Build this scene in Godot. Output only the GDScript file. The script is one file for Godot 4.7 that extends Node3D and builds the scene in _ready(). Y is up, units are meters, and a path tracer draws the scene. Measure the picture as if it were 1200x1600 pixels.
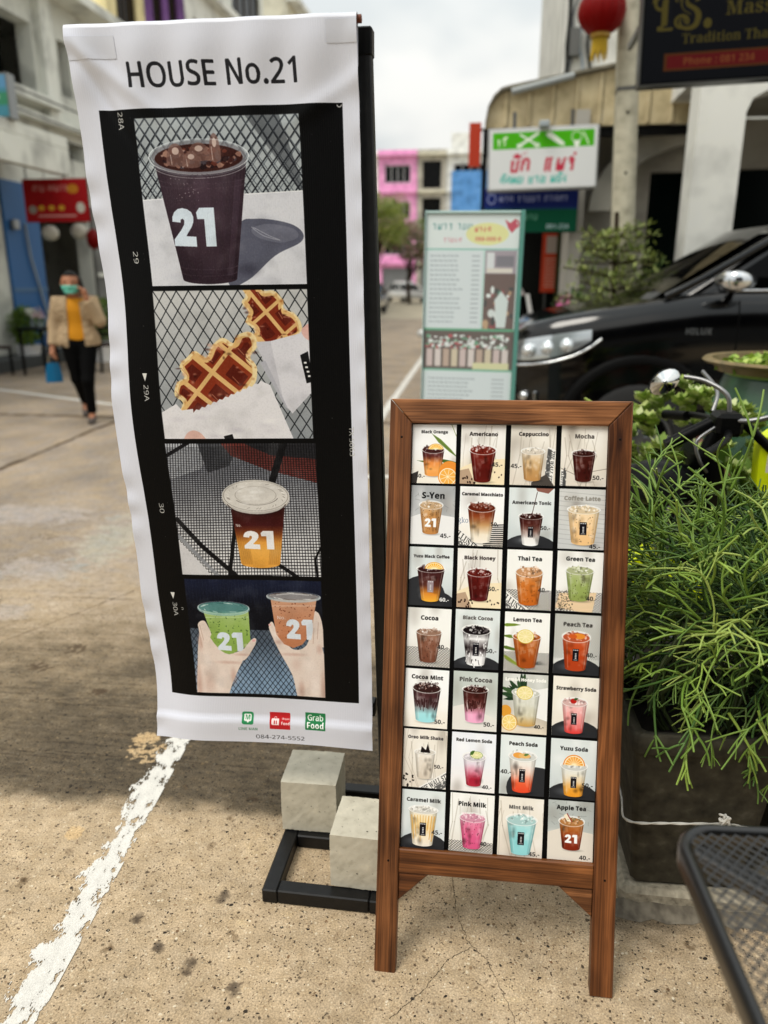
extends Node3D

# ------------------------------------------------------------------ scene order
var names := {}
var mats := {}
var rng := RandomNumberGenerator.new()

func _ready() -> void:
	rng.seed = 2121
	var cam := Camera3D.new()
	cam.name = "camera"
	cam.position = Vector3(0, 1.45, 0)
	cam.basis = Basis(Vector3.UP, deg_to_rad(8.06)) * Basis(Vector3.RIGHT, deg_to_rad(-16.7))
	var lens := CameraAttributesPhysical.new()
	lens.frustum_focal_length = 18.0
	lens.frustum_near = 0.05
	lens.frustum_far = 600.0
	lens.frustum_focus_distance = 1.72
	lens.exposure_aperture = 1.4
	cam.attributes = lens
	cam.fov = 67.38
	cam.near = 0.05
	cam.far = 600.0
	cam.current = true
	add_child(cam)
	var env := Environment.new()
	env.background_mode = Environment.BG_SKY
	env.sky = Sky.new()
	env.sky.sky_material = cloud_sky()
	env.tonemap_mode = Environment.TONE_MAPPER_LINEAR
	env.tonemap_exposure = 1.42
	env.sdfgi_enabled = true
	env.ssao_enabled = true
	env.ssil_enabled = true
	var we := WorldEnvironment.new()
	we.name = "world_environment"
	we.environment = env
	add_child(we)
	var sun := DirectionalLight3D.new()
	sun.name = "sun"
	sun.light_color = Color(1.0, 0.975, 0.93)
	sun.light_energy = 0.5
	sun.light_angular_distance = 24.0
	sun.shadow_enabled = true
	sun.basis = Basis.looking_at(Vector3(0.42, -1.0, -0.42).normalized(), Vector3.UP)
	add_child(sun)

	build_ground()
	build_left_street()
	build_street_end()
	build_right_arcade()
	build_board()
	build_banner()
	build_blocks()
	build_planter()
	build_mesh_table()
	build_price_sign()
	build_pickup()
	build_scooter_corner()
	build_woman()
	build_left_clutter()
	build_far_cars()


func cloud_sky() -> PanoramaSkyMaterial:
	var w := 1024
	var h := 512
	var a := FastNoiseLite.new()
	a.seed = 7
	a.frequency = 1.1
	a.fractal_octaves = 5
	var b := FastNoiseLite.new()
	b.seed = 19
	b.frequency = 2.6
	b.fractal_octaves = 5
	var im := Image.create(w, h, false, Image.FORMAT_RGBF)
	for y in h:
		var lat := PI * (0.5 - (y + 0.5) / h)
		var cy := cos(lat)
		var sy := sin(lat)
		for x in w:
			var lon := TAU * (x + 0.5) / w
			var p := Vector3(cy * sin(lon), sy, cy * cos(lon))
			# cloud decks flatten towards the horizon
			var q := Vector3(p.x / (0.35 + absf(p.y)), p.y * 1.5, p.z / (0.35 + absf(p.y)))
			var n1 := a.get_noise_3dv(q)
			var n2 := b.get_noise_3dv(q + Vector3(3, 0, 1))
			var cloud := clampf(0.5 + 1.9 * n1 + 0.8 * n2, 0.0, 1.0)
			cloud = cloud * cloud * (3.0 - 2.0 * cloud)
			var low := clampf(1.0 - sy * 1.6, 0.0, 1.0)
			var grey := Vector3(0.49, 0.525, 0.535)
			var white := Vector3(0.69, 0.69, 0.665)
			var c := grey.lerp(white, cloud)
			c = c.lerp(Vector3(0.69, 0.69, 0.665), 0.2 * low)
			c *= (1.0 + 1.3 * maxf(sy, 0.0)) / 1.25   # an overcast sky is brightest overhead
			if sy < 0.0:
				c = Vector3(0.3, 0.28, 0.25)
			im.set_pixel(x, y, Color(c.x, c.y, c.z))
	var m := PanoramaSkyMaterial.new()
	m.panorama = ImageTexture.create_from_image(im)
	return m


# ------------------------------------------------------------------ naming
func numbered(parent: Node, called: String) -> String:
	var key := "%d/%s" % [parent.get_instance_id(), called]
	var k: int = names.get(key, 0)
	names[key] = k + 1
	return called if k == 0 else "%s_%03d" % [called, k]


func tag(o: Node3D, label := "", category := "", group := "", kind := "") -> Node3D:
	if label != "":
		o.set_meta("label", label)
	if category != "":
		o.set_meta("category", category)
	if group != "":
		o.set_meta("group", group)
	if kind != "":
		o.set_meta("kind", kind)
	return o


func thing(called: String, label: String, category: String, at := Vector3.ZERO, turn := Vector3.ZERO, group := "") -> Node3D:
	var o := Node3D.new()
	o.name = numbered(self, called)
	o.position = at
	o.rotation = turn
	add_child(o, true)
	tag(o, label, category, group)
	return o


func put(called: String, mesh: Mesh, m: Material, parent: Node = self, at := Transform3D.IDENTITY) -> MeshInstance3D:
	var o := MeshInstance3D.new()
	o.name = numbered(parent, called)
	o.mesh = mesh
	o.material_override = m
	o.transform = at
	parent.add_child(o, true)
	return o


func part(called: String, b: MB, m: Material, parent: Node = self) -> MeshInstance3D:
	return put(called, b.mesh(), m, parent)


func struct(called: String, b: MB, m: Material, parent: Node = self) -> MeshInstance3D:
	var o := part(called, b, m, parent)
	if parent == self:
		o.set_meta("kind", "structure")
	return o


func copy_of(o: Node3D, at: Vector3, turn: Vector3, label: String) -> Node3D:
	var c: Node3D = o.duplicate()
	var called := String(o.name).rstrip("0123456789").trim_suffix("_")
	c.name = numbered(self, called)
	add_child(c, true)
	c.position = at
	c.rotation = turn
	c.set_meta("label", label)
	return c


# ------------------------------------------------------------------ mesh builder
class MB:
	var v := PackedVector3Array()
	var n := PackedVector3Array()
	var uv := PackedVector2Array()
	var uv2 := PackedVector2Array()
	var c := PackedColorArray()
	var col := Color.WHITE
	var tinted := false

	func tint(k: Color) -> MB:
		col = k
		tinted = true
		return self

	# corners counter-clockwise as seen from outside; stored clockwise as the engine wants
	func tri(a: Vector3, b: Vector3, d: Vector3, na: Vector3, nb: Vector3, nd: Vector3, ua := Vector2.ZERO, ub := Vector2.ZERO, ud := Vector2.ZERO) -> void:
		if (b - a).cross(d - a).dot(na + nb + nd) < 0.0:
			v.append(a); v.append(b); v.append(d)
			n.append(na); n.append(nb); n.append(nd)
			uv.append(ua); uv.append(ub); uv.append(ud)
		else:
			v.append(a); v.append(d); v.append(b)
			n.append(na); n.append(nd); n.append(nb)
			uv.append(ua); uv.append(ud); uv.append(ub)
		c.append(col); c.append(col); c.append(col)

	func flat_tri(a: Vector3, b: Vector3, d: Vector3, outward := Vector3.ZERO) -> void:
		var k := (b - a).cross(d - a)
		if k.length_squared() < 1e-18:
			return
		k = k.normalized()
		if outward != Vector3.ZERO and k.dot(outward) < 0.0:
			k = -k
		tri(a, b, d, k, k, k, plan(a, k), plan(b, k), plan(d, k))

	func plan(p: Vector3, k: Vector3) -> Vector2:
		var m := k.abs()
		if m.y >= m.x and m.y >= m.z:
			return Vector2(p.x, p.z)
		if m.x >= m.z:
			return Vector2(p.z, -p.y)
		return Vector2(p.x, -p.y)

	func quad(a: Vector3, b: Vector3, d: Vector3, e: Vector3, outward := Vector3.ZERO) -> void:
		flat_tri(a, b, d, outward)
		flat_tri(a, d, e, outward)

	# a rectangle with texture corners: a top-left, b top-right, d bottom-right, e bottom-left as seen from outside
	func print_quad(a: Vector3, b: Vector3, d: Vector3, e: Vector3, r := Rect2(0, 0, 1, 1)) -> void:
		var k := (e - a).cross(b - a).normalized()
		tri(a, b, d, k, k, k, r.position, r.position + Vector2(r.size.x, 0), r.end)
		tri(a, d, e, k, k, k, r.position, r.end, r.position + Vector2(0, r.size.y))

	func box(at: Transform3D, size: Vector3, bev := 0.0) -> MB:
		var h := size * 0.5
		bev = minf(bev, minf(h.x, minf(h.y, h.z)) * 0.9)
		var first := v.size()
		for a in 3:
			var b := (a + 1) % 3
			var d := (a + 2) % 3
			for s in [-1.0, 1.0]:
				var q := []
				for t in [[-1.0, -1.0], [1.0, -1.0], [1.0, 1.0], [-1.0, 1.0]]:
					var p := Vector3.ZERO
					p[a] = s * h[a]
					p[b] = t[0] * (h[b] - bev)
					p[d] = t[1] * (h[d] - bev)
					q.append(p)
				var o := Vector3.ZERO
				o[a] = s
				quad(q[0], q[1], q[2], q[3], o)
			if bev > 0.0:
				for sb in [-1.0, 1.0]:
					for sd in [-1.0, 1.0]:
						var q := []
						for t in [[0, -1.0], [0, 1.0], [1, 1.0], [1, -1.0]]:
							var p := Vector3.ZERO
							p[a] = t[1] * (h[a] - bev)
							p[b] = sb * (h[b] - (bev if t[0] == 1 else 0.0))
							p[d] = sd * (h[d] - (0.0 if t[0] == 1 else bev))
							q.append(p)
						var o := Vector3.ZERO
						o[b] = sb
						o[d] = sd
						quad(q[0], q[1], q[2], q[3], o)
		if bev > 0.0:
			for sx in [-1.0, 1.0]:
				for sy in [-1.0, 1.0]:
					for sz in [-1.0, 1.0]:
						var o := Vector3(sx, sy, sz)
						flat_tri(Vector3(sx * h.x, sy * (h.y - bev), sz * (h.z - bev)), Vector3(sx * (h.x - bev), sy * h.y, sz * (h.z - bev)), Vector3(sx * (h.x - bev), sy * (h.y - bev), sz * h.z), o)
		for i in range(first, v.size()):
			v[i] = at * v[i]
			n[i] = (at.basis * n[i]).normalized()
		return self

	func block(lo: Vector3, hi: Vector3, bev := 0.0) -> MB:
		return box(Transform3D(Basis.IDENTITY, (lo + hi) * 0.5), (hi - lo).abs(), bev)

	func bar(a: Vector3, b: Vector3, w: float, d: float, bev := 0.0) -> MB:
		var y := (b - a).normalized()
		var ref := Vector3.FORWARD if absf(y.y) > 0.9 else Vector3.UP
		var x := ref.cross(y).normalized()
		return box(Transform3D(Basis(x, y, x.cross(y)), (a + b) * 0.5), Vector3(w, a.distance_to(b), d), bev)

	func tube(p: PackedVector3Array, r, sides := 8, caps := true) -> MB:
		var k := p.size()
		var t0 := (p[1] - p[0]).normalized()
		var x := (Vector3.UP if absf(t0.y) < 0.9 else Vector3.RIGHT).cross(t0).normalized()
		var rings := []
		var along := 0.0
		var lens := []
		for i in k:
			var t := (p[mini(i + 1, k - 1)] - p[maxi(i - 1, 0)]).normalized()
			x = (x - t * x.dot(t)).normalized()
			var y := t.cross(x)
			var rad: float = r if (r is float or r is int) else r[i]
			var ring := []
			for j in sides + 1:
				var a := TAU * j / sides
				var dir := x * cos(a) + y * sin(a)
				ring.append([p[i] + dir * rad, dir])
			rings.append(ring)
			if i > 0:
				along += p[i].distance_to(p[i - 1])
			lens.append(along)
		for i in k - 1:
			for j in sides:
				var a = rings[i][j]
				var b = rings[i][j + 1]
				var d = rings[i + 1][j + 1]
				var e = rings[i + 1][j]
				var u0 := float(j) / sides
				var u1 := float(j + 1) / sides
				tri(a[0], b[0], d[0], a[1], b[1], d[1], Vector2(u0, lens[i]), Vector2(u1, lens[i]), Vector2(u1, lens[i + 1]))
				tri(a[0], d[0], e[0], a[1], d[1], e[1], Vector2(u0, lens[i]), Vector2(u1, lens[i + 1]), Vector2(u0, lens[i + 1]))
		if caps:
			for s in [0, k - 1]:
				var o: Vector3 = (p[1] - p[0]) * -1.0 if s == 0 else p[k - 1] - p[k - 2]
				for j in sides:
					flat_tri(p[s], rings[s][j][0], rings[s][j + 1][0], o)
		return self

	# profile of (radius, height), turned about y
	func lathe(profile: Array, sides := 24, at := Transform3D.IDENTITY, smooth := true) -> MB:
		var k := profile.size()
		var slopes := []
		for i in k - 1:
			var d: Vector2 = profile[i + 1] - profile[i]
			slopes.append(Vector2(d.y, -d.x).normalized())
		var along := 0.0
		for i in k - 1:
			var p: Vector2 = profile[i]
			var q: Vector2 = profile[i + 1]
			var np: Vector2 = slopes[i]
			var nq: Vector2 = slopes[i]
			if smooth:
				if i > 0 and slopes[i - 1].dot(np) > 0.5:
					np = (np + slopes[i - 1]).normalized()
				if i < k - 2 and slopes[i + 1].dot(nq) > 0.5:
					nq = (nq + slopes[i + 1]).normalized()
			var next := along + p.distance_to(q)
			for j in sides:
				var a0 := TAU * j / sides
				var a1 := TAU * (j + 1) / sides
				var d0 := Vector3(cos(a0), 0, sin(a0))
				var d1 := Vector3(cos(a1), 0, sin(a1))
				var up := Vector3.UP
				var B := at.basis
				var A := at * (d0 * p.x + up * p.y)
				var Bv := at * (d1 * p.x + up * p.y)
				var D := at * (d1 * q.x + up * q.y)
				var E := at * (d0 * q.x + up * q.y)
				var na := (B * (d0 * np.x + up * np.y)).normalized()
				var nb := (B * (d1 * np.x + up * np.y)).normalized()
				var nd := (B * (d1 * nq.x + up * nq.y)).normalized()
				var ne := (B * (d0 * nq.x + up * nq.y)).normalized()
				var u0 := float(j) / sides
				var u1 := float(j + 1) / sides
				if p.x > 1e-6:
					tri(A, Bv, D, na, nb, nd, Vector2(u0, along), Vector2(u1, along), Vector2(u1, next))
				if q.x > 1e-6:
					tri(A, D, E, na, nd, ne, Vector2(u0, along), Vector2(u1, next), Vector2(u0, next))
			along = next
		return self

	func ball(at: Transform3D, rings := 8, sides := 12) -> MB:
		var prof := []
		for i in rings + 1:
			var a := PI * (float(i) / rings - 0.5)
			prof.append(Vector2(maxf(cos(a), 0.0), sin(a)))
		return lathe(prof, sides, at)

	# polygon in the xy plane, thickness along z (from 0 to depth)
	func extrude(poly: PackedVector2Array, depth: float, at := Transform3D.IDENTITY) -> MB:
		var idx := Geometry2D.triangulate_polygon(poly)
		var N := at.basis.z.normalized()
		for i in range(0, idx.size(), 3):
			var t := []
			for s in 3:
				t.append(poly[idx[i + s]])
			for z in [0.0, depth]:
				flat_tri(at * Vector3(t[0].x, t[0].y, z), at * Vector3(t[1].x, t[1].y, z), at * Vector3(t[2].x, t[2].y, z), N * (signf(depth) if z != 0.0 else -signf(depth)))
		var area := 0.0
		for i in poly.size():
			var p := poly[i]
			var q := poly[(i + 1) % poly.size()]
			area += p.x * q.y - q.x * p.y
		for i in poly.size():
			var p := poly[i]
			var q := poly[(i + 1) % poly.size()]
			var o2 := Vector2(q.y - p.y, p.x - q.x) * signf(area)
			var o := at.basis * Vector3(o2.x, o2.y, 0)
			quad(at * Vector3(p.x, p.y, 0), at * Vector3(q.x, q.y, 0), at * Vector3(q.x, q.y, depth), at * Vector3(p.x, p.y, depth), o)
		return self

	# a smooth sheet from a function of (u, v) in 0..1
	func sheet(nu: int, nv: int, f: Callable, flip := false) -> MB:
		var p := []
		for i in nu + 1:
			var row := []
			for j in nv + 1:
				row.append(f.call(float(i) / nu, float(j) / nv))
			p.append(row)
		var nn := []
		for i in nu + 1:
			var row := []
			for j in nv + 1:
				var du: Vector3 = p[mini(i + 1, nu)][j] - p[maxi(i - 1, 0)][j]
				var dv: Vector3 = p[i][mini(j + 1, nv)] - p[i][maxi(j - 1, 0)]
				var k := dv.cross(du).normalized()
				row.append(-k if flip else k)
			nn.append(row)
		for i in nu:
			for j in nv:
				var u0 := float(i) / nu
				var u1 := float(i + 1) / nu
				var v0 := float(j) / nv
				var v1 := float(j + 1) / nv
				tri(p[i][j], p[i + 1][j], p[i + 1][j + 1], nn[i][j], nn[i + 1][j], nn[i + 1][j + 1], Vector2(u0, v0), Vector2(u1, v0), Vector2(u1, v1))
				tri(p[i][j], p[i + 1][j + 1], p[i][j + 1], nn[i][j], nn[i + 1][j + 1], nn[i][j + 1], Vector2(u0, v0), Vector2(u1, v1), Vector2(u0, v1))
		return self

	# loft through closed rings of equal length
	func loft(rings: Array, caps := true, closed := true) -> MB:
		var k := rings.size()
		var m: int = rings[0].size()
		var nn := []
		for i in k:
			var row := []
			for j in m:
				var du: Vector3 = rings[mini(i + 1, k - 1)][j] - rings[maxi(i - 1, 0)][j]
				var dv: Vector3
				if closed:
					dv = rings[i][(j + 1) % m] - rings[i][(j - 1 + m) % m]
				else:
					dv = rings[i][mini(j + 1, m - 1)] - rings[i][maxi(j - 1, 0)]
				row.append(du.cross(dv).normalized())
			nn.append(row)
		# turn normals outward
		var mid := Vector3.ZERO
		for p in rings[k / 2]:
			mid += p
		mid /= m
		var s := 0.0
		for j in m:
			s += nn[k / 2][j].dot(rings[k / 2][j] - mid)
		var f := 1.0 if s >= 0.0 else -1.0
		for i in k - 1:
			for j in (m if closed else m - 1):
				var j2 := (j + 1) % m
				var u0 := float(j) / m
				var u1 := float(j + 1) / m
				var a: Vector3 = rings[i][j]
				var b: Vector3 = rings[i][j2]
				var d: Vector3 = rings[i + 1][j2]
				var e: Vector3 = rings[i + 1][j]
				if a.distance_squared_to(b) > 1e-14:
					tri(a, b, d, nn[i][j] * f, nn[i][j2] * f, nn[i + 1][j2] * f, Vector2(u0, i), Vector2(u1, i), Vector2(u1, i + 1))
				if d.distance_squared_to(e) > 1e-14:
					tri(a, d, e, nn[i][j] * f, nn[i + 1][j2] * f, nn[i + 1][j] * f, Vector2(u0, i), Vector2(u1, i + 1), Vector2(u0, i + 1))
		if caps and closed:
			for i in [0, k - 1]:
				var cen := Vector3.ZERO
				for p in rings[i]:
					cen += p
				cen /= m
				var o: Vector3 = cen - mid
				for j in m:
					flat_tri(cen, rings[i][j], rings[i][(j + 1) % m], o)
		return self

	func mesh() -> ArrayMesh:
		var a := []
		a.resize(Mesh.ARRAY_MAX)
		a[Mesh.ARRAY_VERTEX] = v
		a[Mesh.ARRAY_NORMAL] = n
		a[Mesh.ARRAY_TEX_UV] = uv
		if uv2.size() == v.size():
			a[Mesh.ARRAY_TEX_UV2] = uv2
		if tinted:
			a[Mesh.ARRAY_COLOR] = c
		var m := ArrayMesh.new()
		m.add_surface_from_arrays(Mesh.PRIMITIVE_TRIANGLES, a)
		return m


func P3(x: float, y: float, z: float) -> Vector3:
	return Vector3(x, y, z)


func at(x: float, y: float, z: float, turn := 0.0) -> Transform3D:
	return Transform3D(Basis(Vector3.UP, turn), Vector3(x, y, z))


func curve(points: Array, steps := 6) -> PackedVector3Array:
	var c := Curve3D.new()
	var k := points.size()
	for i in k:
		var t: Vector3 = (points[mini(i + 1, k - 1)] - points[maxi(i - 1, 0)]) / 6.0
		c.add_point(points[i], -t, t)
	var out := PackedVector3Array()
	for i in k - 1:
		for s in steps:
			out.append(c.sample(i, float(s) / steps))
	out.append(points[k - 1])
	return out


# ------------------------------------------------------------------ print shop: flat print for signs, posters and cards
class Paint:
	var im: Image
	var w: int
	var h: int
	var k: float          # pixels per unit
	var off := Vector2.ZERO
	var clip: Rect2i
	static var glyphs := {}

	func _init(wide: int, high: int, per_unit: float, ground: Color) -> void:
		w = wide
		h = high
		k = per_unit
		im = Image.create(w, h, false, Image.FORMAT_RGBA8)
		im.fill(ground)
		clip = Rect2i(0, 0, w, h)

	func frame(r: Rect2) -> void:      # paint inside this rectangle (units) only
		clip = Rect2i(int(round(r.position.x * k)), int(round(r.position.y * k)), int(round(r.size.x * k)), int(round(r.size.y * k))).intersection(Rect2i(0, 0, w, h))

	func unframe() -> void:
		clip = Rect2i(0, 0, w, h)

	func span(x0: int, x1: int, y: int, col: Color, ink: Image) -> void:
		if y < clip.position.y or y >= clip.end.y:
			return
		x0 = maxi(x0, clip.position.x)
		x1 = mini(x1, clip.end.x)
		if x1 <= x0:
			return
		if ink == null:
			im.fill_rect(Rect2i(x0, y, x1 - x0, 1), col)
		else:
			im.blend_rect(ink, Rect2i(0, 0, x1 - x0, 1), Vector2i(x0, y))

	func ink_of(col: Color) -> Image:
		if col.a >= 0.999:
			return null
		var ink := Image.create(w, 1, false, Image.FORMAT_RGBA8)
		ink.fill(col)
		return ink

	# even-odd polygon; shade(t) gives a colour for the height t in 0..1 when it is valid
	func poly(pts: Array, col: Color, shade = null) -> void:
		var q := PackedVector2Array()
		var lo := 1e9
		var hi := -1e9
		for p in pts:
			var s: Vector2 = (p + off) * k
			q.append(s)
			lo = minf(lo, s.y)
			hi = maxf(hi, s.y)
		var ink := ink_of(col)
		var m := q.size()
		for y in range(maxi(int(floor(lo)), clip.position.y), mini(int(ceil(hi)) + 1, clip.end.y)):
			var yc := y + 0.5
			var xs := PackedFloat32Array()
			for i in m:
				var a := q[i]
				var b := q[(i + 1) % m]
				if (a.y <= yc) != (b.y <= yc):
					xs.append(a.x + (yc - a.y) / (b.y - a.y) * (b.x - a.x))
			if xs.size() < 2:
				continue
			xs.sort()
			if shade != null:
				col = shade.call((yc - lo) / maxf(hi - lo, 1e-6))
				ink = ink_of(col)
			for i in range(0, xs.size() - 1, 2):
				span(int(round(xs[i])), int(round(xs[i + 1])), y, col, ink)

	func rect(x: float, y: float, ww: float, hh: float, col: Color, shade = null) -> void:
		poly([Vector2(x, y), Vector2(x + ww, y), Vector2(x + ww, y + hh), Vector2(x, y + hh)], col, shade)

	func arc(cx: float, cy: float, rx: float, ry: float, a0 := 0.0, a1 := TAU, steps := 28) -> Array:
		var out := []
		for i in steps + 1:
			var a := lerpf(a0, a1, float(i) / steps)
			out.append(Vector2(cx + cos(a) * rx, cy + sin(a) * ry))
		return out

	func oval(cx: float, cy: float, rx: float, ry: float, col: Color, turn := 0.0) -> void:
		var pts := arc(cx, cy, rx, ry)
		if turn != 0.0:
			for i in pts.size():
				pts[i] = Vector2(cx, cy) + (pts[i] - Vector2(cx, cy)).rotated(turn)
		poly(pts, col)

	func ring(cx: float, cy: float, rx: float, ry: float, t: float, col: Color, a0 := 0.0, a1 := TAU) -> void:
		var outer := arc(cx, cy, rx, ry, a0, a1)
		var inner := arc(cx, cy, rx - t, ry - t * ry / rx, a0, a1)
		inner.reverse()
		poly(outer + inner, col)

	func line(pts: Array, t: float, col: Color) -> void:
		for i in pts.size() - 1:
			var d: Vector2 = pts[i + 1] - pts[i]
			if d.length() < 1e-6:
				continue
			var s := d.normalized().orthogonal() * t * 0.5
			poly([pts[i] + s, pts[i + 1] + s, pts[i + 1] - s, pts[i] - s], col)
			if t * k > 3.0 and pts.size() > 2 and i > 0:
				oval(pts[i].x, pts[i].y, t * 0.5, t * 0.5, col)

	func blob(cx: float, cy: float, rx: float, ry: float, col: Color) -> void:   # soft spot
		var s := 24
		var g := Image.create(s, s, false, Image.FORMAT_RGBA8)
		for y in s:
			for x in s:
				var d := Vector2((x + 0.5) / s * 2.0 - 1.0, (y + 0.5) / s * 2.0 - 1.0).length()
				var a := clampf(1.0 - d, 0.0, 1.0)
				g.set_pixel(x, y, Color(col.r, col.g, col.b, col.a * a * a * (3.0 - 2.0 * a)))
		var W := maxi(int(2.0 * rx * k), 2)
		var H := maxi(int(2.0 * ry * k), 2)
		g.resize(W, H, Image.INTERPOLATE_BILINEAR)
		var p := Vector2i(int((cx + off.x - rx) * k), int((cy + off.y - ry) * k))
		var r := Rect2i(p, Vector2i(W, H)).intersection(clip)
		if r.size.x > 0 and r.size.y > 0:
			im.blend_rect(g, Rect2i(r.position - p, r.size), r.position)

	# ------------ lettering, from the outlines of a font
	static func letters(text: String, weight: int, face := "Droid Sans") -> Dictionary:
		var key := "%s|%d|%s" % [text, weight, face]
		if glyphs.has(key):
			return glyphs[key]
		var f := SystemFont.new()
		f.font_names = PackedStringArray([face])
		f.font_weight = weight
		var t := TextMesh.new()
		t.font = f
		t.text = text
		t.font_size = 64
		t.pixel_size = 1.0 / 64.0
		t.curve_step = 1.0
		t.depth = 0.0
		t.horizontal_alignment = HORIZONTAL_ALIGNMENT_LEFT
		var arr := t.get_mesh_arrays()
		var pts: PackedVector3Array = arr[Mesh.ARRAY_VERTEX]
		var idx: PackedInt32Array = arr[Mesh.ARRAY_INDEX] if arr[Mesh.ARRAY_INDEX] != null else PackedInt32Array(range(pts.size()))
		var out := PackedVector2Array()
		var lo := Vector2(1e9, 1e9)
		var hi := Vector2(-1e9, -1e9)
		for i in idx:
			var p := Vector2(pts[i].x, -pts[i].y)
			out.append(p)
			lo = lo.min(p)
			hi = hi.max(p)
		glyphs[key] = {"tris": out, "lo": lo, "hi": hi}
		return glyphs[key]

	# text whose ink box is fitted into the rectangle given by its top-left, width and height, through a transform
	func text_box(s: String, x: float, y: float, ww: float, hh: float, col: Color, weight := 400, xf := Transform2D.IDENTITY, face := "Droid Sans", fat := 0.0) -> void:
		var g := letters(s, weight, face)
		var size: Vector2 = g.hi - g.lo
		var sc := Vector2(ww / maxf(size.x, 1e-6), hh / maxf(size.y, 1e-6))
		var tris: PackedVector2Array = g.tris
		var shifts := [Vector2.ZERO] if fat <= 0.0 else [Vector2.ZERO, Vector2(fat, 0), Vector2(-fat, 0), Vector2(0, fat), Vector2(0, -fat), Vector2(fat, fat) * 0.7, Vector2(-fat, fat) * 0.7]
		for sh in shifts:
			for i in range(0, tris.size() - 2, 3):
				var a: Vector2 = xf * (Vector2(x, y) + (tris[i] - g.lo) * sc + sh)
				var b: Vector2 = xf * (Vector2(x, y) + (tris[i + 1] - g.lo) * sc + sh)
				var d: Vector2 = xf * (Vector2(x, y) + (tris[i + 2] - g.lo) * sc + sh)
				poly([a, b, d], col)

	# text of a given letter height (cap height), centred on x unless left
	func text(s: String, x: float, base: float, size: float, col: Color, weight := 400, stretch := 1.0, align := 0.5, face := "Droid Sans", fat := 0.0) -> void:
		var g := letters(s, weight, face)
		var ref := letters("H", weight, face)
		var sc: float = size / (ref.hi.y - ref.lo.y)
		var size2: Vector2 = (g.hi - g.lo) * sc
		var top: float = base - (ref.hi.y - g.lo.y) * sc
		text_box(s, x - size2.x * stretch * align, top, size2.x * stretch, size2.y, col, weight, Transform2D.IDENTITY, face, fat)

	# what a lens and a printing press do to a picture: a little softness, uneven light and grain
	func soften(r: Rect2, keep: float, amount: float, seed_: int) -> void:
		var q := Rect2i(int(r.position.x * k), int(r.position.y * k), int(r.size.x * k), int(r.size.y * k)).intersection(Rect2i(0, 0, w, h))
		var c := im.get_region(q)
		c.resize(maxi(int(q.size.x * keep), 2), maxi(int(q.size.y * keep), 2), Image.INTERPOLATE_LANCZOS)
		c.resize(q.size.x, q.size.y, Image.INTERPOLATE_CUBIC)
		for pass_ in (2 if amount > 0.0 else 0):
			var n := FastNoiseLite.new()
			n.seed = seed_ + pass_
			n.frequency = [0.02, 0.3][pass_]
			n.fractal_octaves = 3
			var sx := q.size.x / 4
			var sy := q.size.y / 4
			if sx < 2 or sy < 2:
				continue
			var g := n.get_image(sx, sy).get_data()
			var o := PackedByteArray()
			o.resize(g.size() * 4)
			for i in g.size():
				var v := g[i] - 128
				var b := 255 if v > 0 else 0
				o[i * 4] = b
				o[i * 4 + 1] = b
				o[i * 4 + 2] = b
				o[i * 4 + 3] = clampi(int(absi(v) * amount * [1.0, 0.8][pass_]), 0, 255)
			var layer := Image.create_from_data(sx, sy, false, Image.FORMAT_RGBA8, o)
			layer.resize(q.size.x, q.size.y, Image.INTERPOLATE_BILINEAR)
			c.blend_rect(layer, Rect2i(Vector2i.ZERO, q.size), Vector2i.ZERO)
		im.blit_rect(c, Rect2i(Vector2i.ZERO, q.size), q.position)

	func shot(flip_half := true) -> ImageTexture:
		var o: Image = im.duplicate()
		if flip_half:
			o.resize(w / 2, h / 2, Image.INTERPOLATE_TRILINEAR)
		o.clear_mipmaps()
		return ImageTexture.create_from_image(o)


func hexc(s: String, a := 1.0) -> Color:
	var c := Color(s)
	c.a = a
	return c


# ------------------------------------------------------------------ materials
func mat(key: String, color: Color, rough := 0.7, metal := 0.0, tweak = null) -> StandardMaterial3D:
	if mats.has(key):
		return mats[key]
	var m := StandardMaterial3D.new()
	m.resource_name = key
	m.albedo_color = color
	m.roughness = rough
	m.metallic = metal
	if metal == 0.0:
		m.metallic_specular = 0.4 if color.get_luminance() > 0.25 else 0.22
	if tweak != null:
		tweak.call(m)
	mats[key] = m
	return m


func print_mat(key: String, tex: Texture2D, rough := 0.5) -> StandardMaterial3D:
	return mat(key, Color.WHITE, rough, 0.0, func(m): m.albedo_texture = tex; m.texture_repeat = false; m.metallic_specular = 0.2)


func noise(seed_: int, freq: float, oct := 4, kind := FastNoiseLite.TYPE_SIMPLEX_SMOOTH) -> FastNoiseLite:
	var n := FastNoiseLite.new()
	n.seed = seed_
	n.frequency = freq
	n.fractal_octaves = oct
	n.noise_type = kind
	return n


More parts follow.
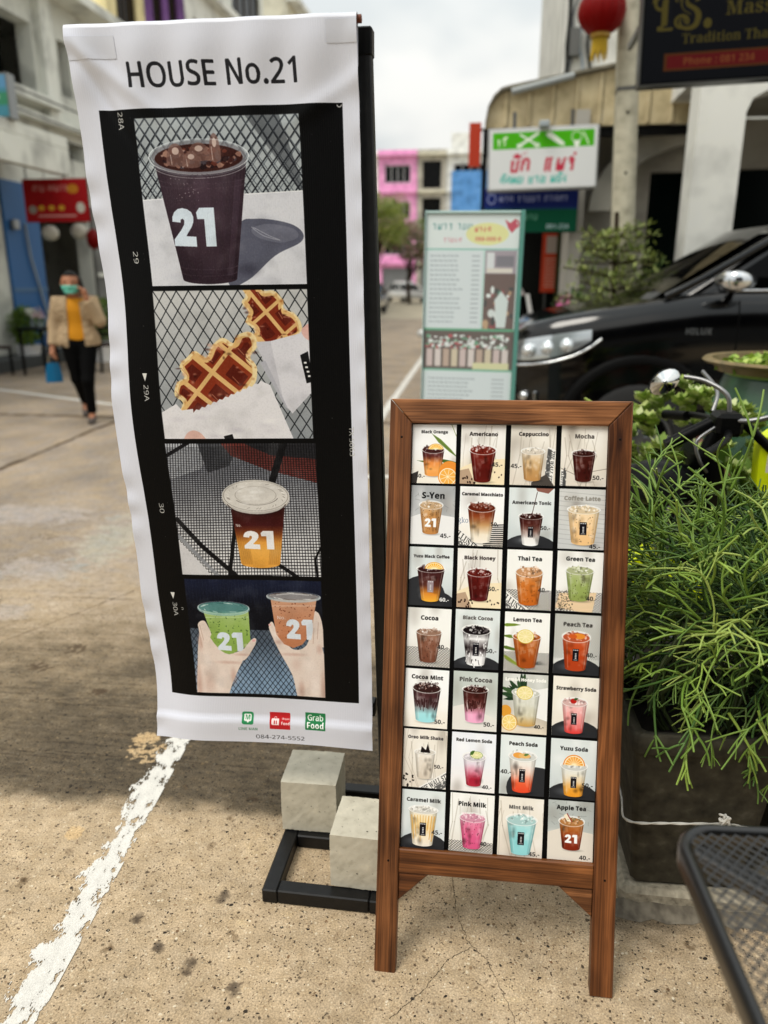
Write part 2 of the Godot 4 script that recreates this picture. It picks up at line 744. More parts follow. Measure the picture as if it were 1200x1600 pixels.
# a tiling mottled texture between colours; stretch < 1 draws the pattern out along x
func mottle(seed_: int, size: int, freq: float, ramp: Array, oct := 5, wide := 1.0) -> ImageTexture:
	var n := noise(seed_, freq, oct)
	var sx := maxi(int(size * wide), 8)
	var g := n.get_seamless_image(sx, size, false, false, 0.15, true)
	g.convert(Image.FORMAT_L8)
	if sx != size:
		g.resize(size, size, Image.INTERPOLATE_CUBIC)
	var d := g.get_data()
	var lut := PackedByteArray()
	for i in 256:
		var t := i / 255.0 * (ramp.size() - 1)
		var a: Color = ramp[int(t)]
		var b: Color = ramp[mini(int(t) + 1, ramp.size() - 1)]
		var c := a.lerp(b, t - int(t))
		lut.append_array([c.r8, c.g8, c.b8])
	var o := PackedByteArray()
	o.resize(d.size() * 3)
	for i in d.size():
		var q := d[i] * 3
		o[i * 3] = lut[q]
		o[i * 3 + 1] = lut[q + 1]
		o[i * 3 + 2] = lut[q + 2]
	return ImageTexture.create_from_image(Image.create_from_data(size, size, false, Image.FORMAT_RGB8, o))


func mottled(key: String, seed_: int, freq: float, ramp: Array, per_metre: float, rough := 0.8, size := 256, bump := 0.0, wide := 1.0) -> StandardMaterial3D:
	if mats.has(key):
		return mats[key]
	var t := mottle(seed_, size, freq, ramp, 5, wide)
	return mat(key, Color.WHITE, rough, 0.0, func(m):
		m.albedo_texture = t
		m.uv1_triplanar = true
		m.uv1_scale = Vector3.ONE * per_metre
		if bump > 0.0:
			m.heightmap_enabled = true
			m.heightmap_texture = t
			m.heightmap_scale = bump)


# ------------------------------------------------------------------ the ground
const GX := [-9.4, -3.2, 1.4, 5.0]
const GU := [0.0, 0.22, 0.9, 1.0]
const GZ := [1.2, -5.0, -32.0]
const GV := [0.0, 0.76, 1.0]


func warp(x: float, from: Array, to: Array) -> float:
	var n := from.size()
	for i in n - 1:
		var t: float = (x - from[i]) / (from[i + 1] - from[i])
		if t <= 1.0 or i == n - 2:
			return lerpf(to[i], to[i + 1], t)
	return 0.0


func chip_texture() -> ImageTexture:
	var s := 1536
	var a := noise(3, 0.13, 3).get_seamless_image(s, s, false, false, 0.1, true).get_data()
	var b := noise(4, 0.09, 3).get_seamless_image(s, s, false, false, 0.1, true).get_data()
	var d := noise(5, 0.012, 4).get_seamless_image(s, s, false, false, 0.1, true).get_data()
	var o := PackedByteArray()
	o.resize(s * s * 4)
	var r := RandomNumberGenerator.new()
	r.seed = 5
	for i in s * s:
		var f := 0.62 + (a[i] * 0.40 + b[i] * 0.20 + d[i] * 0.13) / 255.0
		var w := d[i] / 255.0
		var q := i * 4
		o[q] = clampi(int(190.0 * f), 0, 255)
		o[q + 1] = clampi(int((165.5 + 4.0 * w) * f), 0, 255)
		o[q + 2] = clampi(int((131.0 + 10.0 * w) * f), 0, 255)
		o[q + 3] = 255
	var p := Paint.new(s, s, s / 1.1, Color.WHITE)
	p.im = Image.create_from_data(s, s, false, Image.FORMAT_RGBA8, o)
	for j in 15000:
		var big := r.randf() < 0.13
		var kind := r.randf()
		var col: Color
		if kind < 0.42:
			col = Color(0.10, 0.085, 0.07).lerp(Color(0.36, 0.29, 0.22), r.randf())
		elif kind < 0.56:
			col = Color(0.45, 0.33, 0.22).lerp(Color(0.5, 0.42, 0.33), r.randf())
		else:
			col = Color(0.95, 0.90, 0.80).lerp(Color(0.82, 0.75, 0.62), r.randf())
		col.a = r.randf_range(0.4, 1.0)
		var rad := r.randf_range(0.0012, 0.0029) * (1.9 if big else 1.0)
		if kind >= 0.56:
			rad *= 0.8
		var cx := r.randf() * 1.1
		var cy := r.randf() * 1.1
		var turn := r.randf() * TAU
		var sq := r.randf_range(0.35, 0.9)
		var pts := []
		for e in 6:
			var an := TAU * e / 6.0
			pts.append(Vector2(cx, cy) + Vector2(cos(an) * rad, sin(an) * rad * sq).rotated(turn) * r.randf_range(0.7, 1.25))
		p.poly(pts, col)
		if cx < 0.005:
			p.off = Vector2(1.1, 0)
			p.poly(pts, col)
			p.off = Vector2.ZERO
	return p.shot(false)


func stain_texture() -> ImageTexture:
	var w := 768
	var h := 896
	var n1 := noise(31, 0.9, 4)
	var n2 := noise(32, 5.0, 4)
	var n3 := noise(33, 18.0, 3)
	var n4 := noise(34, 60.0, 2)
	var o := PackedByteArray()
	o.resize(w * h * 3)
	for y in h:
		var z := warp((y + 0.5) / h, GV, GZ)
		for x in w:
			var px := warp((x + 0.5) / w, GU, GX)
			var a := n1.get_noise_2d(px, z)
			var b := n2.get_noise_2d(px, z * 1.4)
			var d := n3.get_noise_2d(px * 0.5, z * 2.0) if z > -6.0 else 0.0
			var f := 0.84 + 0.14 * a + 0.16 * b + 0.10 * d
			var warm := 0.0
			# rained-on mossy band running across under the banner
			var edge := -1.80 + 0.05 * b + 0.02 * d - 0.03 * px
			var far := -2.62 + 0.35 * a + 0.2 * b
			if px < 0.55 and z < edge + 0.1 and z > far - 0.9:
				var t := smoothstep(edge + 0.05, edge - 0.05, z) * smoothstep(far - 0.75, far + 0.45, z) * smoothstep(0.55, 0.4, px)
				t *= 1.0 - 0.25 * smoothstep(-1.1, -2.2, px + 0.2 * a)
				var dark := 0.12 + 0.08 * d + 0.04 * b
				f = lerpf(f, dark, t * 0.93)
				warm = 0.06 * t
			# older, greyer surface further back
			var old := smoothstep(-2.2, -4.0, z)
			f -= old * (0.17 + 0.16 * b - 0.10 * a + 0.14 * d)
			warm -= 0.24 * old * (0.8 + b)
			# wet dirt along the foot of the kerb
			if px > 0.3 and px < 0.62 and z < -1.44 and z > -1.58:
				f *= lerpf(1.0, 0.35 + 0.4 * absf(d), smoothstep(-1.47, -1.53, z + 0.05 * b))
			# worn pale patch and grey scabs on the left
			var pale := Vector2((px + 2.2 - 0.18 * (z + 4.0)) / 0.17, (z + 4.0) / 0.55).length() + 0.9 * b + 0.5 * d
			if pale < 1.0:
				f = lerpf(f, 1.0, smoothstep(1.0, 0.6, pale))
				warm -= 0.38 * smoothstep(1.0, 0.5, pale)
			for g in [[-2.36, -3.5, 0.26, 0.16], [-2.16, -2.98, 0.1, 0.09], [-2.75, -3.3, 0.3, 0.25], [-3.0, -4.4, 0.5, 0.22]]:
				var q := Vector2((px - g[0]) / g[2], (z - g[1]) / g[3]).length() + 0.8 * b + 0.5 * d
				if q < 1.0:
					f = lerpf(f, 0.92, 0.75 * smoothstep(1.0, 0.8, q))
					warm -= 0.22 * smoothstep(1.0, 0.8, q)
				elif q < 1.15 and d > 0.0:
					f *= 0.8
			# broom strokes across the slab
			if z < -1.75 and z > -5.0:
				var st := n4.get_noise_2d(px * 0.03, z)
				f += 0.05 * st * (0.4 + 0.6 * smoothstep(-5.0, -2.0, z))
			f += 0.05 * n4.get_noise_2d(px, z)
			f = clampf(f, 0.05, 1.0)
			var i := (y * w + x) * 3
			o[i] = clampi(int(255.0 * pow(f, 0.4545) * (1.0 + 0.3 * minf(warm, 0.0))), 0, 255)
			o[i + 1] = clampi(int(255.0 * pow(f, 0.4545) * (1.0 + 0.17 * minf(warm, 0.0))), 0, 255)
			o[i + 2] = clampi(int(255.0 * pow(minf(f, 0.93), 0.4545) * (1.0 - 0.2 * warm)), 0, 255)
	var p := Paint.new(w, h, 1.0, Color.WHITE)
	p.im = Image.create_from_data(w, h, false, Image.FORMAT_RGB8, o)
	p.im.convert(Image.FORMAT_RGBA8)
	w *= 2
	h *= 2
	p.im.resize(w, h, Image.INTERPOLATE_CUBIC)
	p.w = w
	p.h = h
	p.unframe()
	var r := RandomNumberGenerator.new()
	r.seed = 9
	var g2 := func(x: float, z: float) -> Vector2: return Vector2(warp(x, GX, GU) * w, warp(z, GZ, GV) * h)
	var jag := func(list: Array, thick: float, col: Color, rough: float) -> void:
		for i in list.size() - 1:
			var a: Vector2 = g2.call(list[i].x, list[i].y)
			var b: Vector2 = g2.call(list[i + 1].x, list[i + 1].y)
			var n := maxi(int(a.distance_to(b) / 6.0), 1)
			var last := a
			for s in n:
				var q := a.lerp(b, float(s + 1) / n) + Vector2(r.randf_range(-1, 1), r.randf_range(-1, 1)) * rough
				p.line([last, q], thick * r.randf_range(0.6, 1.3), col)
				last = q
	# slab joints and scratches
	jag.call([Vector2(-3.92, -5.5), Vector2(-4.04, -7.7), Vector2(-4.2, -11.0)], 3.0, Color(0.33, 0.29, 0.25, 0.85), 1.0)
	jag.call([Vector2(-3.92, -5.5), Vector2(-3.8, -3.2)], 3.0, Color(0.33, 0.29, 0.25, 0.85), 1.0)
	jag.call([Vector2(-1.993, -2.70), Vector2(-1.812, -3.06), Vector2(-1.6, -3.5)], 1.4, Color(0.42, 0.38, 0.33, 0.8), 1.0)
	jag.call([Vector2(-9.4, -8.0), Vector2(5, -8.1)], 2.0, Color(0.4, 0.36, 0.3, 0.8), 0.6)
	for s in 90:   # fine drag marks in the brushed band
		var z := r.randf_range(-1.85, -3.4)
		var x := r.randf_range(-2.6, -0.9)
		jag.call([Vector2(x, z), Vector2(x + r.randf_range(0.2, 0.8), z - r.randf_range(0.0, 0.05))], 0.8, Color(0.2, 0.18, 0.15, r.randf_range(0.15, 0.5)), 0.5)
	for s in 9000:   # stones showing through the dark film
		var x := r.randf_range(-2.8, 0.5)
		var z := r.randf_range(-1.78, -3.1)
		var q: Vector2 = g2.call(x, z)
		var c := Color(0.86, 0.82, 0.72, r.randf_range(0.1, 0.5)) if r.randf() < 0.6 else Color(0.1, 0.09, 0.07, r.randf_range(0.1, 0.45))
		p.rect(q.x, q.y, 1.0 if r.randf() < 0.7 else 2.0, 1.0, c)
	# tar spots and old gum
	var spot := func(x: float, z: float, rx: float, rz: float, col: Color, bits: int) -> void:
		for e in bits:
			var a := r.randf() * TAU
			var d := sqrt(r.randf())
			var q: Vector2 = g2.call(x + cos(a) * d * rx, z + sin(a) * d * rz)
			p.oval(q.x, q.y, r.randf_range(0.8, 3.2), r.randf_range(0.8, 2.6), col, r.randf() * 3.0)
	for t in [[-0.605, -1.466, 0.012, 0.016], [-0.786, -1.374, 0.008, 0.014], [-0.611, -1.261, 0.014, 0.018], [-0.702, -1.303, 0.008, 0.012], [-0.95, -1.4, 0.012, 0.01], [-0.5, -1.22, 0.01, 0.015]]:
		spot.call(t[0], t[1], t[2], t[3], Color(0.42, 0.41, 0.41, 0.32), 12)
	for t in [[-1.72, -2.5, 0.05, 0.03], [-1.66, -2.66, 0.05, 0.04], [-1.85, -2.35, 0.06, 0.02], [-2.6, -4.0, 0.1, 0.05], [-1.4, -2.35, 0.03, 0.02]]:
		spot.call(t[0], t[1], t[2], t[3], Color(0.40, 0.37, 0.34, 0.6), 26)
	for t in [[-1.09, -1.63, 0.02, 0.02], [-1.06, -2.02, 0.07, 0.06], [-1.09, -2.09, 0.04, 0.03]]:
		spot.call(t[0], t[1], t[2], t[3], Color(1, 0.97, 0.9, 0.8), 46)
	for e in 60:
		var x := r.randf_range(-1.4, 0.6)
		var z := r.randf_range(-1.9, -0.7)
		spot.call(x, z, 0.012, 0.012, Color(0.35, 0.3, 0.24, r.randf_range(0.12, 0.35)), r.randi_range(1, 4))
	return p.shot(false)


func ground_mat() -> StandardMaterial3D:
	var chips := chip_texture()
	var m := mat("concrete_ground", Color.WHITE, 0.86)
	m.albedo_texture = chips
	m.uv1_scale = Vector3(1 / 1.1, 1 / 1.1, 1)
	m.heightmap_enabled = true
	m.heightmap_texture = chips
	m.heightmap_scale = 0.14
	m.detail_enabled = true
	m.detail_uv_layer = BaseMaterial3D.DETAIL_UV_2
	m.detail_blend_mode = BaseMaterial3D.BLEND_MODE_MUL
	m.detail_albedo = stain_texture()
	return m


func worn_line_texture(seed_: int, wear: float) -> ImageTexture:
	var w := 160
	var h := 1600
	var a := noise(seed_, 0.022, 4)
	var b := noise(seed_ + 1, 0.12, 3)
	var e := noise(seed_ + 2, 0.012, 3)
	var im := Image.create(w, h, false, Image.FORMAT_RGBA8)
	for y in h:
		var patch := e.get_noise_2d(7.0, y) * 0.5 + 0.5
		for x in w:
			var edge := minf(x, w - 1 - x) / (w * 0.5)
			var left := x / float(w)
			var v := a.get_noise_2d(x, y) * 0.7 + b.get_noise_2d(x, y) * 0.35
			var keep := v * 1.25 + 0.36 + edge * 0.8 - wear * patch * (0.3 + 1.1 * pow(1.0 - left, 1.5))
			var c := 0.80 + 0.12 * b.get_noise_2d(x * 2.0, y * 2.0) + 0.06 * a.get_noise_2d(x, y)
			im.set_pixel(x, y, Color(c, c * 0.985, c * 0.95, 1.0 if keep > 0.12 else 0.0))
	return ImageTexture.create_from_image(im)


func painted_line(label: String, a: Vector2, b: Vector2, width: float, m: Material, y := 0.002) -> void:
	var d := (b - a).normalized()
	var s := Vector2(-d.y, d.x) * width * 0.5
	var mb := MB.new()
	var n := 12
	for i in n:
		var p := a.lerp(b, float(i) / n)
		var q := a.lerp(b, float(i + 1) / n)
		var va := float(i) / n
		var vb := float(i + 1) / n
		mb.print_quad(P3(p.x - s.x, y, p.y - s.y), P3(p.x + s.x, y, p.y + s.y), P3(q.x + s.x, y, q.y + s.y), P3(q.x - s.x, y, q.y - s.y), Rect2(0, va, 1, vb - va))
	var o := struct("painted_line", mb, m)
	o.set_meta("label", label)


func build_ground() -> void:
	var m := ground_mat()
	var mb := MB.new()
	var xs := [-9.4, -6.0, -3.2, -1.0, 1.4, 5.0]
	var zs := [1.2, -0.5, -2.0, -3.5, -5.0, -10.0, -20.0, -32.0]
	var uv2 := PackedVector2Array()
	for i in xs.size() - 1:
		for j in zs.size() - 1:
			var c := [P3(xs[i], 0, zs[j]), P3(xs[i + 1], 0, zs[j]), P3(xs[i + 1], 0, zs[j + 1]), P3(xs[i], 0, zs[j + 1])]
			mb.quad(c[0], c[1], c[2], c[3], Vector3.UP)
	for p in mb.v:
		uv2.append(Vector2(warp(p.x, GX, GU), warp(p.z, GZ, GV)))
	mb.uv2 = uv2
	struct("pavement", mb, m)
	var g := MB.new()
	g.quad(P3(-400, -0.012, 300), P3(400, -0.012, 300), P3(400, -0.012, -500), P3(-400, -0.012, -500), Vector3.UP)
	struct("ground", g, mottled("far_ground", 61, 0.02, [Color(0.54, 0.505, 0.435), Color(0.63, 0.59, 0.51), Color(0.68, 0.64, 0.56)], 0.09, 0.9))
	var worn := mat("worn_line_paint", Color.WHITE, 0.7, 0.0, func(k):
		k.albedo_texture = worn_line_texture(71, 1.6)
		k.transparency = BaseMaterial3D.TRANSPARENCY_ALPHA_SCISSOR
		k.alpha_scissor_threshold = 0.5
		k.texture_repeat = false)
	var kept := mat("line_paint", Color.WHITE, 0.7, 0.0, func(k):
		k.albedo_texture = worn_line_texture(81, 0.35)
		k.transparency = BaseMaterial3D.TRANSPARENCY_ALPHA_SCISSOR
		k.alpha_scissor_threshold = 0.5
		k.texture_repeat = false)
	painted_line("worn white parking line running past the foot of the tall banner", Vector2(-0.868, -0.35), Vector2(-1.042, -2.75), 0.104, worn)
	painted_line("white bay line crossing the ground behind the menu board", Vector2(-2.6, -5.55), Vector2(0.4, -5.85), 0.1, kept)
	painted_line("white line along the road beyond the green price sign", Vector2(-1.22, -8.0), Vector2(-1.46, -17.5), 0.1, kept)
	painted_line("white slanted bay line near the walking woman", Vector2(-7.6, -10.3), Vector2(-4.3, -8.72), 0.1, kept)
	# hairline cracks in front of and under the menu board
	var rr := RandomNumberGenerator.new()
	rr.seed = 12
	for list in [[Vector2(-0.06, -1.75), Vector2(-0.052, -1.613), Vector2(-0.039, -1.51), Vector2(-0.008, -1.419), Vector2(0.036, -1.373), Vector2(0.065, -1.311), Vector2(0.094, -1.24), Vector2(0.12, -1.1), Vector2(0.15, -0.9)], [Vector2(0.0, -1.402), Vector2(-0.048, -1.361), Vector2(-0.098, -1.273), Vector2(-0.16, -1.2)]]:
		var cr := MB.new()
		var last: Vector2 = list[0]
		for i in list.size() - 1:
			for s in 14:
				var q: Vector2 = list[i].lerp(list[i + 1], (s + 1) / 14.0) + Vector2(rr.randf_range(-1, 1), rr.randf_range(-1, 1)) * 0.0022
				var o := (q - last).orthogonal().normalized() * rr.randf_range(0.0002, 0.0007)
				cr.quad(P3(last.x - o.x, 0.0012, last.y - o.y), P3(last.x + o.x, 0.0012, last.y + o.y), P3(q.x + o.x, 0.0012, q.y + o.y), P3(q.x - o.x, 0.0012, q.y - o.y), Vector3.UP)
				last = q
		struct("ground_crack", cr, mat("crack_dark", Color(0.17, 0.14, 0.11), 0.95))
	# raised kerb slab that carries the planters
	var kerb := MB.new()
	kerb.block(P3(0.352, 0.001, -2.15), P3(4.6, 0.055, -1.572), 0.012)
	struct("kerb", kerb, mottled("kerb_concrete", 91, 0.05, [Color(0.40, 0.375, 0.32), Color(0.56, 0.53, 0.465), Color(0.62, 0.59, 0.52), Color(0.74, 0.70, 0.62)], 1.7, 0.85, 512, 0.4))
	var mortar := MB.new()
	var r := RandomNumberGenerator.new()
	r.seed = 4
	mortar.sheet(40, 5, func(u, v):
		var x: float = 0.335 + u * 1.2
		var zz: float = -1.574 + v * (0.034 + 0.008 * sin(u * 23.0) + 0.006 * sin(u * 61.0) + 0.005 * sin(u * 143.0))
		return P3(x, 0.022 * pow(1.0 - v, 1.6) + 0.004 * sin(x * 90.0) * (1.0 - v) + 0.0015, zz))
	struct("kerb_mortar", mortar, mottled("mortar", 93, 0.05, [Color(0.24, 0.22, 0.19), Color(0.42, 0.39, 0.34), Color(0.55, 0.52, 0.46)], 2.0, 0.9, 256, 0.5))


# ------------------------------------------------------------------ buildings
# a wall in its own plane (x along, y up, outside towards +z) with rectangular openings
func holed_wall(mb: MB, w: float, h: float, thick: float, holes: Array, x0 := 0.0, y0 := 0.0) -> MB:
	var xs := [x0, x0 + w]
	var ys := [y0, y0 + h]
	for r in holes:
		for x in [r.position.x, r.end.x]:
			if x > x0 and x < x0 + w and not x in xs:
				xs.append(x)
		for y in [r.position.y, r.end.y]:
			if y > y0 and y < y0 + h and not y in ys:
				ys.append(y)
	xs.sort()
	ys.sort()
	var solid := func(i: int, j: int) -> bool:
		if i < 0 or j < 0 or i >= xs.size() - 1 or j >= ys.size() - 1:
			return false
		var c := Vector2((xs[i] + xs[i + 1]) * 0.5, (ys[j] + ys[j + 1]) * 0.5)
		for r in holes:
			if r.has_point(c):
				return false
		return true
	for i in xs.size() - 1:
		for j in ys.size() - 1:
			if not solid.call(i, j):
				continue
			var a: float = xs[i]
			var b: float = xs[i + 1]
			var c: float = ys[j]
			var d: float = ys[j + 1]
			mb.quad(P3(a, c, 0), P3(b, c, 0), P3(b, d, 0), P3(a, d, 0), Vector3(0, 0, 1))
			mb.quad(P3(a, c, -thick), P3(b, c, -thick), P3(b, d, -thick), P3(a, d, -thick), Vector3(0, 0, -1))
			if not solid.call(i - 1, j):
				mb.quad(P3(a, c, 0), P3(a, d, 0), P3(a, d, -thick), P3(a, c, -thick), Vector3(-1, 0, 0))
			if not solid.call(i + 1, j):
				mb.quad(P3(b, c, 0), P3(b, d, 0), P3(b, d, -thick), P3(b, c, -thick), Vector3(1, 0, 0))
			if not solid.call(i, j - 1):
				mb.quad(P3(a, c, 0), P3(b, c, 0), P3(b, c, -thick), P3(a, c, -thick), Vector3(0, -1, 0))
			if not solid.call(i, j + 1):
				mb.quad(P3(a, d, 0), P3(b, d, 0), P3(b, d, -thick), P3(a, d, -thick), Vector3(0, 1, 0))
	return mb


func plaster(key: String, c: Color) -> StandardMaterial3D:
	return mottled("plaster_" + key, key.hash() % 1000, 0.012, [c.darkened(0.22), c, c.lightened(0.10)], 0.35, 0.88)


func glass_dark() -> StandardMaterial3D:
	return mat("dark_pane", Color(0.035, 0.045, 0.05), 0.06, 0.0)


func window_into(t: Node3D, r: Rect2, frame_m: Material, bars := 2, depth := 0.12) -> void:
	var f := MB.new()
	var b := 0.05
	f.block(P3(r.position.x, r.position.y, -depth), P3(r.end.x, r.position.y + b, -depth + 0.06))
	f.block(P3(r.position.x, r.end.y - b, -depth), P3(r.end.x, r.end.y, -depth + 0.06))
	for i in bars + 1:
		var x := lerpf(r.position.x, r.end.x - b, float(i) / bars)
		f.block(P3(x, r.position.y + b, -depth), P3(x + b, r.end.y - b, -depth + 0.06))
	var w := part("window", f, frame_m, t)
	for i in bars:
		var xa := lerpf(r.position.x, r.end.x - b, float(i) / bars) + b
		var xb := lerpf(r.position.x, r.end.x - b, float(i + 1) / bars)
		part("pane", MB.new().block(P3(xa, r.position.y + b, -depth + 0.02), P3(xb, r.end.y - b, -depth + 0.03)), glass_dark(), w)


# a terraced shophouse: local x along the street, outside towards +z
func shophouse(label: String, where: Vector3, turn: float, w: float, floors: int, wall_m: Material, frame_m: Material, trim_m: Material, group := "", style := 0) -> Node3D:
	var t := thing("shophouse", label, "building", where, Vector3(0, turn, 0), group)
	var H := floors * 3.1 + 0.4
	var holes := [Rect2(0.35, 0.0, w - 0.7, 2.7)]
	for k in range(1, floors):
		var y := k * 3.1 + 0.75
		if style == 0:
			holes.append(Rect2(0.6, y, w - 1.2, 1.5))
		elif style == 1:
			holes.append(Rect2(0.5, y - 0.3, w * 0.5 - 0.7, 1.9))
			holes.append(Rect2(w * 0.5 + 0.2, y - 0.3, w * 0.5 - 0.7, 1.9))
		else:
			holes.append(Rect2(0.45, y - 0.5, w - 0.9, 2.3))
	var mb := holed_wall(MB.new(), w, H, 0.25, holes)
	mb.block(P3(0, 0, -9), P3(0.2, H, -0.251))
	mb.block(P3(w - 0.2, 0, -9), P3(w, H, -0.251))
	mb.block(P3(0.201, 0, -9), P3(w - 0.201, H, -8.8))
	part("wall", mb, wall_m, t)
	part("roof", MB.new().block(P3(0.21, H - 0.5, -8.79), P3(w - 0.21, H - 0.35, -0.26)), mat("roof_slab", Color(0.5, 0.5, 0.48), 0.9), t)
	for k in range(1, floors):
		part("floor_slab", MB.new().block(P3(0.21, k * 3.1 - 0.1, -8.79), P3(w - 0.21, k * 3.1 + 0.05, -0.26)), mat("floor_dark", Color(0.3, 0.3, 0.29), 0.9), t)
	for i in range(1, holes.size()):
		window_into(t, holes[i], frame_m, 2 if style == 1 else 4)
	var sh := MB.new()
	for k in 18:
		sh.block(P3(0.36, 0.02 + 0.148 * k, -0.2), P3(w - 0.36, 0.02 + 0.148 * k + 0.14, -0.17), 0.006)
	part("shutter", sh, mat("shutter_grey", Color(0.48, 0.49, 0.5), 0.5, 0.4), t).set_meta("kind", "stuff")
	for k in range(1, floors + 1):
		part("ledge", MB.new().block(P3(0.0, k * 3.1 - 0.12, 0.002), P3(w, k * 3.1 + 0.1, 0.30 if k < floors else 0.45), 0.01), trim_m, t)
	return t


func build_left_street() -> void:
	var grey := plaster("left_grey", Color(0.84, 0.845, 0.81))
	var pale := plaster("left_pale", Color(0.89, 0.895, 0.86))
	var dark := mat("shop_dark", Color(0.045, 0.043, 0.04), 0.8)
	var alu := mat("aluminium", Color(0.55, 0.56, 0.56), 0.35, 0.7)
	# the near building; local x runs away down the street, outside towards the road
	var t := thing("street_building", "grey plastered two-storey building with an open upper loggia over a long concrete canopy", "building", Vector3(-8.6, 0, -5.0), Vector3(0, PI / 2, 0))
	# local x -> world -z, local z -> world +x
	var holes := [Rect2(0.6, 0.0, 6.9, 2.9), Rect2(9.3, 0.25, 1.9, 2.45), Rect2(2.0, 4.95, 3.2, 1.35), Rect2(6.4, 4.75, 3.45, 1.2), Rect2(10.72, 4.95, 0.42, 0.98), Rect2(9.15, 3.92, 0.75, 0.24), Rect2(10.75, 3.80, 0.6, 0.32)]
	part("wall", holed_wall(MB.new(), 13.0, 6.55, 0.3, holes), grey, t)
	part("side_wall", MB.new().block(P3(-0.001, 0, -9), P3(0.25, 6.55, -0.301)), grey, t)
	part("side_wall", MB.new().block(P3(12.75, 0, -9), P3(13.0, 6.55, -0.301)), grey, t)
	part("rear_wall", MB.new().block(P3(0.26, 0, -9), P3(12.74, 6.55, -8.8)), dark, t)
	part("roof", MB.new().block(P3(0, 6.553, -9), P3(13.0, 6.75, 0.5), 0.02), pale, t)
	part("floor_slab", MB.new().block(P3(0.26, 3.3, -8.79), P3(12.74, 3.5, -0.31)), dark, t)
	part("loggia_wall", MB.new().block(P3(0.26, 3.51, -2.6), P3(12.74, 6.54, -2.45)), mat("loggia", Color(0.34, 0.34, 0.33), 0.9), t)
	part("parapet", MB.new().block(P3(1.5, 4.55, 0.002), P3(10.2, 4.72, 0.28), 0.01), pale, t)
	part("parapet", MB.new().block(P3(0.5, 4.28, 0.002), P3(12.9, 4.40, 0.20), 0.01), pale, t)
	part("pilaster", MB.new().block(P3(9.95, 4.41, 0.002), P3(10.35, 6.54, 0.16), 0.01), pale, t)
	part("pilaster", MB.new().block(P3(5.55, 4.41, 0.002), P3(6.05, 6.54, 0.16), 0.01), pale, t)
	for b in [[6.42, 4.751, 0.4], [7.3, 4.751, 0.22], [8.6, 4.751, 0.33]]:
		part("stored_sheet", MB.new().block(P3(b[0], b[1], -0.6), P3(b[0] + 0.7, b[1] + b[2], -0.45)), pale, t)
	var canopy := MB.new().block(P3(0.4, 3.62, 0.003), P3(8.55, 3.80, 1.19), 0.01)
	canopy.block(P3(0.4, 3.2, 1.04), P3(8.55, 3.618, 1.19), 0.01)
	part("canopy", canopy, pale, t)
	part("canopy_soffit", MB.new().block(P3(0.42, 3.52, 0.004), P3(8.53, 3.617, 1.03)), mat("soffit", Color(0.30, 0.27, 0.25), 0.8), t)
	# shopfront behind the canopy
	for x in [0.6, 2.3, 4.0, 5.7, 7.3]:
		part("mullion", MB.new().block(P3(x, 0.26, -0.2), P3(x + 0.09, 2.9, -0.1)), alu, t)
	for x in [0.7, 2.4, 4.1, 5.8]:
		part("shop_pane", MB.new().block(P3(x, 0.27, -0.16), P3(x + 1.59, 2.88, -0.15)), mat("shop_glass", Color(0.10, 0.12, 0.12), 0.05), t)
	part("blue_panel", MB.new().block(P3(8.2, 0.26, 0.003), P3(9.28, 3.15, 0.06), 0.01), mat("blue_paint", Color(0.17, 0.38, 0.60), 0.5), t)
	part("blue_rail", MB.new().block(P3(8.2, 1.28, 0.061), P3(9.28, 1.34, 0.075)), mat("blue_rail", Color(0.30, 0.44, 0.58), 0.5), t)
	part("drain_pipe", MB.new().tube(PackedVector3Array([P3(8.74, 2.45, 0.1), P3(8.79, 1.9, 0.1), P3(9.12, 0.85, 0.1), P3(8.95, 0.72, 0.1), P3(8.9, 0.5, 0.1)]), 0.022, 6), mat("pipe_white", Color(0.62, 0.66, 0.68), 0.5), t)
	part("wall_lamp", MB.new().block(P3(8.32, 2.33, 0.061), P3(8.5, 2.5, 0.16), 0.02), alu, t)
	part("counter", MB.new().block(P3(9.4, 0.252, -1.6), P3(11.1, 1.2, -1.2)), mat("counter_brown", Color(0.12, 0.09, 0.07), 0.6), t)
	part("shelf", MB.new().block(P3(9.5, 1.6, -2.4), P3(10.6, 1.95, -2.1)), mat("menu_grey", Color(0.55, 0.56, 0.54), 0.7), t)
	part("house_step", MB.new().block(P3(0.2, 0.0, 0.004), P3(9.3, 0.2, 0.62), 0.015), mat("step_grey", Color(0.28, 0.29, 0.29), 0.8), t)
	part("grey_infill", MB.new().block(P3(11.25, 0.0, 0.003), P3(12.9, 2.95, 0.08), 0.01), plaster("infill", Color(0.46, 0.46, 0.45)), t)
	part("white_strip", MB.new().block(P3(11.25, 1.55, 0.081), P3(12.9, 1.63, 0.12)), pale, t)
	for i in 3:
		var w := thing("overhead_cable", ["highest overhead cable along the grey building's front", "middle overhead cable along the grey building's front, sagging", "lowest overhead cable along the grey building's front"][i], "cable", Vector3(-7.75 - 0.1 * i, 0, 0), Vector3.ZERO, "overhead cables along the left street")
		var pts := []
		for s in 7:
			pts.append(P3(0, [4.62, 4.42, 4.28][i] - 0.22 * sin(PI * s / 6.0) * (1.0 + 0.4 * i), -3.0 - 5.0 * s))
		part("strand", MB.new().tube(curve(pts, 4), 0.014, 5), mat("cable_black", Color(0.06, 0.06, 0.06), 0.6), w)
	# teal light box on the canopy
	var box := thing("shop_sign", "blue and green light box standing on the canopy of the grey building", "sign", Vector3(-7.75, 3.802, -11.95))
	part("case", MB.new().block(P3(-0.45, 0, -0.1), P3(0.42, 0.62, 0.1), 0.01), alu, box)
	var p := Paint.new(128, 96, 1.0, Color("5a9cb0"))
	p.rect(0, 0, 128, 30, Color("6fa7d0"))
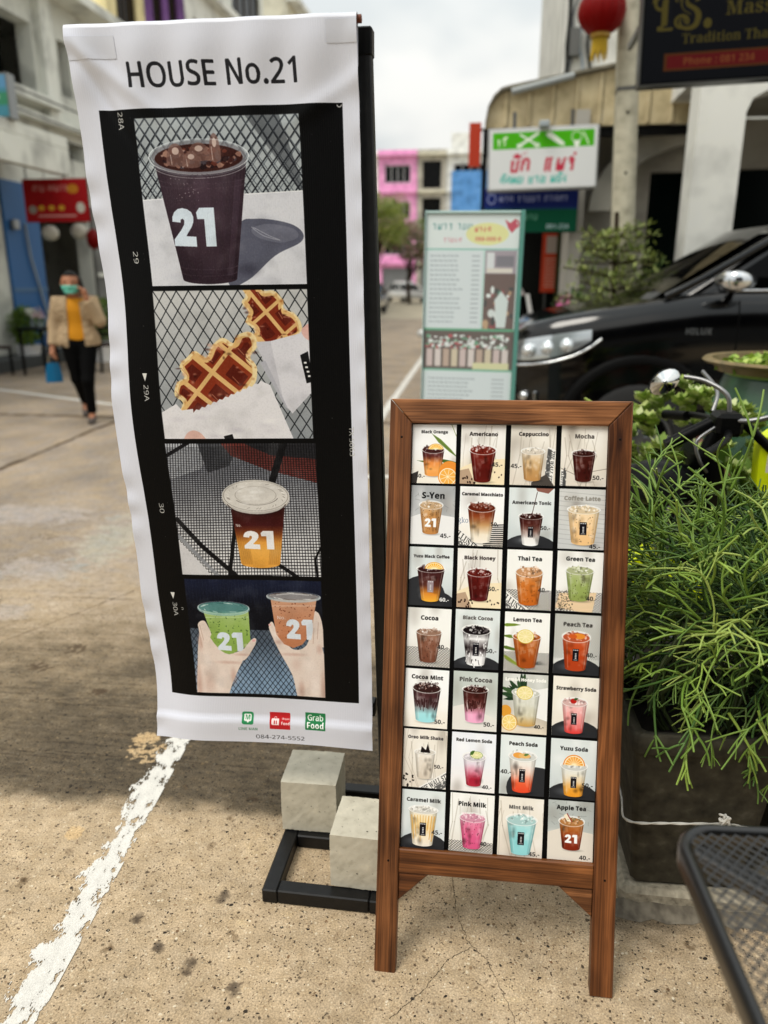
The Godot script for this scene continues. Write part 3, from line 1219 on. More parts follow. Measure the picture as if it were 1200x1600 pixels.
	p.rect(0, 40, 128, 30, Color("4f9c78"))
	p.line([Vector2(20, 50), Vector2(108, 50)], 8, Color("d9e6df"))
	part("face", board_face(-0.42, 0.03, 0.39, 0.59, 0.103), print_mat("teal_sign", p.shot(false), 0.4), box)
	# taller houses further along the left side
	var cream := plaster("cream", Color(0.89, 0.83, 0.63))
	var purple := plaster("purple", Color(0.42, 0.26, 0.50))
	var white := plaster("white", Color(0.88, 0.88, 0.85))
	var brownf := mat("brown_frame", Color(0.25, 0.2, 0.14), 0.6)
	var lilac := plaster("lilac", Color(0.60, 0.45, 0.66))
	shophouse("cream coloured tall house rising behind the grey canopy building", Vector3(-8.6, 0, -18.02), PI / 2, 1.95, 4, cream, brownf, cream, "terraced houses along the left side of the street", 2)
	shophouse("purple tall house standing between the cream and the white houses", Vector3(-8.6, 0, -19.99), PI / 2, 2.6, 4, purple, brownf, lilac, "terraced houses along the left side of the street", 1)
	shophouse("white tiled house to the right of the purple house", Vector3(-8.6, 0, -22.6), PI / 2, 3.6, 4, white, alu, white, "terraced houses along the left side of the street", 0)
	shophouse("pale grey house with dark windows under its eaves, beyond the white tiled house", Vector3(-8.6, 0, -26.22), PI / 2, 4.0, 4, grey, brownf, pale, "terraced houses along the left side of the street", 2)


func board_face(x0: float, y0: float, x1: float, y1: float, z: float) -> MB:
	var mb := MB.new()
	mb.print_quad(P3(x0, y1, z), P3(x1, y1, z), P3(x1, y0, z), P3(x0, y0, z))
	return mb


# ------------------------------------------------------------------ foliage
func leaf(mb: MB, at_: Vector3, dir: Vector3, up: Vector3, l: float, w: float) -> void:
	var d := dir.normalized()
	var s := d.cross(up)
	if s.length_squared() < 1e-6:
		s = d.cross(Vector3.RIGHT)
	s = s.normalized() * w * 0.5
	var nrm := s.cross(d).normalized()
	var mid := at_ + d * l * 0.45 - nrm * l * 0.05
	var tip := at_ + d * l
	mb.flat_tri(at_, mid + s + nrm * w * 0.12, tip)
	mb.flat_tri(at_, tip, mid - s + nrm * w * 0.12)


func leafy(mb: MB, r: RandomNumberGenerator, c: Vector3, rad: Vector3, n: int, l: float, w: float, tones: Array, droop := 0.2) -> void:
	for i in n:
		var v := Vector3(r.randfn(), r.randfn(), r.randfn()).normalized() * pow(r.randf(), 0.4)
		var p := c + v * rad
		var d := (v + Vector3(r.randf_range(-0.7, 0.7), r.randf_range(-0.5, 0.6) - droop, r.randf_range(-0.7, 0.7))).normalized()
		mb.tint(tones[r.randi() % tones.size()])
		leaf(mb, p, d, Vector3(r.randf_range(-0.6, 0.6), 1, r.randf_range(-0.6, 0.6)), l * r.randf_range(0.6, 1.3), w * r.randf_range(0.7, 1.2))


func leaf_mat(key: String, rough := 0.5) -> StandardMaterial3D:
	return mat(key, Color.WHITE, rough, 0.0, func(m):
		m.vertex_color_use_as_albedo = true
		m.backlight_enabled = true
		m.backlight = Color(0.35, 0.4, 0.2)
		m.cull_mode = BaseMaterial3D.CULL_DISABLED)


func greens(a: Color, b: Color, n := 8) -> Array:
	var out := []
	for i in n:
		out.append(a.lerp(b, float(i) / (n - 1)))
	return out


func tree(label: String, where: Vector3, h: float, spread: float, tones: Array, seed_: int, group := "") -> void:
	var r := RandomNumberGenerator.new()
	r.seed = seed_
	var t := thing("tree", label, "tree", where, Vector3.ZERO, group)
	var tr := MB.new()
	var top := P3(r.randf_range(-0.3, 0.3), h * 0.62, r.randf_range(-0.3, 0.3))
	tr.tube(curve([P3(0, -0.05, 0), P3(r.randf_range(-0.1, 0.1), h * 0.3, 0), top], 5), PackedFloat32Array([0.16, 0.15, 0.145, 0.14, 0.13, 0.12, 0.11, 0.1, 0.09, 0.08, 0.07]), 8)
	var crown := MB.new()
	for i in 11:
		var a := TAU * i / 11.0 + r.randf()
		var tip := P3(cos(a) * spread * r.randf_range(0.35, 0.9), h * r.randf_range(0.5, 0.95), sin(a) * spread * r.randf_range(0.35, 0.9))
		tr.tube(curve([P3(0, h * r.randf_range(0.28, 0.45), 0), tip * P3(0.5, 0.8, 0.5), tip], 4), PackedFloat32Array([0.07, 0.06, 0.055, 0.05, 0.045, 0.04, 0.03, 0.02, 0.015]), 6)
		leafy(crown, r, tip, Vector3.ONE * spread * r.randf_range(0.25, 0.45), 520, 0.2, 0.1, tones)
	leafy(crown, r, P3(0, h * 0.85, 0), Vector3(0.5, 0.25, 0.5) * spread, 700, 0.2, 0.1, tones)
	part("trunk", tr, mat("bark", Color(0.23, 0.19, 0.15), 0.9), t)
	part("crown", crown, leaf_mat("tree_leaves"), t)


func build_street_end() -> void:
	var pink := plaster("pink", Color(0.90, 0.61, 0.79))
	var ash := plaster("ash", Color(0.70, 0.68, 0.63))
	var white := plaster("white_end", Color(0.90, 0.90, 0.88))
	var cream2 := plaster("cream_end", Color(0.84, 0.82, 0.74))
	var blue := plaster("blue_end", Color(0.34, 0.56, 0.80))
	var wf := mat("white_frame", Color(0.8, 0.8, 0.8), 0.5)
	var df := mat("dark_frame", Color(0.16, 0.15, 0.14), 0.6)
	var g := "shophouses closing the far end of the street"
	shophouse("bright pink house closing the far end of the street", Vector3(-11.15, 0, -75), 0, 3.55, 4, pink, wf, pink, g, 0)
	shophouse("weathered grey house just right of the pink one, far end of the street", Vector3(-7.55, 0, -75), 0, 2.6, 4, ash, df, cream2, g, 2)
	var b := shophouse("white house with a large blue painted front at the far end of the street", Vector3(-4.9, 0, -75), 0, 4.2, 4, white, wf, white, g, 0)
	part("blue_front", MB.new().block(P3(0.45, 3.2, 0.31), P3(4.1, 10.9, 0.46), 0.02), blue, b)
	part("sign_patch", MB.new().block(P3(1.7, 6.7, 0.461), P3(2.9, 7.5, 0.5)), white, b)
	part("sign_patch", MB.new().block(P3(1.2, 5.6, 0.461), P3(2.5, 6.4, 0.5)), white, b)
	part("roof_room", MB.new().block(P3(0.3, 12.82, -4), P3(2.5, 14.2, -0.6), 0.02), white, b)
	shophouse("plain white house left of the pink one, mostly hidden by the banner", Vector3(-15.4, 0, -75), 0, 4.2, 4, white, wf, white, g, 1)
	shophouse("beige house right of the blue front, half hidden by the awning", Vector3(-0.65, 0, -75), 0, 4.2, 4, cream2, df, cream2, g, 1)
	shophouse("grey house at the far end of the street, left of the plain white one", Vector3(-19.65, 0, -75), 0, 4.2, 3, ash, df, ash, g, 0)
	# street trees in front of them
	var lime := greens(Color(0.16, 0.22, 0.04), Color(0.36, 0.38, 0.09))
	var deep := greens(Color(0.07, 0.11, 0.03), Color(0.20, 0.24, 0.07))
	var blossom := greens(Color(0.5, 0.22, 0.32), Color(0.72, 0.42, 0.5), 5)
	blossom.append_array(deep)
	tree("light green street tree nearest the banner post", Vector3(-7.6, 0, -50), 6.9, 2.3, lime, 11, "street trees at the far end")
	tree("tree with pink blossom beside the light green street tree", Vector3(-5.9, 0, -54), 5.3, 1.6, blossom, 12, "street trees at the far end")
	tree("dark green street tree behind the green price sign", Vector3(-4.9, 0, -58), 6.2, 1.9, deep, 13, "street trees at the far end")
	tree("second light green tree further left behind the banner post", Vector3(-9.4, 0, -60), 7.6, 2.4, lime, 14, "street trees at the far end")
	# houses along the hidden left side, so that the street is closed
	var k := 0
	for z in [-30.3, -34.6, -38.9, -43.2, -47.5]:
		shophouse(["plain white house on the left, first past the grey eaved house", "beige house on the left behind the tall banner", "grey house on the left behind the tall banner", "cream house on the left behind the tall banner", "white house on the left nearest the far trees"][k], Vector3(-8.6 - 0.25 * k, 0, z), PI / 2, 4.2, 3 + k % 2, [white, cream2, ash, plaster("cream", Color.WHITE), white][k], df, white, "terraced houses along the left side of the street", k % 3)
		k += 1


func build_right_arcade() -> void:
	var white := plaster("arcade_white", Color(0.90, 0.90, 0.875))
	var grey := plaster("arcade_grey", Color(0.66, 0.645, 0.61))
	var steel := mat("dull_steel", Color(0.42, 0.42, 0.41), 0.4, 0.7)
	var t := thing("arcade_building", "white building with an arched arcade on square pillars behind the black pickup", "building", Vector3(1.78, 0, -8.2))
	# front wall with one arch after another: pillar 0.42 wide, opening 2.6
	for k in 3:
		var x0 := k * 3.0
		var poly := PackedVector2Array([Vector2(x0, 0), Vector2(x0 + 0.42, 0), Vector2(x0 + 0.42, 2.93)])
		for i in 13:
			var a := PI - PI * i / 12.0
			poly.append(Vector2(x0 + 1.71 + cos(a) * 1.29, 2.94 + pow(absf(sin(a)), 0.7) * 0.30))
		poly.append_array([Vector2(x0 + 2.999, 6.2), Vector2(x0, 6.2)])
		part("arch_wall", MB.new().extrude(poly, -0.4), white, t)
	part("end_pillar", MB.new().block(P3(9.0, 0, -0.4), P3(9.42, 6.2, 0.0)), white, t)
	part("side_wall", MB.new().block(P3(0.001, 3.3, -4.5), P3(0.3, 6.2, -0.401)), white, t)
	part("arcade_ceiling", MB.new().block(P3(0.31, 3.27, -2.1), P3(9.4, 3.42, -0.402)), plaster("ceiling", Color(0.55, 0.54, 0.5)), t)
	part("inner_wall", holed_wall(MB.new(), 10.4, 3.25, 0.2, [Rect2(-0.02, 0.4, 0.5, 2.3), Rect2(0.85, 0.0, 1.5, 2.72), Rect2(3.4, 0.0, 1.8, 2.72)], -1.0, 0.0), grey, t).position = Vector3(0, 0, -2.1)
	var green := mat("dark_green_door", Color(0.02, 0.055, 0.045), 0.15)
	for r in [Rect2(-0.02, 0.4, 0.5, 2.3), Rect2(0.85, 0.0, 1.5, 2.72), Rect2(3.4, 0.0, 1.8, 2.72)]:
		part("door", MB.new().block(P3(r.position.x + 0.002, r.position.y + 0.004, -2.24), P3(r.end.x - 0.002, r.end.y - 0.002, -2.2)), green, t)
	part("arcade_wall_end", MB.new().block(P3(-1.0, 0, -2.1), P3(-0.85, 3.25, -1.3)), grey, t)
	var rib := PackedVector2Array()
	for i in 11:
		var a := lerpf(PI, PI * 0.5, i / 10.0)
		rib.append(Vector2(0.6 + cos(a) * 1.35, 2.25 + sin(a) * 0.98))
	for i in 11:
		var a := lerpf(PI * 0.5, PI, i / 10.0)
		rib.append(Vector2(0.6 + cos(a) * 1.1, 2.25 + sin(a) * 0.74))
	part("arch_rib", MB.new().extrude(rib, 0.25, at(0, 0, -2.0)), plaster("rib", Color(0.74, 0.73, 0.69)), t)
	part("floor_step", MB.new().block(P3(-0.9, 0.0, -2.09), P3(9.4, 0.14, -0.002), 0.01), mat("tile_floor", Color(0.42, 0.4, 0.37), 0.5), t)
	# the house behind, seen over the awning
	var up := thing("corner_house", "white painted house above the ribbed awning, with cables and narrow banners on its front", "building", Vector3(0.78, 0, -12.2))
	part("wall", holed_wall(MB.new(), 8.0, 9.5, 0.25, [Rect2(1.0, 4.6, 0.35, 1.6), Rect2(2.6, 4.4, 1.2, 1.6)], 0.0, 0.0), white, up)
	part("side_wall", MB.new().block(P3(0.001, 0, -9), P3(0.25, 9.5, -0.251)), plaster("house_side", Color(0.8, 0.8, 0.77)), up)
	part("rear_wall", MB.new().block(P3(0.26, 0, -9), P3(8, 9.5, -8.8)), grey, up)
	part("roof", MB.new().block(P3(-0.1, 9.502, -9), P3(8, 9.7, 0.4)), grey, up)
	window_into(up, Rect2(2.6, 4.4, 1.2, 1.6), steel, 2)
	part("pane", MB.new().block(P3(1.0, 4.6, -0.2), P3(1.35, 6.2, -0.19)), glass_dark(), up)
	var r := RandomNumberGenerator.new()
	r.seed = 15
	for i in 4:
		var pts := []
		for s in 9:
			pts.append(P3(0.02 + 0.09 * i + r.randf_range(-0.07, 0.07) + 0.05 * s * (0.4 if i > 2 else 0.0), 3.6 + s * 0.32, 0.05))
		part("cable", MB.new().tube(curve(pts, 3), [0.028, 0.02, 0.016, 0.022, 0.012, 0.03, 0.015][i], 6), mat("cable_%d" % (i % 3), [Color(0.09, 0.09, 0.09), Color(0.35, 0.36, 0.37), Color(0.6, 0.65, 0.7)][i % 3], 0.5), up)
	for i in 3:
		part("meter_box", MB.new().block(P3(0.06 + 0.17 * i, 4.4 + 0.55 * i, 0.003), P3(0.2 + 0.17 * i, 4.75 + 0.5 * i, 0.12), 0.01), [steel, white, mat("meter_blue", Color(0.35, 0.5, 0.6), 0.5)][i], up)
	part("red_banner", MB.new().block(P3(1.02, 3.9, 0.3), P3(1.24, 5.4, 0.32)), mat("banner_red", Color(0.62, 0.13, 0.12), 0.6), up)
	part("yellow_banner", MB.new().block(P3(1.26, 4.1, 0.34), P3(1.42, 5.4, 0.36)), mat("banner_yellow", Color(0.80, 0.66, 0.28), 0.6), up)
	# interior of the shop below the awning
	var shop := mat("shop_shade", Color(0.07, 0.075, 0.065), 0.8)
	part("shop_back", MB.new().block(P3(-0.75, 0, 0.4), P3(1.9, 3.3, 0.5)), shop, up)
	part("shop_door", MB.new().block(P3(0.02, 0, 0.6), P3(0.12, 3.0, 0.66)), mat("olive_frame", Color(0.22, 0.22, 0.12), 0.6), up)
	part("shop_door", MB.new().block(P3(0.42, 0, 0.6), P3(0.60, 3.0, 0.66)), mat("olive_frame", Color.WHITE), up)
	part("shop_door", MB.new().block(P3(0.24, 0, 0.6), P3(0.30, 3.0, 0.66)), mat("red_frame", Color(0.30, 0.10, 0.07), 0.6), up)
	part("green_glass", MB.new().block(P3(0.62, 0.2, 0.55), P3(1.0, 2.9, 0.59)), mat("green_glass", Color(0.03, 0.14, 0.08), 0.1), up)

	# awning with ribbed gable sheets
	var aw := thing("awning", "beige ribbed metal awning with a rounded end above the barber sign", "awning", Vector3(0, 0, -9.6))
	var sheet := mottled("ribbed_beige", 171, 0.02, [Color(0.64, 0.585, 0.455), Color(0.76, 0.70, 0.555), Color(0.81, 0.755, 0.62)], 0.8, 0.55)
	var topy := func(x: float) -> float:
		if x < 0.05:
			var k := (0.05 - x) / 0.26
			return 3.10 + 0.375 * sqrt(maxf(1.0 - k * k, 0.0))
		return 3.475 + (x - 0.05) * 0.163
	for k in 9:
		var xa := -0.205 + k * 0.255
		var xb := minf(xa + 0.252, 2.06)
		var poly := PackedVector2Array([Vector2(xa, 3.10), Vector2(xb, 3.10)])
		for s in 7:
			var x := lerpf(xb, xa, s / 6.0)
			poly.append(Vector2(x, maxf(topy.call(x), 3.102)))
		part("panel", MB.new().extrude(poly, 0.01, at(0, 0, 0.004 * (k % 2))), sheet, aw)
		part("rib", MB.new().block(P3(xb - 0.05, 3.11, 0.016), P3(xb - 0.012, topy.call(xb - 0.03) - 0.01, 0.04), 0.008), sheet, aw)
	var rl := []
	for s in 16:
		var x := lerpf(-0.21, 2.06, pow(s / 15.0, 1.6))
		rl.append(Vector2(x, topy.call(x)))
	var roof := MB.new()
	for s in 15:
		for side in [0.0, 0.03]:
			roof.quad(P3(rl[s].x, rl[s].y + 0.012 + side, 0.09), P3(rl[s + 1].x, rl[s + 1].y + 0.012 + side, 0.09), P3(rl[s + 1].x, rl[s + 1].y + 0.012 + side, -2.3), P3(rl[s].x, rl[s].y + 0.012 + side, -2.3), Vector3(-0.2, 1 if side > 0.0 else -1, 0))
		roof.quad(P3(rl[s].x, rl[s].y + 0.012, 0.09), P3(rl[s + 1].x, rl[s + 1].y + 0.012, 0.09), P3(rl[s + 1].x, rl[s + 1].y + 0.042, 0.09), P3(rl[s].x, rl[s].y + 0.042, 0.09), Vector3(0, 0, 1))
	part("roof_sheet", roof, mottled("roof_tin", 172, 0.02, [Color(0.36, 0.34, 0.29), Color(0.55, 0.53, 0.46)], 0.8, 0.5), aw)
	part("gutter_tube", MB.new().tube(PackedVector3Array([P3(0.07, 3.44, 0.12), P3(0.73, 3.58, 0.12)]), 0.035, 8), mat("tube_grey", Color(0.6, 0.62, 0.62), 0.4), aw)
	part("post", MB.new().block(P3(-0.23, 2.1, -0.1), P3(-0.175, 3.1, -0.04)), mat("post_dark", Color(0.05, 0.05, 0.05), 0.5), aw)
	part("post", MB.new().block(P3(2.0, 0, -0.1), P3(2.06, 3.1, -0.04)), mat("post_dark", Color(0.05, 0.05, 0.05), 0.5), aw)
	part("beam", MB.new().block(P3(-0.17, 3.0, -0.1), P3(1.99, 3.09, -0.02)), mat("post_dark", Color(0.05, 0.05, 0.05), 0.5), aw)

	build_signs(steel)

	shophouse("dark fronted cafe building behind the viewer", Vector3(8.0, 0, 4.6), PI, 9.6, 2, plaster("cafe_dark", Color(0.24, 0.22, 0.20)), steel, plaster("cafe_dark", Color.WHITE), "", 2)
	# utility pole
	var pole := thing("utility_pole", "square concrete utility pole, slightly leaning, between the barber sign and the massage sign", "utility pole", Vector3(1.255, -0.2, -7.9), Vector3(0, 0, deg_to_rad(3.1)))
	var pc := mottled("pole_concrete", 181, 0.02, [Color(0.56, 0.54, 0.47), Color(0.73, 0.71, 0.63), Color(0.80, 0.78, 0.70)], 1.2, 0.85)
	part("shaft", MB.new().loft([[P3(-0.105, 0, -0.105), P3(0.105, 0, -0.105), P3(0.105, 0, 0.105), P3(-0.105, 0, 0.105)], [P3(-0.07, 8, -0.07), P3(0.07, 8, -0.07), P3(0.07, 8, 0.07), P3(-0.07, 8, 0.07)]]), pc, pole)
	for y in [3.1, 2.6, 2.1, 1.6, 3.6]:
		part("bolt_hole", MB.new().lathe([Vector2(0, 0.002), Vector2(0.014, 0.0)], 10, Transform3D(Basis(Vector3.RIGHT, PI / 2), P3(0.0, y, 0.1055 - y * 0.0043))), mat("hole_dark", Color(0.1, 0.1, 0.09), 0.9), pole)
	part("steel_band", MB.new().block(P3(-0.094, 3.28, -0.094), P3(0.094, 3.31, 0.094)), steel, pole)

	# red paper lantern
	var la := thing("lantern", "round red lantern with a yellow tassel hanging left of the concrete pole", "lantern", Vector3(0.79, 3.66, -7.7))
	var ribs := MB.new()
	for i in 16:
		var a0 := TAU * i / 16.0
		ribs.sheet(3, 10, func(u, v):
			var a: float = a0 + u * TAU / 16.0
			var ph: float = (v - 0.5) * PI * 0.94
			var rr: float = 0.195 * cos(ph) * (1.0 + 0.05 * sin(PI * u))
			return P3(cos(a) * rr, -sin(ph) * 0.185, sin(a) * rr))
	part("shade", ribs, mat("lantern_red", Color(0.45, 0.05, 0.05), 0.45, 0.0, func(m): m.backlight_enabled = true; m.backlight = Color(0.6, 0.1, 0.08)), la)
	part("ring", MB.new().lathe([Vector2(0.075, -0.205), Vector2(0.085, -0.2), Vector2(0.085, -0.17), Vector2(0.07, -0.165)], 16), mat("gold", Color(0.65, 0.5, 0.15), 0.4), la)
	part("ring", MB.new().lathe([Vector2(0.07, 0.165), Vector2(0.085, 0.17), Vector2(0.085, 0.2), Vector2(0.0, 0.205)], 16), mat("gold", Color.WHITE), la)
	var tas := MB.new()
	for i in 26:
		var a := TAU * i / 26.0
		tas.tube(PackedVector3Array([P3(cos(a) * 0.06, -0.2, sin(a) * 0.06), P3(cos(a) * 0.065, -0.31 - 0.03 * (i % 3), sin(a) * 0.065)]), 0.007, 4)
	part("tassel", tas, mat("tassel_yellow", Color(0.75, 0.62, 0.16), 0.7), la)
	part("cord", MB.new().tube(PackedVector3Array([P3(0, 0.2, 0), P3(0.02, 1.6, 0)]), 0.005, 5), mat("cable_0", Color.WHITE), la)


func thai(p: Paint, word: String, x: float, y: float, s: float, t: float, col: Color, slant := 0.12) -> float:
	# a few letters drawn with the pen: loops, stems and hooks
	var g := {
		"ch": [[0.1, 0.3, 0.2, 0.2, 0.3, 0.3, 0.2, 0.42, 0.25, 1.0, 0.75, 1.0, 0.75, 0.3, 0.9, 0.1]],
		"k": [[0.15, 1.0, 0.15, 0.5, 0.3, 0.35, 0.15, 0.25, 0.35, 0.05, 0.65, 0.05, 0.8, 0.25, 0.8, 1.0]],
		"ae": [[0.1, 0.1, 0.2, 0.05, 0.12, 0.2, 0.12, 1.0, 0.25, 1.0], [0.5, 0.1, 0.6, 0.05, 0.52, 0.2, 0.52, 1.0, 0.68, 1.0]],
		"h": [[0.15, 0.25, 0.25, 0.15, 0.3, 0.3, 0.2, 0.4, 0.2, 0.95, 0.4, 1.0, 0.5, 0.6, 0.62, 1.0, 0.8, 0.95, 0.8, 0.3, 0.95, 0.05]],
		"r": [[0.2, 0.2, 0.45, 0.05, 0.7, 0.25, 0.4, 0.4, 0.65, 0.5, 0.65, 1.0, 0.5, 0.9]],
		"t": [[0.35, 0.6, 0.45, 0.7, 0.3, 0.8, 0.15, 0.5, 0.3, 0.1, 0.5, 0.2, 0.7, 0.1, 0.85, 0.4, 0.85, 1.0]],
		"d": [[0.4, 0.6, 0.5, 0.72, 0.32, 0.8, 0.15, 0.5, 0.35, 0.08, 0.7, 0.1, 0.85, 0.4, 0.85, 1.0]],
		"ph": [[0.15, 0.2, 0.28, 0.1, 0.28, 0.3, 0.15, 0.35, 0.15, 1.0, 0.5, 0.5, 0.85, 1.0, 0.85, 0.1]],
		"m": [[0.1, 0.15, 0.25, 0.1, 0.22, 0.3, 0.22, 0.9, 0.1, 0.95, 0.3, 1.0, 0.8, 0.85, 0.8, 0.1]],
		"a": [[0.15, 0.25, 0.4, 0.05, 0.65, 0.2, 0.65, 1.0]],
		"y": [[0.15, 0.1, 0.3, 0.1, 0.2, 0.35, 0.35, 0.5, 0.15, 0.7, 0.15, 1.0, 0.8, 1.0, 0.8, 0.1]],
		"ng": [[0.35, 0.1, 0.5, 0.2, 0.4, 0.4, 0.6, 1.0, 0.15, 0.6]],
		"s": [[0.15, 1.0, 0.15, 0.4, 0.5, 0.1, 0.8, 0.4, 0.8, 1.0], [0.55, 0.55, 0.75, 0.3, 0.95, 0.0]],
	}
	var tops := {"i": [[0.1, -0.12, 0.4, -0.32, 0.8, -0.15, 0.1, -0.12]], "x": [[0.4, -0.2, 0.6, -0.35, 0.75, -0.2, 0.55, -0.15, 0.9, -0.45]], "u": [[0.2, -0.15, 0.4, -0.3, 0.6, -0.15, 0.85, -0.4]], "/": [[0.55, -0.12, 0.6, -0.35]]}
	for ch in word.split(" "):
		if ch == "_":
			x += s * 0.55
			continue
		var up: bool = tops.has(ch)
		for line in (tops[ch] if up else g[ch]):
			var pts := []
			for i in range(0, line.size(), 2):
				pts.append(Vector2(x + (line[i] - (0.95 if up else 0.0)) * s * 0.78 + (1.0 - line[i + 1]) * s * slant, y + line[i + 1] * s))
			p.line(pts, t, col)
		if not up:
			x += s * 0.86
	return x


func build_signs(steel: Material) -> void:
	# barber's light box
	var p := Paint.new(1136, 624, 4.0, Color("dcdfe0"))   # 284 x 156
	p.rect(8, 6, 268, 44, Color("4caf1c"))
	thai(p, "r a i x", 16, 24, 17, 3.2, Color("e4f4d8"))
	p.line([Vector2(76, 44), Vector2(130, 10)], 7, Color("e6f0e2"))
	p.line([Vector2(130, 44), Vector2(80, 12)], 5, Color("e6f0e2"))
	p.ring(80, 42, 8, 6, 3, Color("e6f0e2"))
	p.ring(126, 42, 8, 6, 3, Color("e6f0e2"))
	p.poly([Vector2(148, 14), Vector2(160, 8), Vector2(196, 36), Vector2(200, 46), Vector2(188, 44), Vector2(154, 22)], Color("e6f0e2"))
	p.ring(230, 24, 14, 15, 2.4, Color("d6efc8"))
	p.poly([Vector2(222, 34), Vector2(240, 34), Vector2(236, 50), Vector2(226, 50)], Color("eef6ea"))
	p.line([Vector2(246, 12), Vector2(256, 30), Vector2(262, 46)], 4, Color("d6efc8"))
	thai(p, "r a x n".replace(" n", ""), 86, 60, 8, 1.6, Color("c0606c"))
	thai(p, "ch i k _ _ ae h r /", 54, 76, 33, 7.6, Color("c23a50"))
	thai(p, "t u d ph m _ ch a y _ h y i ng", 28, 122, 19, 4.2, Color("43b5a8"))
	var t := thing("barber_sign", "white light box with a green band and red lettering under the beige awning", "sign", Vector3(0.425, 2.388, -9.0), Vector3(0, 0, deg_to_rad(1.2)))
	part("case", MB.new().block(P3(-0.575, 0, -0.16), P3(0.575, 0.615, 0), 0.012), mat("case_alu", Color(0.68, 0.69, 0.69), 0.35, 0.4), t)
	part("face", board_face(-0.555, 0.02, 0.555, 0.595, 0.003), print_mat("barber_print", p.shot(), 0.35), t)
	for x in [-0.3, 0.3]:
		part("hanger", MB.new().block(P3(x - 0.02, 0.616, -0.1), P3(x + 0.02, 0.78, -0.06)), steel, t)
	part("lamp_bracket", MB.new().block(P3(-0.05, 0.6, 0.004), P3(0.06, 0.66, 0.1), 0.01), mat("pipe_white", Color.WHITE), t)
	# blue and green board below it
	p = Paint.new(1000, 440, 4.0, Color("1d2a6c"))   # 250 x 110
	p.rect(0, 50, 250, 62, Color("12583f"))
	p.rect(0, 48, 250, 5, Color("23406e"))
	thai(p, "ph a t _ r a y m a _ k a d s a", 40, 18, 15, 2.6, Color("9aa3cf"))
	thai(p, "h a ng _ t a d m a y", 30, 64, 14, 2.2, Color("6fae96"))
	p.text("081-234", 200, 102, 12, Color("b9cfd6"), 700)
	p.ring(20, 26, 12, 14, 3, Color("8d97c4"))
	var t2 := thing("shop_sign", "dark blue and green board hanging below the barber sign", "sign", Vector3(0.33, 1.98, -9.35))
	part("board", MB.new().block(P3(-0.52, 0, -0.04), P3(0.52, 0.47, 0), 0.006), mat("board_blue", Color(0.06, 0.08, 0.2), 0.5), t2)
	part("face", board_face(-0.515, 0.005, 0.515, 0.465, 0.003), print_mat("blue_print", p.shot(), 0.4), t2)
	part("hanger", MB.new().block(P3(-0.4, 0.471, -0.03), P3(-0.38, 1.08, -0.01)), steel, t2)
	part("hanger", MB.new().block(P3(0.38, 0.471, -0.03), P3(0.40, 1.08, -0.01)), steel, t2)
	# orange poster on a rack
	p = Paint.new(240, 440, 2.0, Color("c9472c"))
	p.rect(14, 10, 92, 64, Color("b9a89c"))
	for i in 9:
		p.rect(12, 92 + i * 13, 96, 4, Color("e0b098"))
	var t3 := thing("poster_rack", "orange poster with a grey picture standing below the blue and green board", "poster", Vector3(0.84, 0, -11.62))
	part("poster", MB.new().block(P3(-0.24, 1.3, -0.02), P3(0.24, 2.1, 0)), mat("poster_orange", Color(0.55, 0.12, 0.06), 0.6), t3)
	part("face", board_face(-0.235, 1.305, 0.235, 2.095, 0.003), print_mat("poster_print", p.shot(), 0.6), t3)
	part("rack_leg", MB.new().block(P3(-0.18, 0, -0.05), P3(-0.15, 1.9, -0.022)), steel, t3)
	part("rack_leg", MB.new().block(P3(0.15, 0, -0.05), P3(0.18, 1.9, -0.022)), steel, t3)
	# vertical orange sign far along the street
	var t4 := thing("blade_sign", "small orange vertical sign beyond the left end of the awning", "sign", Vector3(-0.42, 3.15, -13.0))
	part("panel", MB.new().block(P3(-0.1, 0, -0.03), P3(0.08, 0.62, 0.03), 0.005), mat("sign_orange", Color(0.70, 0.20, 0.08), 0.5), t4)
	part("bracket", MB.new().block(P3(0.081, 0.5, -0.02), P3(1.03, 0.54, 0.02)), steel, t4)
	# massage sign: dark board, old gold lettering
	p = Paint.new(1600, 596, 5.0, Color("05070d"))   # 320 x 119
	var gold := Color("463f1a")
	p.text("TS.", 48, 55, 46, gold, 700, 0.82, 0.5, "Droid Serif", 1.2)
	p.ring(20, 22, 9, 10, 4, gold)
	p.ring(48, 46, 10, 9, 4, gold)
	p.text("TS.", 48, 52.5, 38, Color("0b0d12"), 400, 0.8, 0.5, "Droid Serif")
	p.text("Massage", 104, 42, 17, gold, 700, 1.0, 0.0, "Droid Serif")
	p.text("Tradition Thai Massage", 50, 73, 12, gold, 700, 0.95, 0.0, "Droid Serif")
	p.rect(28, 84, 282, 22, Color("45260f"))
	p.rect(32, 87, 274, 16, Color("500e11"))
	p.text("Phone : 081 234", 54, 99.5, 9, Color("6a3c20"), 700, 1.0, 0.0)
	var t5 := thing("massage_sign", "large black sign board with old gold lettering and a red strip", "sign", Vector3(0.975, 2.83, -6.5), Vector3(0, 0, deg_to_rad(1.8)))
	part("board", MB.new().block(P3(0, 0, -0.12), P3(1.72, 0.64, 0), 0.008), mat("sign_black", Color(0.02, 0.022, 0.03), 0.5), t5)
	part("face", board_face(0.01, 0.01, 1.71, 0.63, 0.004), print_mat("massage_print", p.shot(), 0.55), t5)
	part("frame_edge", MB.new().block(P3(-0.012, -0.012, -0.125), P3(1.732, -0.001, 0.006)), mat("frame_dull", Color(0.28, 0.28, 0.27), 0.4, 0.5), t5)
	part("frame_edge", MB.new().block(P3(-0.012, 0.0, -0.125), P3(-0.001, 0.64, 0.006)), mat("frame_dull", Color.WHITE), t5)
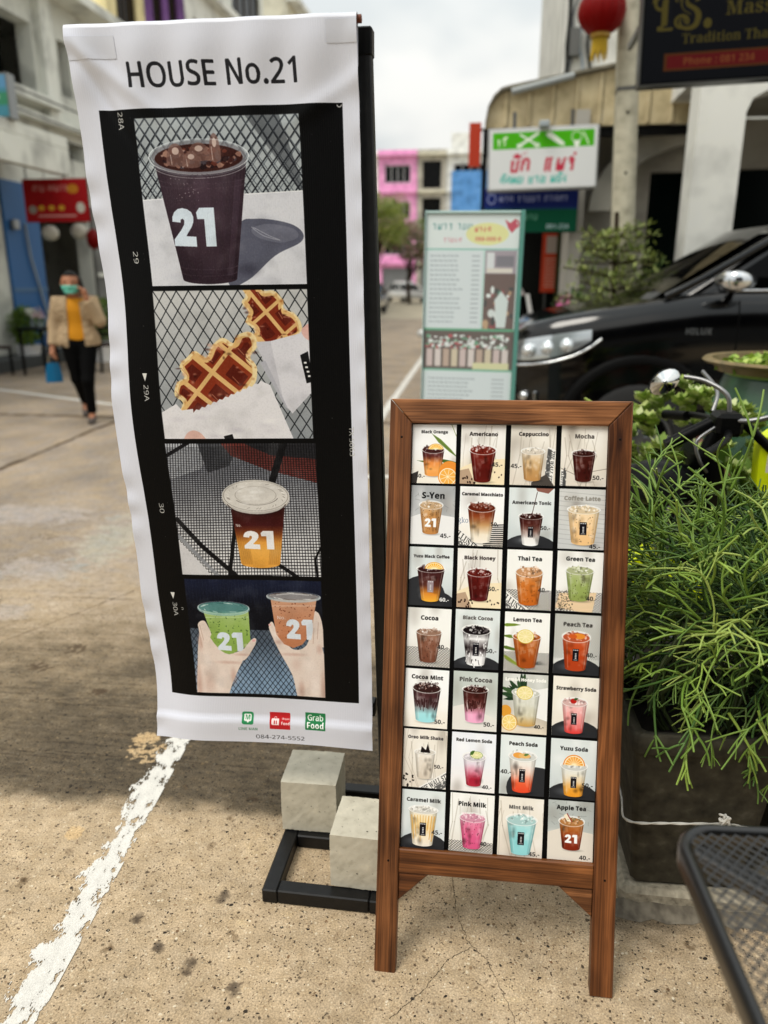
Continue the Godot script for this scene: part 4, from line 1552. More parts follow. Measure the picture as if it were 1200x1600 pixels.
	part("support", MB.new().bar(P3(0.06, 0.5, -0.121), P3(0.06, 0.5, -1.0), 0.04, 0.04), steel, t5)
	part("support", MB.new().bar(P3(1.6, 0.5, -0.121), P3(1.6, 0.5, -1.69), 0.05, 0.05), steel, t5)
	# red sign on the left pavement
	p = Paint.new(800, 440, 4.0, Color("a81e22"))   # 200 x 110
	thai(p, "k a y _ t d m a r", 30, 16, 15, 2.6, Color("d99a94"))
	p.oval(156, 26, 18, 12, Color("c9842c"))
	thai(p, "h k a i ch", 40, 46, 20, 2.8, Color("8f1a1e"))
	for i in 3:
		p.oval(52 + 32 * i, 74, 10, 7, Color("d9a83a"))
	p.oval(24, 78, 13, 11, Color("a09a92"))
	p.oval(176, 74, 13, 14, Color("d8d2c4"))
	p.rect(40, 92, 120, 5, Color("d99a94"))
	var t6 := thing("red_sign", "red restaurant sign hanging under the end of the grey canopy", "sign", Vector3(-7.63, 2.44, -13.3))
	part("board", MB.new().block(P3(-0.56, 0, -0.04), P3(0.62, 0.7, 0), 0.006), mat("sign_red", Color(0.4, 0.03, 0.04), 0.5), t6)
	part("face", board_face(-0.555, 0.005, 0.615, 0.695, 0.003), print_mat("red_print", p.shot(), 0.45), t6)
	for x in [-0.5, 0.2]:
		part("hanger", MB.new().block(P3(x, 0.701, -0.03), P3(x + 0.02, 1.1, -0.01)), steel, t6)


# ------------------------------------------------------------------ the menu board
func wood_texture() -> ImageTexture:
	var w := 512
	var h := 1024
	var lane := noise(41, 0.035, 3)
	var fine := noise(42, 0.22, 3)
	var big := noise(43, 0.006, 3)
	var o := PackedByteArray()
	o.resize(w * h * 3)
	var knots := [Vector3(110, 210, 15), Vector3(380, 640, 18), Vector3(240, 900, 13), Vector3(430, 120, 10), Vector3(60, 560, 11)]
	for y in h:
		for x in w:
			var xx := float(x)
			var dark := 0.0
			for kn in knots:
				var d := Vector2((x - kn.x) / kn.z, (y - kn.y) / (kn.z * 2.6))
				var l := d.length_squared()
				if l < 9.0:
					xx += d.x * kn.z * 0.9 * exp(-l * 0.5)
					dark += 0.45 * exp(-l * 2.2)
			var a := lane.get_noise_2d(xx, y * 0.028 + 4.0 * big.get_noise_2d(x, y))
			var b := fine.get_noise_2d(xx, y * 0.02)
			var g := big.get_noise_2d(x * 1.2, y)
			var ringed := sin((a * 7.0 + xx * 0.045) * 2.2) * 0.5 + 0.5
			var t := clampf(0.5 + 0.34 * a + 0.27 * b + 0.28 * g - 0.14 * ringed - dark, 0.0, 1.0)
			var i := (y * w + x) * 3
			o[i] = int(lerpf(66.0, 198.0, t))
			o[i + 1] = int(lerpf(36.0, 134.0, t))
			o[i + 2] = int(lerpf(16.0, 86.0, t))
	return ImageTexture.create_from_image(Image.create_from_data(w, h, false, Image.FORMAT_RGB8, o))


func wood_mats() -> Array:
	var t := wood_texture()
	var out := []
	for i in 4:
		var m := mat("stained_wood_%d" % i, [Color(0.80, 0.76, 0.71), Color(0.77, 0.71, 0.64), Color(0.96, 0.96, 0.96), Color(0.81, 0.76, 0.68)][i], 0.42, 0.0, func(k):
			k.albedo_texture = t
			k.uv1_scale = Vector3(2.1, 0.75, 1)
			k.uv1_offset = Vector3(0.12 + 0.24 * i, 0, 0)
			k.heightmap_enabled = true
			k.heightmap_texture = t
			k.heightmap_scale = 0.06)
		out.append(m)
	return out


# a plank in the xy plane with its grain along y (or along x), edges eased
func plank(mb: MB, poly: Array, z0: float, z1: float, along_x := false) -> MB:
	var p := PackedVector2Array(poly)
	var first := mb.v.size()
	var e := 0.0022
	var inner := Geometry2D.offset_polygon(p, -e)
	if inner.size() != 1 or inner[0].size() != p.size():
		mb.extrude(p, z1 - z0, at(0, 0, z0))
	else:
		# match the order of the eased ring to the outline
		var q := PackedVector2Array()
		for a in p:
			var best := Vector2.ZERO
			var far := 1e9
			for b in inner[0]:
				if a.distance_squared_to(b) < far:
					far = a.distance_squared_to(b)
					best = b
			q.append(best)
		var mid := Vector2.ZERO
		for a in p:
			mid += a / p.size()
		var idx := Geometry2D.triangulate_polygon(q)
		for i in range(0, idx.size(), 3):
			mb.flat_tri(P3(q[idx[i]].x, q[idx[i]].y, z1), P3(q[idx[i + 1]].x, q[idx[i + 1]].y, z1), P3(q[idx[i + 2]].x, q[idx[i + 2]].y, z1), Vector3(0, 0, 1))
			mb.flat_tri(P3(p[idx[i]].x, p[idx[i]].y, z0), P3(p[idx[i + 1]].x, p[idx[i + 1]].y, z0), P3(p[idx[i + 2]].x, p[idx[i + 2]].y, z0), Vector3(0, 0, -1))
		for i in p.size():
			var j := (i + 1) % p.size()
			var o2 := (p[i] + p[j]) * 0.5 - mid
			var nrm := (p[j] - p[i]).orthogonal().normalized()
			if nrm.dot(o2) < 0.0:
				nrm = -nrm
			var o := Vector3(nrm.x, nrm.y, 0)
			mb.quad(P3(p[i].x, p[i].y, z0), P3(p[j].x, p[j].y, z0), P3(p[j].x, p[j].y, z1 - e), P3(p[i].x, p[i].y, z1 - e), o)
			mb.quad(P3(p[i].x, p[i].y, z1 - e), P3(p[j].x, p[j].y, z1 - e), P3(q[j].x, q[j].y, z1), P3(q[i].x, q[i].y, z1), o + Vector3(0, 0, 0.7))
	for i in range(first, mb.v.size()):
		var a := mb.v[i]
		var side := absf(mb.n[i].z) < 0.5
		mb.uv[i] = Vector2(a.y + (a.z if side else 0.0), a.x - 0.62 - 0.1 * z0) if along_x else Vector2(a.x + (a.z if side else 0.0), -a.y)
	return mb


func build_board() -> void:
	var woods := wood_mats()
	var t := thing("menu_board", "brown wooden A-frame board holding a grid of printed drink cards", "menu board", Vector3(0.0465, -0.001, -1.31), Vector3(deg_to_rad(-15.7), 0, deg_to_rad(0.5)))
	# frame members, in the plane of the board (x across, y up the slope)
	var xo := 0.2545
	var xi := 0.2075
	var top := 1.257
	part("leg", plank(MB.new(), [Vector2(-xo, 0), Vector2(-xi, 0), Vector2(-xi, 1.206), Vector2(-xo, top)], -0.03, 0.0), woods[0], t)
	part("leg", plank(MB.new(), [Vector2(xi, 0), Vector2(xo, 0), Vector2(xo, top), Vector2(xi, 1.206)], -0.03, 0.0), woods[1], t)
	part("top_rail", plank(MB.new(), [Vector2(-xi + 0.0007, 1.2065), Vector2(xi - 0.0007, 1.2065), Vector2(xo - 0.001, top + 0.0005), Vector2(-xo + 0.001, top + 0.0005)], -0.03, -0.0004, true), woods[2], t)
	part("bottom_rail", plank(MB.new(), [Vector2(-xi + 0.0005, 0.224), Vector2(xi - 0.0005, 0.228), Vector2(xi - 0.0005, 0.280), Vector2(-xi + 0.0005, 0.277)], -0.03, -0.001, true), woods[3], t)
	part("corner_brace", plank(MB.new(), [Vector2(-xi + 0.0005, 0.161), Vector2(-0.142, 0.2235), Vector2(-xi + 0.0005, 0.2232)], -0.026, -0.005, true), woods[1], t)
	part("corner_brace", plank(MB.new(), [Vector2(xi - 0.0005, 0.165), Vector2(xi - 0.0005, 0.2272), Vector2(0.134, 0.227)], -0.026, -0.005, true), woods[2], t)
	var panel := MB.new().block(P3(-xi + 0.0008, 0.279, -0.019), P3(xi - 0.0008, 1.2055, -0.013))
	part("backing_panel", panel, mat("black_panel", Color(0.02, 0.02, 0.022), 0.4), t)
	# folding rear frame
	var rear := func(x: float) -> MB: return MB.new().bar(P3(x, 1.18, -0.045), P3(x, 0.1, -0.62), 0.04, 0.022, 0.002)
	part("rear_leg", rear.call(-0.2), woods[0], t)
	part("rear_leg", rear.call(0.2), woods[1], t)
	part("rear_rail", MB.new().bar(P3(-0.18, 0.35, -0.487), P3(0.18, 0.35, -0.487), 0.04, 0.02, 0.002), woods[2], t)
	for x in [-0.2, 0.2]:
		part("hinge", MB.new().block(P3(x - 0.03, 1.2, -0.036), P3(x + 0.03, 1.235, -0.0305), 0.001), mat("hinge_steel", Color(0.35, 0.34, 0.32), 0.35, 0.9), t)
	var dark := mat("nail", Color(0.08, 0.05, 0.04), 0.5)
	for p in [Vector2(-0.228, 1.175), Vector2(0.23, 1.178), Vector2(-0.23, 0.25), Vector2(0.23, 0.25)]:
		part("nail_head", MB.new().lathe([Vector2(0, 0.0008), Vector2(0.0022, 0.0004), Vector2(0.0026, 0.0)], 10, Transform3D(Basis(Vector3.RIGHT, PI / 2), P3(p.x, p.y, 0.0002))), dark, t)
	# the cards
	var print_ := print_mat("card_print", card_atlas(), 0.32)
	var edge := mat("card_edge", Color(0.85, 0.84, 0.82), 0.5)
	var r := RandomNumberGenerator.new()
	r.seed = 77
	for row in 7:
		for c in 4:
			var cx := -0.1575 + 0.1052 * c + r.randf_range(-0.0007, 0.0007)
			var cy := 1.1405 - 0.1331 * row + 0.0006 * c + r.randf_range(-0.0006, 0.0006)
			cx = clampf(cx, -xi + 0.0482, xi - 0.0482)
			var mb := MB.new()
			var w := 0.0474
			var h := 0.0637
			mb.print_quad(P3(-w, h, 0.0012), P3(w, h, 0.0012), P3(w, -h, 0.0012), P3(-w, -h, 0.0012), Rect2(c / 4.0 + 0.002, row / 7.0 + 0.001, 0.246, 0.1409))
			mb.block(P3(-w, -h, 0), P3(w, h, 0.0011))
			for i in range(6, mb.uv.size()):
				mb.uv[i] = Vector2(c / 4.0 + 0.01, row / 7.0 + 0.02)
			var o := put("menu_card", mb.mesh(), print_, t, Transform3D(Basis(Vector3(0, 0, 1), deg_to_rad(r.randf_range(-0.5, 0.5) - 0.25)), P3(cx, cy, -0.0128)))
			o.set_meta("label", "printed card for the drink %s" % CARDS[row * 4 + c][0])
	var _e := edge


# ------------------------------------------------------------------ print on the drink cards
# name, title size, title height, title ink, price, price x, price y, cup x, cup top, cup foot, cup width, drink colours from top to foot, backdrop, badge, extras
const CARDS := [
	["Black Orange", 5.0, 0.13, "4a4a4a", "50.-", 0.2, 0.87, 0.48, 0.42, 0.87, 0.5, ["47201f", "5e2a26", "e8914a", "f2a95c", "f0a050"], "white", "", "palm orange slice stain"],
	["Americano", 6.4, 0.16, "2a2422", "45.-", 0.84, 0.66, 0.5, 0.42, 0.96, 0.58, ["7a2418", "661a12", "54140f", "5e1a14"], "cream", "", "beans"],
	["Cappuccino", 6.2, 0.15, "2a2422", "45.-", 0.13, 0.68, 0.5, 0.43, 0.92, 0.5, ["efe4d4", "d9b98c", "c39760", "bb8a52"], "fabric", "", "news_right"],
	["Mocha", 7.0, 0.18, "55504c", "50.-", 0.82, 0.85, 0.5, 0.45, 0.92, 0.5, ["3a1612", "4a1b14", "3c130f", "461a14"], "fabric", "", "news_left"],
	["S-Yen", 10.5, 0.17, "121212", "45.-", 0.8, 0.84, 0.46, 0.33, 0.82, 0.52, ["d8b489", "c9935a", "c28a52", "c08449"], "marble", "21", "specks"],
	["Caramel Macchiato", 5.2, 0.13, "2c2a2a", "50.-", 0.86, 0.62, 0.5, 0.34, 0.94, 0.62, ["6a2412", "8a4020", "c59a68", "efe2cc", "f4ecdf"], "white", "", "news_foot stripes"],
	["Americano Tonic", 5.6, 0.25, "3a3a3a", "50.-", 0.86, 0.66, 0.5, 0.47, 0.96, 0.52, ["3a1612", "4a1e18", "8a6a60", "ece9e6", "f4f4f4"], "table", "tag", "pour"],
	["Coffee Latte", 7.0, 0.16, "8c8880", "45.-", 0.8, 0.94, 0.54, 0.34, 0.92, 0.68, ["f3dcb6", "f2cf9e", "efc58e", "edc187"], "lines", "tag", "specks"],
	["Yuzu Black Coffee", 5.0, 0.16, "3a3838", "60.-", 0.84, 0.88, 0.5, 0.37, 0.92, 0.62, ["3c1a1a", "46211f", "5a3026", "d98a34", "f2b23c"], "round", "greytag", "slice whiteprice"],
	["Black Honey", 6.2, 0.16, "3a3030", "50.-", 0.86, 0.67, 0.5, 0.4, 0.88, 0.56, ["6a1e18", "5a1612", "4c120e", "56181a"], "cream", "", "beans beans_right"],
	["Thai Tea", 7.0, 0.15, "2a2a2a", "40.-", 0.87, 0.66, 0.5, 0.36, 0.92, 0.6, ["e0a878", "cd7630", "c66c28", "c2641f"], "mesh", "", "specks news_foot"],
	["Green Tea", 6.8, 0.13, "2a2a2a", "40.-", 0.78, 0.77, 0.5, 0.31, 0.82, 0.6, ["c2c89a", "9fae6a", "93a45a", "8d9c54"], "mesh", "", "specks grounds"],
	["Cocoa", 7.4, 0.17, "201c1c", "40.-", 0.86, 0.65, 0.5, 0.4, 0.92, 0.58, ["a8826c", "855845", "7a4d3a", "6e4231"], "mesh", "", "specks"],
	["Black Cocoa", 6.2, 0.14, "5a5654", "50.-", 0.88, 0.68, 0.48, 0.34, 0.94, 0.62, ["1c1416", "efeff0", "2a2022", "f0f0f2", "f4f4f4"], "table", "tag", "marbled"],
	["Lemon Tea", 6.4, 0.13, "2a2626", "40.-", 0.84, 0.84, 0.5, 0.4, 0.93, 0.62, ["c0642c", "b65f25", "a9501c", "a04a1a"], "mesh", "", "leaves slice_pale"],
	["Peach Tea", 7.0, 0.17, "3a3634", "40.-", 0.87, 0.66, 0.48, 0.37, 0.93, 0.6, ["d0603a", "bc4a20", "b2401a", "b0401e"], "netround", "tag", "slice_top"],
	["Cocoa Mint", 7.0, 0.14, "221e1e", "50.-", 0.82, 0.88, 0.5, 0.31, 0.9, 0.64, ["3a201e", "48282a", "6a5a5c", "a6dfe4", "9fe0e6"], "white", "", "drip"],
	["Pink Cocoa", 7.4, 0.14, "4c4846", "50.-", 0.83, 0.88, 0.5, 0.3, 0.86, 0.56, ["3c1a16", "4a201c", "7a4a48", "f0a6c8", "f2aed0"], "greywall", "", "drip"],
	["Lemon Honey Soda", 5.2, 0.1, "f4f4ee", "40.-", 0.82, 0.87, 0.52, 0.31, 0.87, 0.6, ["dfe0d6", "d6d6c8", "d2cdb4", "c79a50"], "palmdark", "", "slice_pale lemons"],
	["Strawberry Soda", 5.8, 0.2, "2c2826", "40.-", 0.87, 0.86, 0.48, 0.42, 0.94, 0.54, ["efc6c2", "f0aaa8", "e88a88", "dd3c38"], "roundpale", "tag", "berry"],
	["Oreo Milk Shake", 5.4, 0.14, "4a4646", "50.-", 0.86, 0.62, 0.5, 0.38, 0.84, 0.46, ["efe8de", "e2d9cc", "d9cebf", "d2c6b6"], "fabric", "", "cookie news_foot2"],
	["Red Lemon Soda", 5.4, 0.13, "3a3836", "40.-", 0.84, 0.9, 0.52, 0.4, 0.9, 0.5, ["e9e4ec", "e4d6e2", "d98aa0", "a82438", "b02c40"], "bluewhite", "", "limetop"],
	["Peach Soda", 6.2, 0.14, "2c2c2a", "40.-", 0.09, 0.62, 0.5, 0.34, 0.95, 0.6, ["eceeea", "eee6de", "eec2ae", "e8603a", "e64a2c"], "corner", "tag", "peachtop"],
	["Yuzu Soda", 6.6, 0.16, "262626", "50.-", 0.82, 0.75, 0.52, 0.44, 0.95, 0.56, ["e8eae4", "e6e4d8", "e8d0a8", "e8a038", "ea9a2c"], "roundgrey", "tag", "orangetop"],
	["Caramel Milk", 6.4, 0.17, "3a3a3a", "45.-", 0.86, 0.7, 0.5, 0.33, 0.95, 0.64, ["f0eee6", "f0dcae", "eccf98", "f0e2c6", "f0e8da"], "round", "tag", "caramel"],
	["Pink Milk", 7.4, 0.18, "141414", "40.-", 0.85, 0.83, 0.52, 0.4, 0.93, 0.58, ["eaa2bc", "e06a92", "dc5c8a", "d85684"], "meshfabric", "", "specks"],
	["Mint Milk", 6.2, 0.17, "5a5856", "45.-", 0.82, 0.93, 0.52, 0.37, 0.96, 0.66, ["bfe6e6", "9cd9dc", "8ed2d6", "94d6da"], "fabric", "tag", ""],
	["Apple Tea", 7.2, 0.12, "1e1c1c", "40.-", 0.83, 0.93, 0.52, 0.34, 0.82, 0.54, ["c88a50", "a85a24", "8a3018", "7a2412"], "marble2", "21", "apple"],
]


func ramp(list: Array, t: float) -> Color:
	var f := clampf(t, 0.0, 0.9999) * (list.size() - 1)
	return Color(list[int(f)]).lerp(Color(list[int(f) + 1]), f - int(f))


func logo21(p: Paint, x: float, y: float, w: float, h: float, col: Color, lean := 0.0) -> void:
	# a heavy geometric 21 inside the box
	var f := func(q: Vector2) -> Vector2: return Vector2(x + q.x * w + lean * q.x * h, y + q.y * h)
	var two := [Vector2(0.01, 0.34), Vector2(0.02, 0.22), Vector2(0.07, 0.10), Vector2(0.16, 0.02), Vector2(0.27, 0.0), Vector2(0.38, 0.03), Vector2(0.47, 0.11), Vector2(0.51, 0.23), Vector2(0.50, 0.36), Vector2(0.45, 0.49), Vector2(0.36, 0.63), Vector2(0.31, 0.72), Vector2(0.54, 0.74), Vector2(0.54, 1.0), Vector2(0.02, 0.97), Vector2(0.02, 0.80), Vector2(0.20, 0.56), Vector2(0.28, 0.42), Vector2(0.29, 0.32), Vector2(0.26, 0.27), Vector2(0.21, 0.29), Vector2(0.20, 0.37)]
	var one := [Vector2(0.58, 0.12), Vector2(0.66, 0.0), Vector2(1.0, 0.0), Vector2(1.0, 1.0), Vector2(0.76, 1.0), Vector2(0.76, 0.29), Vector2(0.60, 0.29)]
	p.poly(two.map(f), col)
	p.poly(one.map(f), col)


# a plastic cup; everything in print units
func paint_cup(p: Paint, r: RandomNumberGenerator, cx: float, top: float, foot: float, wide: float, colours: Array, ice := true, open := true) -> void:
	var wt := wide * 0.5
	var wb := wide * r.randf_range(0.31, 0.37)
	var ry := wt * r.randf_range(0.24, 0.38)
	var lit := 1.0 if r.randf() < 0.5 else -1.0
	var H := foot - top
	# soft contact shade that is printed on the card
	p.blob(cx + wide * 0.08, foot, wide * 0.55, H * 0.08, Color(0, 0, 0, 0.35))
	var side := [Vector2(cx - wt, top)]
	side.append_array(p.arc(cx, foot - wb * 0.22, wb, wb * 0.26, PI, 0.0, 12))
	side.append(Vector2(cx + wt, top))
	p.poly(side, Color.WHITE, func(t): return ramp(colours, t))
	# roundness: darker flanks, a pale streak
	for s in 5:
		var f := 0.03 + 0.035 * s
		p.poly([Vector2(cx - wt, top), Vector2(cx - wt * (1 - f * 2), top), Vector2(cx - wb * (1 - f * 2), foot - wb * 0.1), Vector2(cx - wb, foot - wb * 0.2)], Color(0, 0, 0, 0.05))
		p.poly([Vector2(cx + wt, top), Vector2(cx + wt * (1 - f * 2), top), Vector2(cx + wb * (1 - f * 2), foot - wb * 0.1), Vector2(cx + wb, foot - wb * 0.2)], Color(0, 0, 0, 0.06))
	p.poly([Vector2(cx - wt * 0.74, top + H * 0.1), Vector2(cx - wt * 0.62, top + H * 0.1), Vector2(cx - wb * 0.66, foot - H * 0.08), Vector2(cx - wb * 0.74, foot - H * 0.08)], Color(1, 1, 1, 0.18))
	p.poly([Vector2(cx + wt * 0.80, top + H * 0.1), Vector2(cx + wt * 0.85, top + H * 0.1), Vector2(cx + wb * 0.86, foot - H * 0.08), Vector2(cx + wb * 0.82, foot - H * 0.08)], Color(1, 1, 1, 0.3))
	# light through the plastic from one side, marbling and trapped ice
	for s in 10:
		var q := Vector2(cx + lit * wt * r.randf_range(0.1, 0.8), top + H * r.randf_range(0.15, 0.85))
		p.blob(q.x, q.y, wide * r.randf_range(0.05, 0.16), H * r.randf_range(0.05, 0.2), Color(1, 1, 1, r.randf_range(0.06, 0.2)))
		q = Vector2(cx - lit * wt * r.randf_range(0.1, 0.7), top + H * r.randf_range(0.15, 0.9))
		p.blob(q.x, q.y, wide * r.randf_range(0.05, 0.16), H * r.randf_range(0.06, 0.22), Color(0.05, 0.02, 0, r.randf_range(0.1, 0.28)))
	for s in r.randi_range(3, 9):
		var t := r.randf_range(0.08, 0.6)
		var ww := lerpf(wt, wb, t) * 0.7
		var q := Vector2(cx + r.randf_range(-ww, ww), top + H * t)
		var z := wide * r.randf_range(0.05, 0.11)
		p.poly([q + Vector2(-z, -z * 0.6), q + Vector2(z * 0.7, -z), q + Vector2(z, z * 0.5), q + Vector2(-z * 0.5, z)], Color(1, 1, 1, r.randf_range(0.05, 0.16)))
	for s in [0.1, 0.14, 0.88]:
		var y: float = top + H * s
		var w2 := lerpf(wt, wb, s)
		p.ring(cx, y, w2, w2 * 0.2, wide * 0.006, Color(1, 1, 1, 0.22), 0.1, PI - 0.1)
	if open:
		p.oval(cx, top, wt * 1.06, ry, Color(0.93, 0.93, 0.92, 0.75))
		var first := Color(colours[0])
		p.oval(cx, top + ry * 0.12, wt * 0.95, ry * 0.82, first.lerp(Color.BLACK, 0.12))
		if ice:
			for i in 42:
				var a := r.randf() * TAU
				var d := sqrt(r.randf()) * 0.86
				var x := cx + cos(a) * wt * d
				var y := top + ry * 0.05 + sin(a) * ry * 0.75 * d - r.randf() * ry * 0.5
				var s := wt * r.randf_range(0.04, 0.14)
				var pts := []
				for e in 5:
					pts.append(Vector2(x, y) + Vector2(cos(TAU * e / 5.0 + i), sin(TAU * e / 5.0 + i) * 0.8) * s * r.randf_range(0.6, 1.2))
				var c := first.lerp(Color.WHITE, r.randf_range(0.15, 0.95)) if r.randf() < 0.6 else first.lerp(Color.BLACK, r.randf_range(0.1, 0.5))
				c.a = r.randf_range(0.45, 0.9)
				p.poly(pts, c)
		p.ring(cx, top, wt * 1.07, ry * 1.04, wide * 0.022, Color(0.97, 0.97, 0.97, 0.85))
		p.ring(cx, top + ry * 0.14, wt * 1.07, ry * 1.04, wide * 0.016, Color(0.6, 0.6, 0.6, 0.35), 0.1, PI - 0.1)


func paint_citrus(p: Paint, cx: float, cy: float, rr: float, squash: float, rind: Color, flesh: Color, a0 := 0.0, a1 := TAU) -> void:
	p.poly(p.arc(cx, cy, rr, rr * squash, a0, a1), rind)
	p.poly(p.arc(cx, cy, rr * 0.9, rr * 0.9 * squash, a0, a1), Color(0.98, 0.95, 0.85))
	p.poly(p.arc(cx, cy, rr * 0.82, rr * 0.82 * squash, a0, a1), flesh)
	var n := 9
	for i in n + 1:
		var a := lerpf(a0, a1, float(i) / n)
		p.line([Vector2(cx, cy), Vector2(cx + cos(a) * rr * 0.82, cy + sin(a) * rr * 0.82 * squash)], rr * 0.06, Color(0.99, 0.93, 0.78, 0.9))


func paint_leaf(p: Paint, a: Vector2, b: Vector2, wide: float, col: Color) -> void:
	var s := (b - a).orthogonal().normalized() * wide
	p.poly([a, a.lerp(b, 0.3) + s, a.lerp(b, 0.7) + s * 0.8, b, a.lerp(b, 0.7) - s * 0.7, a.lerp(b, 0.3) - s], col)
	p.line([a, b], wide * 0.15, col.lerp(Color.BLACK, 0.3))


func paint_net(p: Paint, r: Rect2, dx: float, dy: float, t: float, col: Color, shear := 0.0) -> void:
	var keep := p.clip
	p.clip = Rect2i(int((r.position.x + p.off.x) * p.k), int((r.position.y + p.off.y) * p.k), int(r.size.x * p.k), int(r.size.y * p.k)).intersection(keep)
	var n := int((r.size.x + r.size.y * dx / dy + absf(shear) * r.size.y) / dx) + 3
	for i in range(-n, n + 1):
		var x := r.position.x + i * dx
		p.line([Vector2(x, r.position.y), Vector2(x + r.size.y * (dx / dy + shear), r.end.y)], t, col)
		p.line([Vector2(x, r.position.y), Vector2(x - r.size.y * (dx / dy - shear), r.end.y)], t, col)
	p.clip = keep


func paint_news(p: Paint, r: RandomNumberGenerator, corner: Vector2, along: Vector2, down: Vector2, head: String) -> void:
	p.poly([corner, corner + along, corner + along + down, corner + down], Color(0.93, 0.92, 0.9))
	var xf := Transform2D(along.normalized(), down.normalized(), corner)
	p.text_box(head, along.length() * 0.05, down.length() * 0.1, along.length() * 0.9, down.length() * 0.4, Color(0.12, 0.12, 0.12), 700, xf, "Droid Serif")
	for i in 5:
		var y := down.length() * (0.58 + 0.08 * i)
		var x := along.length() * 0.05
		while x < along.length() * 0.93:
			var l := r.randf_range(2.0, 5.0)
			p.line([xf * Vector2(x, y), xf * Vector2(x + l, y)], 0.8, Color(0.3, 0.3, 0.3, 0.8))
			x += l + 0.8


func card_atlas() -> ImageTexture:
	var p := Paint.new(2048, 4088, 20.48, Color(0.9, 0.9, 0.88))
	var r := RandomNumberGenerator.new()
	r.seed = 500
	for i in CARDS.size():
		var ox := 25.0 * (i % 4)
		var oy := 28.514 * (i / 4)
		paint_card(p, r, CARDS[i], ox, oy)
	return p.shot()


